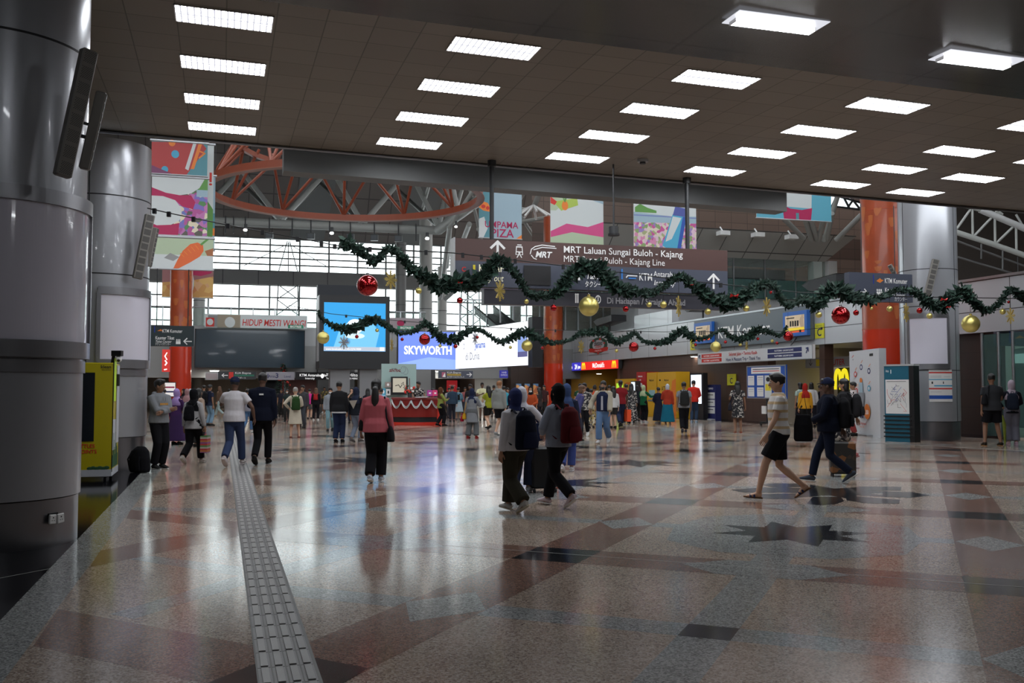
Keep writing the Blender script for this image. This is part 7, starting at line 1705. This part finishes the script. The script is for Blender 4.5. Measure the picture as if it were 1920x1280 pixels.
p = P(885, 822, 728, -15, 'woman in navy headscarf and long grey tunic with yellow and crimson bags', 'm', hij=(.015, .02, .05), top='long', tc=(.20, .21, .23), bot='pants', bc=(.11, .115, .12), shoe=(.25, .02, .02), arms=('phone', 'down'), hem=.55, wide=.025, fem=True, gap=1.6, hemw=.03)
handbag(p, 'mustard yellow shoulder bag on the grey tunic', -1, .66, (.55, .30, .02), .22, .22, .12, y=-.02, xo=.27, acc=(.40, .22, .05))
handbag(p, 'crimson pouch hanging beside the mustard bag', -1, .58, (.30, .01, .03), .20, .20, .10, y=.02, xo=.36, straplen=False)
P(882, 790, 720, 160, 'tall man in black shirt behind the navy headscarf', 'd', 'short', top='long', tc=(.02, .02, .025), Y=40)
p = P(904, 788, 717, 190, 'man in pale yellow tee and light shorts holding a phone', 'd', 'short', top='tee', tc=(.60, .58, .36), bot='shorts', bc=(.42, .44, .42), shoe=(.02, .02, .02), arms=('phone', 'phone'), wide=.012, hem=.88)
p = P(916, 806, 723, 30, 'girl in olive tee with long dark hair beside the pale yellow tee man', 'l', 'long', top='tee', tc=(.24, .26, .02), bot='shorts', bc=(.012, .012, .012), shoe=(.02, .02, .02), arms=('bag', 'front'), fem=True, walk=.35, Y=36)
handbag(p, 'small white bag at the side of the olive tee', -1, .9, (.5, .5, .5), .2, .16, .1, y=.05, xo=.2)
p = P(936, 816, 714, -35, 'man with ginger hair in grey hoodie and black shorts', 'l', 'short', 'g', top='hoodie', tc=(.22, .23, .22), bot='shorts', bc=(.01, .01, .01), shoe=(.3, .3, .3), arms=('down', 'down'), hem=.84, walk=.15, Y=31)
P(945, 790, 724, 0, 'person in cyan shirt right of the grey hoodie', 'm', 'short', top='tee', tc=(.05, .30, .40), Y=42)
P(952, 792, 727, 170, 'dark haired person in blue shirt beside the cyan one', 'm', 'short', top='tee', tc=(.04, .08, .2), Y=44)
# --- the pair in front, centre
p = P(978, 925, 726, -15, 'girl in white headscarf and white blouse behind the navy headscarf girl', 'm', hij=(.50, .50, .56), top='long', tc=(.55, .53, .56), bot='pants', bc=(.02, .025, .05), shoe=(.4, .4, .42), walk=.3, fem=True, wide=.014, arms=('hip', 'down'))
handbag(p, 'navy shoulder bag of the girl in white blouse', 1, .86, (.012, .018, .05), .34, .28, .14, y=.05, xo=.27)
p = P(966, 960, 733, 38, 'girl in navy headscarf with white sleeves and brown trousers striding away', 'm', hij=(.03, .04, .12), top='long', tc=(.55, .54, .57), bot='pants', bc=(.035, .032, .022), shoe=(.5, .48, .45), sole=(.5, .45, .35), arms=('strap', 'down'), walk=.42, fem=True, wide=.026, fat=1.15, hem=.86)
backpack(p, 'navy blue backpack on the striding girl in navy headscarf', (.007, .009, .018), .36, .54, .20, .88, (.010, .013, .035))
t = thing('suitcase', 'black suitcase rolling between the two striding girls', 'suitcase', G(1018, 922), R(15)); b = MB(); b.box(-.20, -.13, .06, .20, .13, .66, M('black_case', (.01, .011, .013), .35), .03); b.build('shell', t)
b = MB(); b.tube([(-.08, 0, .66), (-.08, 0, .98), (.08, 0, .98), (.08, 0, .66)], .01, 6, alu); b.build('pull_handle', t); 
for x in (-.16, .16):
    for y in (-.1, .1): b = MB(); b.tube([(x - .015, y, .03), (x + .015, y, .03)], .03, 10, black); b.build('wheel', t)
p = P(1047, 950, 720, 42, 'girl in black headscarf with grey sleeves and black trousers in long stride', 'm', hij=(.006, .006, .007), top='long', tc=(.20, .22, .27), bot='pants', bc=(.008, .008, .009), shoe=(.55, .46, .5), sole=(.6, .6, .6), arms=('hip', 'front'), walk=.5, fem=True, wide=.010, fat=1.1)
backpack(p, 'maroon backpack on the girl in black headscarf', (.075, .008, .011), .34, .50, .20, .90, (.095, .010, .014))
p = P(1063, 885, 720, -10, 'girl in dark blue headscarf walking just beyond the maroon backpack', 'm', hij=(.03, .05, .12), top='long', tc=(.012, .016, .035), bot='pants', bc=(.04, .06, .2), shoe=(.5, .5, .52), walk=.3, fem=True, hem=.8, wide=.01)
p = P(995, 792, 724, 175, 'masked woman in rust sweater and black headscarf facing the viewer', 'm', hij=(.008, .008, .010), top='long', tc=(.34, .06, .02), bot='pants', bc=(.02, .02, .025), mask='w', fem=True, wide=.01, arms=('front', 'front'), Y=33)
P(1011, 795, 726, 60, 'person in dark clothes between the movie posters and the red pillar', 'm', 'long', top='tee', tc=(.04, .03, .03), fem=True, Y=40)
p = P(1080, 840, 722, -70, 'person with brown hair in blue grey jacket bending to the left', 'm', 'bob', 'b', top='long', tc=(.06, .06, .16), bot='pants', bc=(.04, .04, .06), lean=.35, fem=True, Y=28)
p = P(1096, 818, 718, 165, 'man in black tee with white print and black trousers, white sneakers', 't', 'short', top='tee', tc=floralk, bot='pants', bc=(.008, .008, .01), shoe=(.6, .6, .58), walk=.3)
P(1088, 790, 719, 180, 'masked dark haired head in the queue left of the orange wall', 'm', 'short', top='tee', tc=(.02, .06, .03), mask='w', Y=40)
P(1097, 788, 721, 170, 'second dark haired head of the queue before the orange wall', 'm', 'short', top='tee', tc=(.03, .04, .06), Y=42)
p = P(1102, 795, 727, -20, 'woman in white sweater and black headscarf in the queue', 'm', hij=(.01, .01, .012), top='long', tc=(.55, .52, .48), bot='pants', bc=(.01, .01, .012), shoe=(.5, .5, .5), fem=True)
p = P(1115, 792, 722, 10, 'person in orange red tee with bun in the queue', 'm', 'bun', top='tee', tc=(.50, .06, .02), bot='pants', bc=greyfl, fem=True, Y=40)
P(1127, 795, 722, 30, 'person in pale pink with dark hair behind the varsity jacket', 'l', 'bob', top='tee', tc=(.5, .35, .35), bot='pants', bc=greyfl, fem=True, Y=38)
P(1108, 792, 729, -10, 'child sized person in cow print trousers beside the varsity jacket', 'm', 'short', top='tee', tc=(.5, .48, .42), bot='pants', bc=greyfl, fem=True, Y=37)
p = P(1132, 831, 714, 160, 'girl in black mask and varsity jacket with cream sleeves and blue jeans', 'm', 'bob', top='vest', tc=(.40, .35, .27), bot='pants', bc=(.10, .17, .30), shoe=(.5, .5, .5), sole=(.5, .5, .48), arms=('out', 'fwd'), walk=.45, mask='k', fem=True, wide=.016, hem=.86)
sv = MB(); sv.weld = True; e = p['e'] + .012
for (sd, wr_, d, pn, curl, sh, el, wr) in p['hands']: sv.tube([V((sd * .13, 0, 1.37)), sh, sh.lerp(el, .5), el, el.lerp(wr, .5), el.lerp(wr, .93)], [.06 + e, .062 + e, .052 + e, .048 + e, .043 + e, .038 + e], 10)
v_, f_ = remeshed(sv, .016, 2); q = MB(); q.add(v_, f_, cloth((.42, .38, .30)), True); o = q.build('jacket_sleeves', p['root']); o.scale = (p['K'],) * 3
sv = MB(); sv.weld = True; sv.tube([(0, 0, .88), (0, 0, .98), (0, .01, 1.2), (0, .01, 1.32), (0, 0, 1.42)], [(.205, .165), (.205, .165), (.20, .16), (.195, .155), (.12, .10)], 16, None, (1, 0, 0)); v_, f_ = remeshed(sv, .016, 2); q = MB(); q.add(v_, f_, navyc, True); q.add([(-.03, .17, .92), (.03, .17, .92), (.025, .168, 1.3), (-.025, .168, 1.3)], [(0, 1, 2, 3)], cloth((.45, .45, .5))); o = q.build('jacket_body', p['root']); o.scale = (p['K'],) * 3
P(1150, 800, 724, 15, 'woman in white top with bare legs between the varsity jacket and red tee', 'l', 'long', top='long', tc=(.5, .5, .5), bot='shorts', bc=(.03, .03, .03), fem=True, Y=37)
p = P(1164, 800, 713, 5, 'man in dark red tee and navy jeans facing the yellow machine', 'd', 'short', top='tee', tc=(.20, .015, .02), bot='pants', bc=(.02, .03, .07), shoe=(.02, .02, .02), walk=.35, arms=('bag', 'front'), wide=.008, fat=1.1)
carrier(p, 'orange red shopping bag beside the dark red tee', 1, (.34, .16, .44), M('orange_bag', (.75, .08, .02), .4), 0)
p = P(1184, 793, 719, -15, 'woman in long black floral dress left of the green headscarf', 'm', 'long', top='long', tc=floralk, bot='skirt', bc=floralk, fem=True)
p = P(1207, 792, 722, -40, 'woman in pale green headscarf and dark green top at the red cash machine', 'm', hij=(.36, .42, .25), top='long', tc=(.01, .10, .04), bot='pants', bc=(.008, .008, .010), shoe=(.6, .6, .6), arms=('reach', 'reach'), fem=True, wide=.012, hem=.8)
p = P(1235, 793, 726, 25, 'dark dressed person in a white cap at the middle cash machine', 'm', 'short', top='jacket', tc=(.012, .014, .03), bot='skirt', bc=(.012, .016, .03), shoe=(.5, .5, .5), fem=True, extra=('cap', (.5, .5, .5)), arms=('front', 'front'))
p = P(1252, 796, 720, -12, 'woman in rust red hooded jacket and long teal skirt at the ATM', 'm', hij=(.42, .44, .48), top='hoodie', tc=(.33, .04, .02), bot='skirt', bc=(.01, .11, .17), shoe=(.4, .3, .25), fem=True, arms=('down', 'front'), hem=.84)
p = P(1283, 811, 716, -5, 'man in grey tee and black trousers wearing a dark backpack', 't', 'short', top='tee', tc=(.20, .21, .23), bot='pants', bc=(.008, .008, .010), shoe=(.06, .06, .07), walk=.25, fat=1.1, wide=.01)
backpack(p, 'dark grey backpack on the man in grey tee', (.02, .02, .022), .32, .50, .18, .92)
p = P(1301, 792, 713, -25, 'man in bright red jacket and white cap beside the white totem screen', 'l', 'short', top='jacket', tc=(.55, .03, .02), bot='pants', bc=(.03, .05, .09), shoe=(.3, .4, .5), arms=('front', 'down'), extra=('cap', (.5, .5, .45)))
p = P(1384, 811, 715, -5, 'woman in knee length black floral dress before the notice board', 't', 'long', top='tee', tc=floralk, bot='none', shoe=(.25, .05, .03), arms=('bag', 'phone'), hem=.50, wide=.02, fem=True, hemw=.03, sandal=True)
handbag(p, 'dark shoulder bag of the woman in black floral dress', -1, .74, (.02, .02, .03), .28, .26, .12, y=.0, xo=.26)
# --- right foreground
p = P(1462, 936, 700, 82, 'young man in white striped tee and black shorts striding left in sandals', 'l', 'short', top='tee', tc=stripec, bot='shorts', bc=(.008, .008, .010), shoe=(.02, .03, .08), sole=(.12, .06, .03), arms=('bag', 'fwd'), walk=-.5, wide=.010, hem=.88, sandal=True)
handbag(p, 'black bag hanging behind the striped tee man', -1, .80, (.01, .01, .012), .26, .36, .16, y=-.30, xo=.16)
phone(p, 'black phone in the hand of the striped tee man', 0)
p = P(1556, 905, 709, 70, 'man in navy jacket and cap with dark jeans walking left with a suitcase', 'd', 'short', top='jacket', tc=(.007, .009, .018), bot='pants', bc=(.010, .014, .030), shoe=(.05, .06, .08), sole=(.6, .6, .6), arms=('back', 'front'), walk=.5, extra='cap', fat=1.15)
backpack(p, 'black backpack on the navy jacket man', (.010, .010, .012), .34, .50, .20, .90)
p = P(1583, 880, 710, 60, 'person with black hair and black jacket just behind the navy jacket man', 'm', 'bob', top='jacket', tc=(.012, .012, .016), bot='pants', bc=(.015, .02, .035), shoe=(.3, .1, .1), walk=.3, fat=1.15, Y=20.4, arms=('back', 'down'))
backpack(p, 'second black backpack right of the navy jacket man', (.012, .013, .018), .34, .48, .20, .92)
ck = patterned('brown_check_case', (.02, .018, .016), [(.18, .07, .02), (.05, .03, .02)], 9, .45, .6)
t = thing('suitcase', 'black and brown patterned suitcase pulled behind the navy jacket man', 'suitcase', G(1580, 893), R(-12)); b = MB(); b.box(-.21, -.14, .05, .21, .14, .60, ck, .03); b.build('shell', t)
b = MB(); b.tube([(-.09, 0, .60), (-.09, 0, .95), (.09, 0, .95), (.09, 0, .60)], .01, 6, alu); b.build('pull_handle', t); 
for x in (-.17, .17):
    for y in (-.1, .1): b = MB(); b.tube([(x - .015, y, .03), (x + .015, y, .03)], .03, 10, black); b.build('wheel', t)
t = thing('carrier_bag', 'small dark floral bag resting on the patterned suitcase', 'bag', G(1580, 893) + V((0, 0, .61)), R(-12)); b = MB(); b.tube([(0, 0, 0), (0, 0, .03), (0, 0, .22), (0, 0, .28)], [(.12, .09), (.15, .11), (.13, .1), (.05, .04)], 12, floralk, (1, 0, 0)); b.build('bag_body', t)
p = P(1509, 815, 719, 0, 'woman in mustard top and red headscarf entering the bright passage', 'm', hij=(.32, .02, .015), top='long', tc=(.55, .27, .02), bot='pants', bc=(.012, .012, .014), fem=True, wide=.01, Y=33)
P(1500, 800, 717, 20, 'person in pale green with dark hair left of the mustard top', 'm', 'bob', top='tee', tc=(.35, .45, .40), fem=True, Y=38)
P(1521, 800, 717, -20, 'person in white with dark hair right of the mustard top', 'm', 'bob', top='long', tc=(.5, .5, .5), fem=True, Y=38)
P(1600, 812, 716, 80, 'person in white top beyond the black backpack by the advert board', 'm', 'short', top='long', tc=(.55, .5, .5), bot='pants', bc=(.3, .05, .05), Y=31)
p = P(1862, 836, 696, -8, 'man in charcoal tee and black shorts with sling bag standing at far right', 't', 'short', top='tee', tc=(.035, .037, .042), bot='shorts', bc=(.008, .008, .009), shoe=(.02, .015, .01), sole=(.25, .12, .04), arms=('front', 'down'), wide=.014, fat=1.15, gap=2.0)
t = handbag(p, 'black sling bag worn across the charcoal tee', -1, .98, (.008, .008, .010), .28, .26, .12, y=-.10, xo=.20)
p = P(1899, 834, 713, -20, 'woman in lavender headscarf and grey trousers at the right edge', 'm', hij=(.42, .35, .42), top='long', tc=(.012, .013, .02), bot='pants', bc=(.16, .16, .20), shoe=(.5, .35, .42), arms=('front', 'hip'), fem=True, wide=.018)
backpack(p, 'dark navy backpack of the woman in lavender headscarf', (.015, .02, .035), .30, .44, .16, .94)
t = thing('umbrella', 'furled green and yellow umbrella held between the two people at far right', 'umbrella', G(1884, 834)); b = MB(); b.tube([(0, 0, .0), (0.01, 0, .1), (0.0, 0, .55), (-.03, 0, .75), (-.04, 0, .80)], [.006, .025, .045, .02, .008], 10, cloth((.25, .30, .05))); b.build('canopy', t); b = MB(); b.tube([(-.04, 0, .8), (-.05, 0, .92), (-.02, 0, .97)], .012, 8, black); b.build('handle', t)
# distant crowd
for i, (px, yt_, Y_, yw, hc_, tcol, bcol, lb) in enumerate(((430, 733, 55, 0, 'k', (.3, .3, .3), (.02, .02, .02), 'far person in grey tee in the tunnel mouth'), (478, 731, 58, 20, 'k', (.05, .05, .1), (.02, .02, .02), 'far person in dark blue in the tunnel mouth'),
        (528, 730, 52, 180, 'k', (.02, .02, .03), (.02, .02, .02), 'far person in black beside the escalator'), (842, 727, 50, 200, 'k', (.35, .35, .35), (.05, .05, .06), 'far person in pale grey between the desk and denim jacket'), (872, 726, 54, 180, 'k', (.3, .1, .1), (.03, .03, .04), 'far person in faded red beyond the passage'),
        (926, 722, 52, 10, 'k', (.02, .02, .02), (.03, .03, .03), 'far person in black beyond the olive tee'), (1020, 722, 50, 160, 'k', (.05, .02, .02), (.02, .02, .02), 'far person in dark maroon left of the pillar foot'), (1049, 720, 46, 0, 'k', (.03, .03, .05), (.02, .02, .02), 'dark haired person right behind the black headscarf'),
        (1060, 722, 44, 180, 'k', (.10, .02, .03), (.02, .02, .02), 'person in wine coloured top at the foot of the red pillar'), (1174, 720, 44, 10, 'k', (.02, .02, .03), (.02, .02, .02), 'dark haired person beside the dark red tee'), (1194, 722, 45, 0, 'k', (.015, .015, .02), (.015, .015, .015), 'person in black before the red cash machine'),
        (1538, 722, 40, 30, 'k', (.02, .02, .03), (.02, .02, .02), 'dark haired person in the bright passage by the menu panel'), (571, 732, 60, 0, 'k', (.02, .1, .1), (.02, .02, .02), 'far person in teal near the maroon stairs'), (646, 730, 56, 180, 'k', (.2, .2, .22), (.02, .02, .02), 'far person in grey under the long black overhead sign'),
        (812, 728, 46, 90, 'k', (.25, .02, .03), (.02, .02, .02), 'person in red at the right end of the desk'), (1142, 722, 45, 0, 'k', (.3, .28, .26), (.03, .03, .03), 'person in pale brown in the queue behind the varsity jacket'))):
    P(px, 780, yt_, yw, lb, 'm', 'short' if i % 2 else 'bob', hc_, 'tee', tcol, 'pants', bcol, Y=Y_)
# hanging lamp dots, festive tree by the escalator
p0 = PS(530, 770, 58.2); t = thing('festive_tree', 'small festive tree with red flowers beside the dark escalator', 'tree', (p0.x, p0.y, 0)); rr_ = random.Random(9); b = MB()
for k in range(420):
    z = rr_.uniform(.4, 3.0); r = (3.1 - z) * .26; a = rr_.uniform(0, 6.28); q = V((r * math.cos(a), r * math.sin(a), z)); d = V((math.cos(a), math.sin(a), -.3)) * .2; s_ = V((-math.sin(a), math.cos(a), 0)) * .07
    b.add([q - s_, q + s_, q + d], [(0, 1, 2)], ever2)
b.build('foliage', t); b = MB(); b.cyl((0, 0), .05, 0, 3.0, 8, dred); b.build('trunk', t); b = MB()
for k in range(26): z = rr_.uniform(.6, 2.8); r = (3.1 - z) * .28; a = rr_.uniform(0, 6.28); b.ball((r * math.cos(a), r * math.sin(a), z), .07, 6, 5, red)
b.build('flower', t)
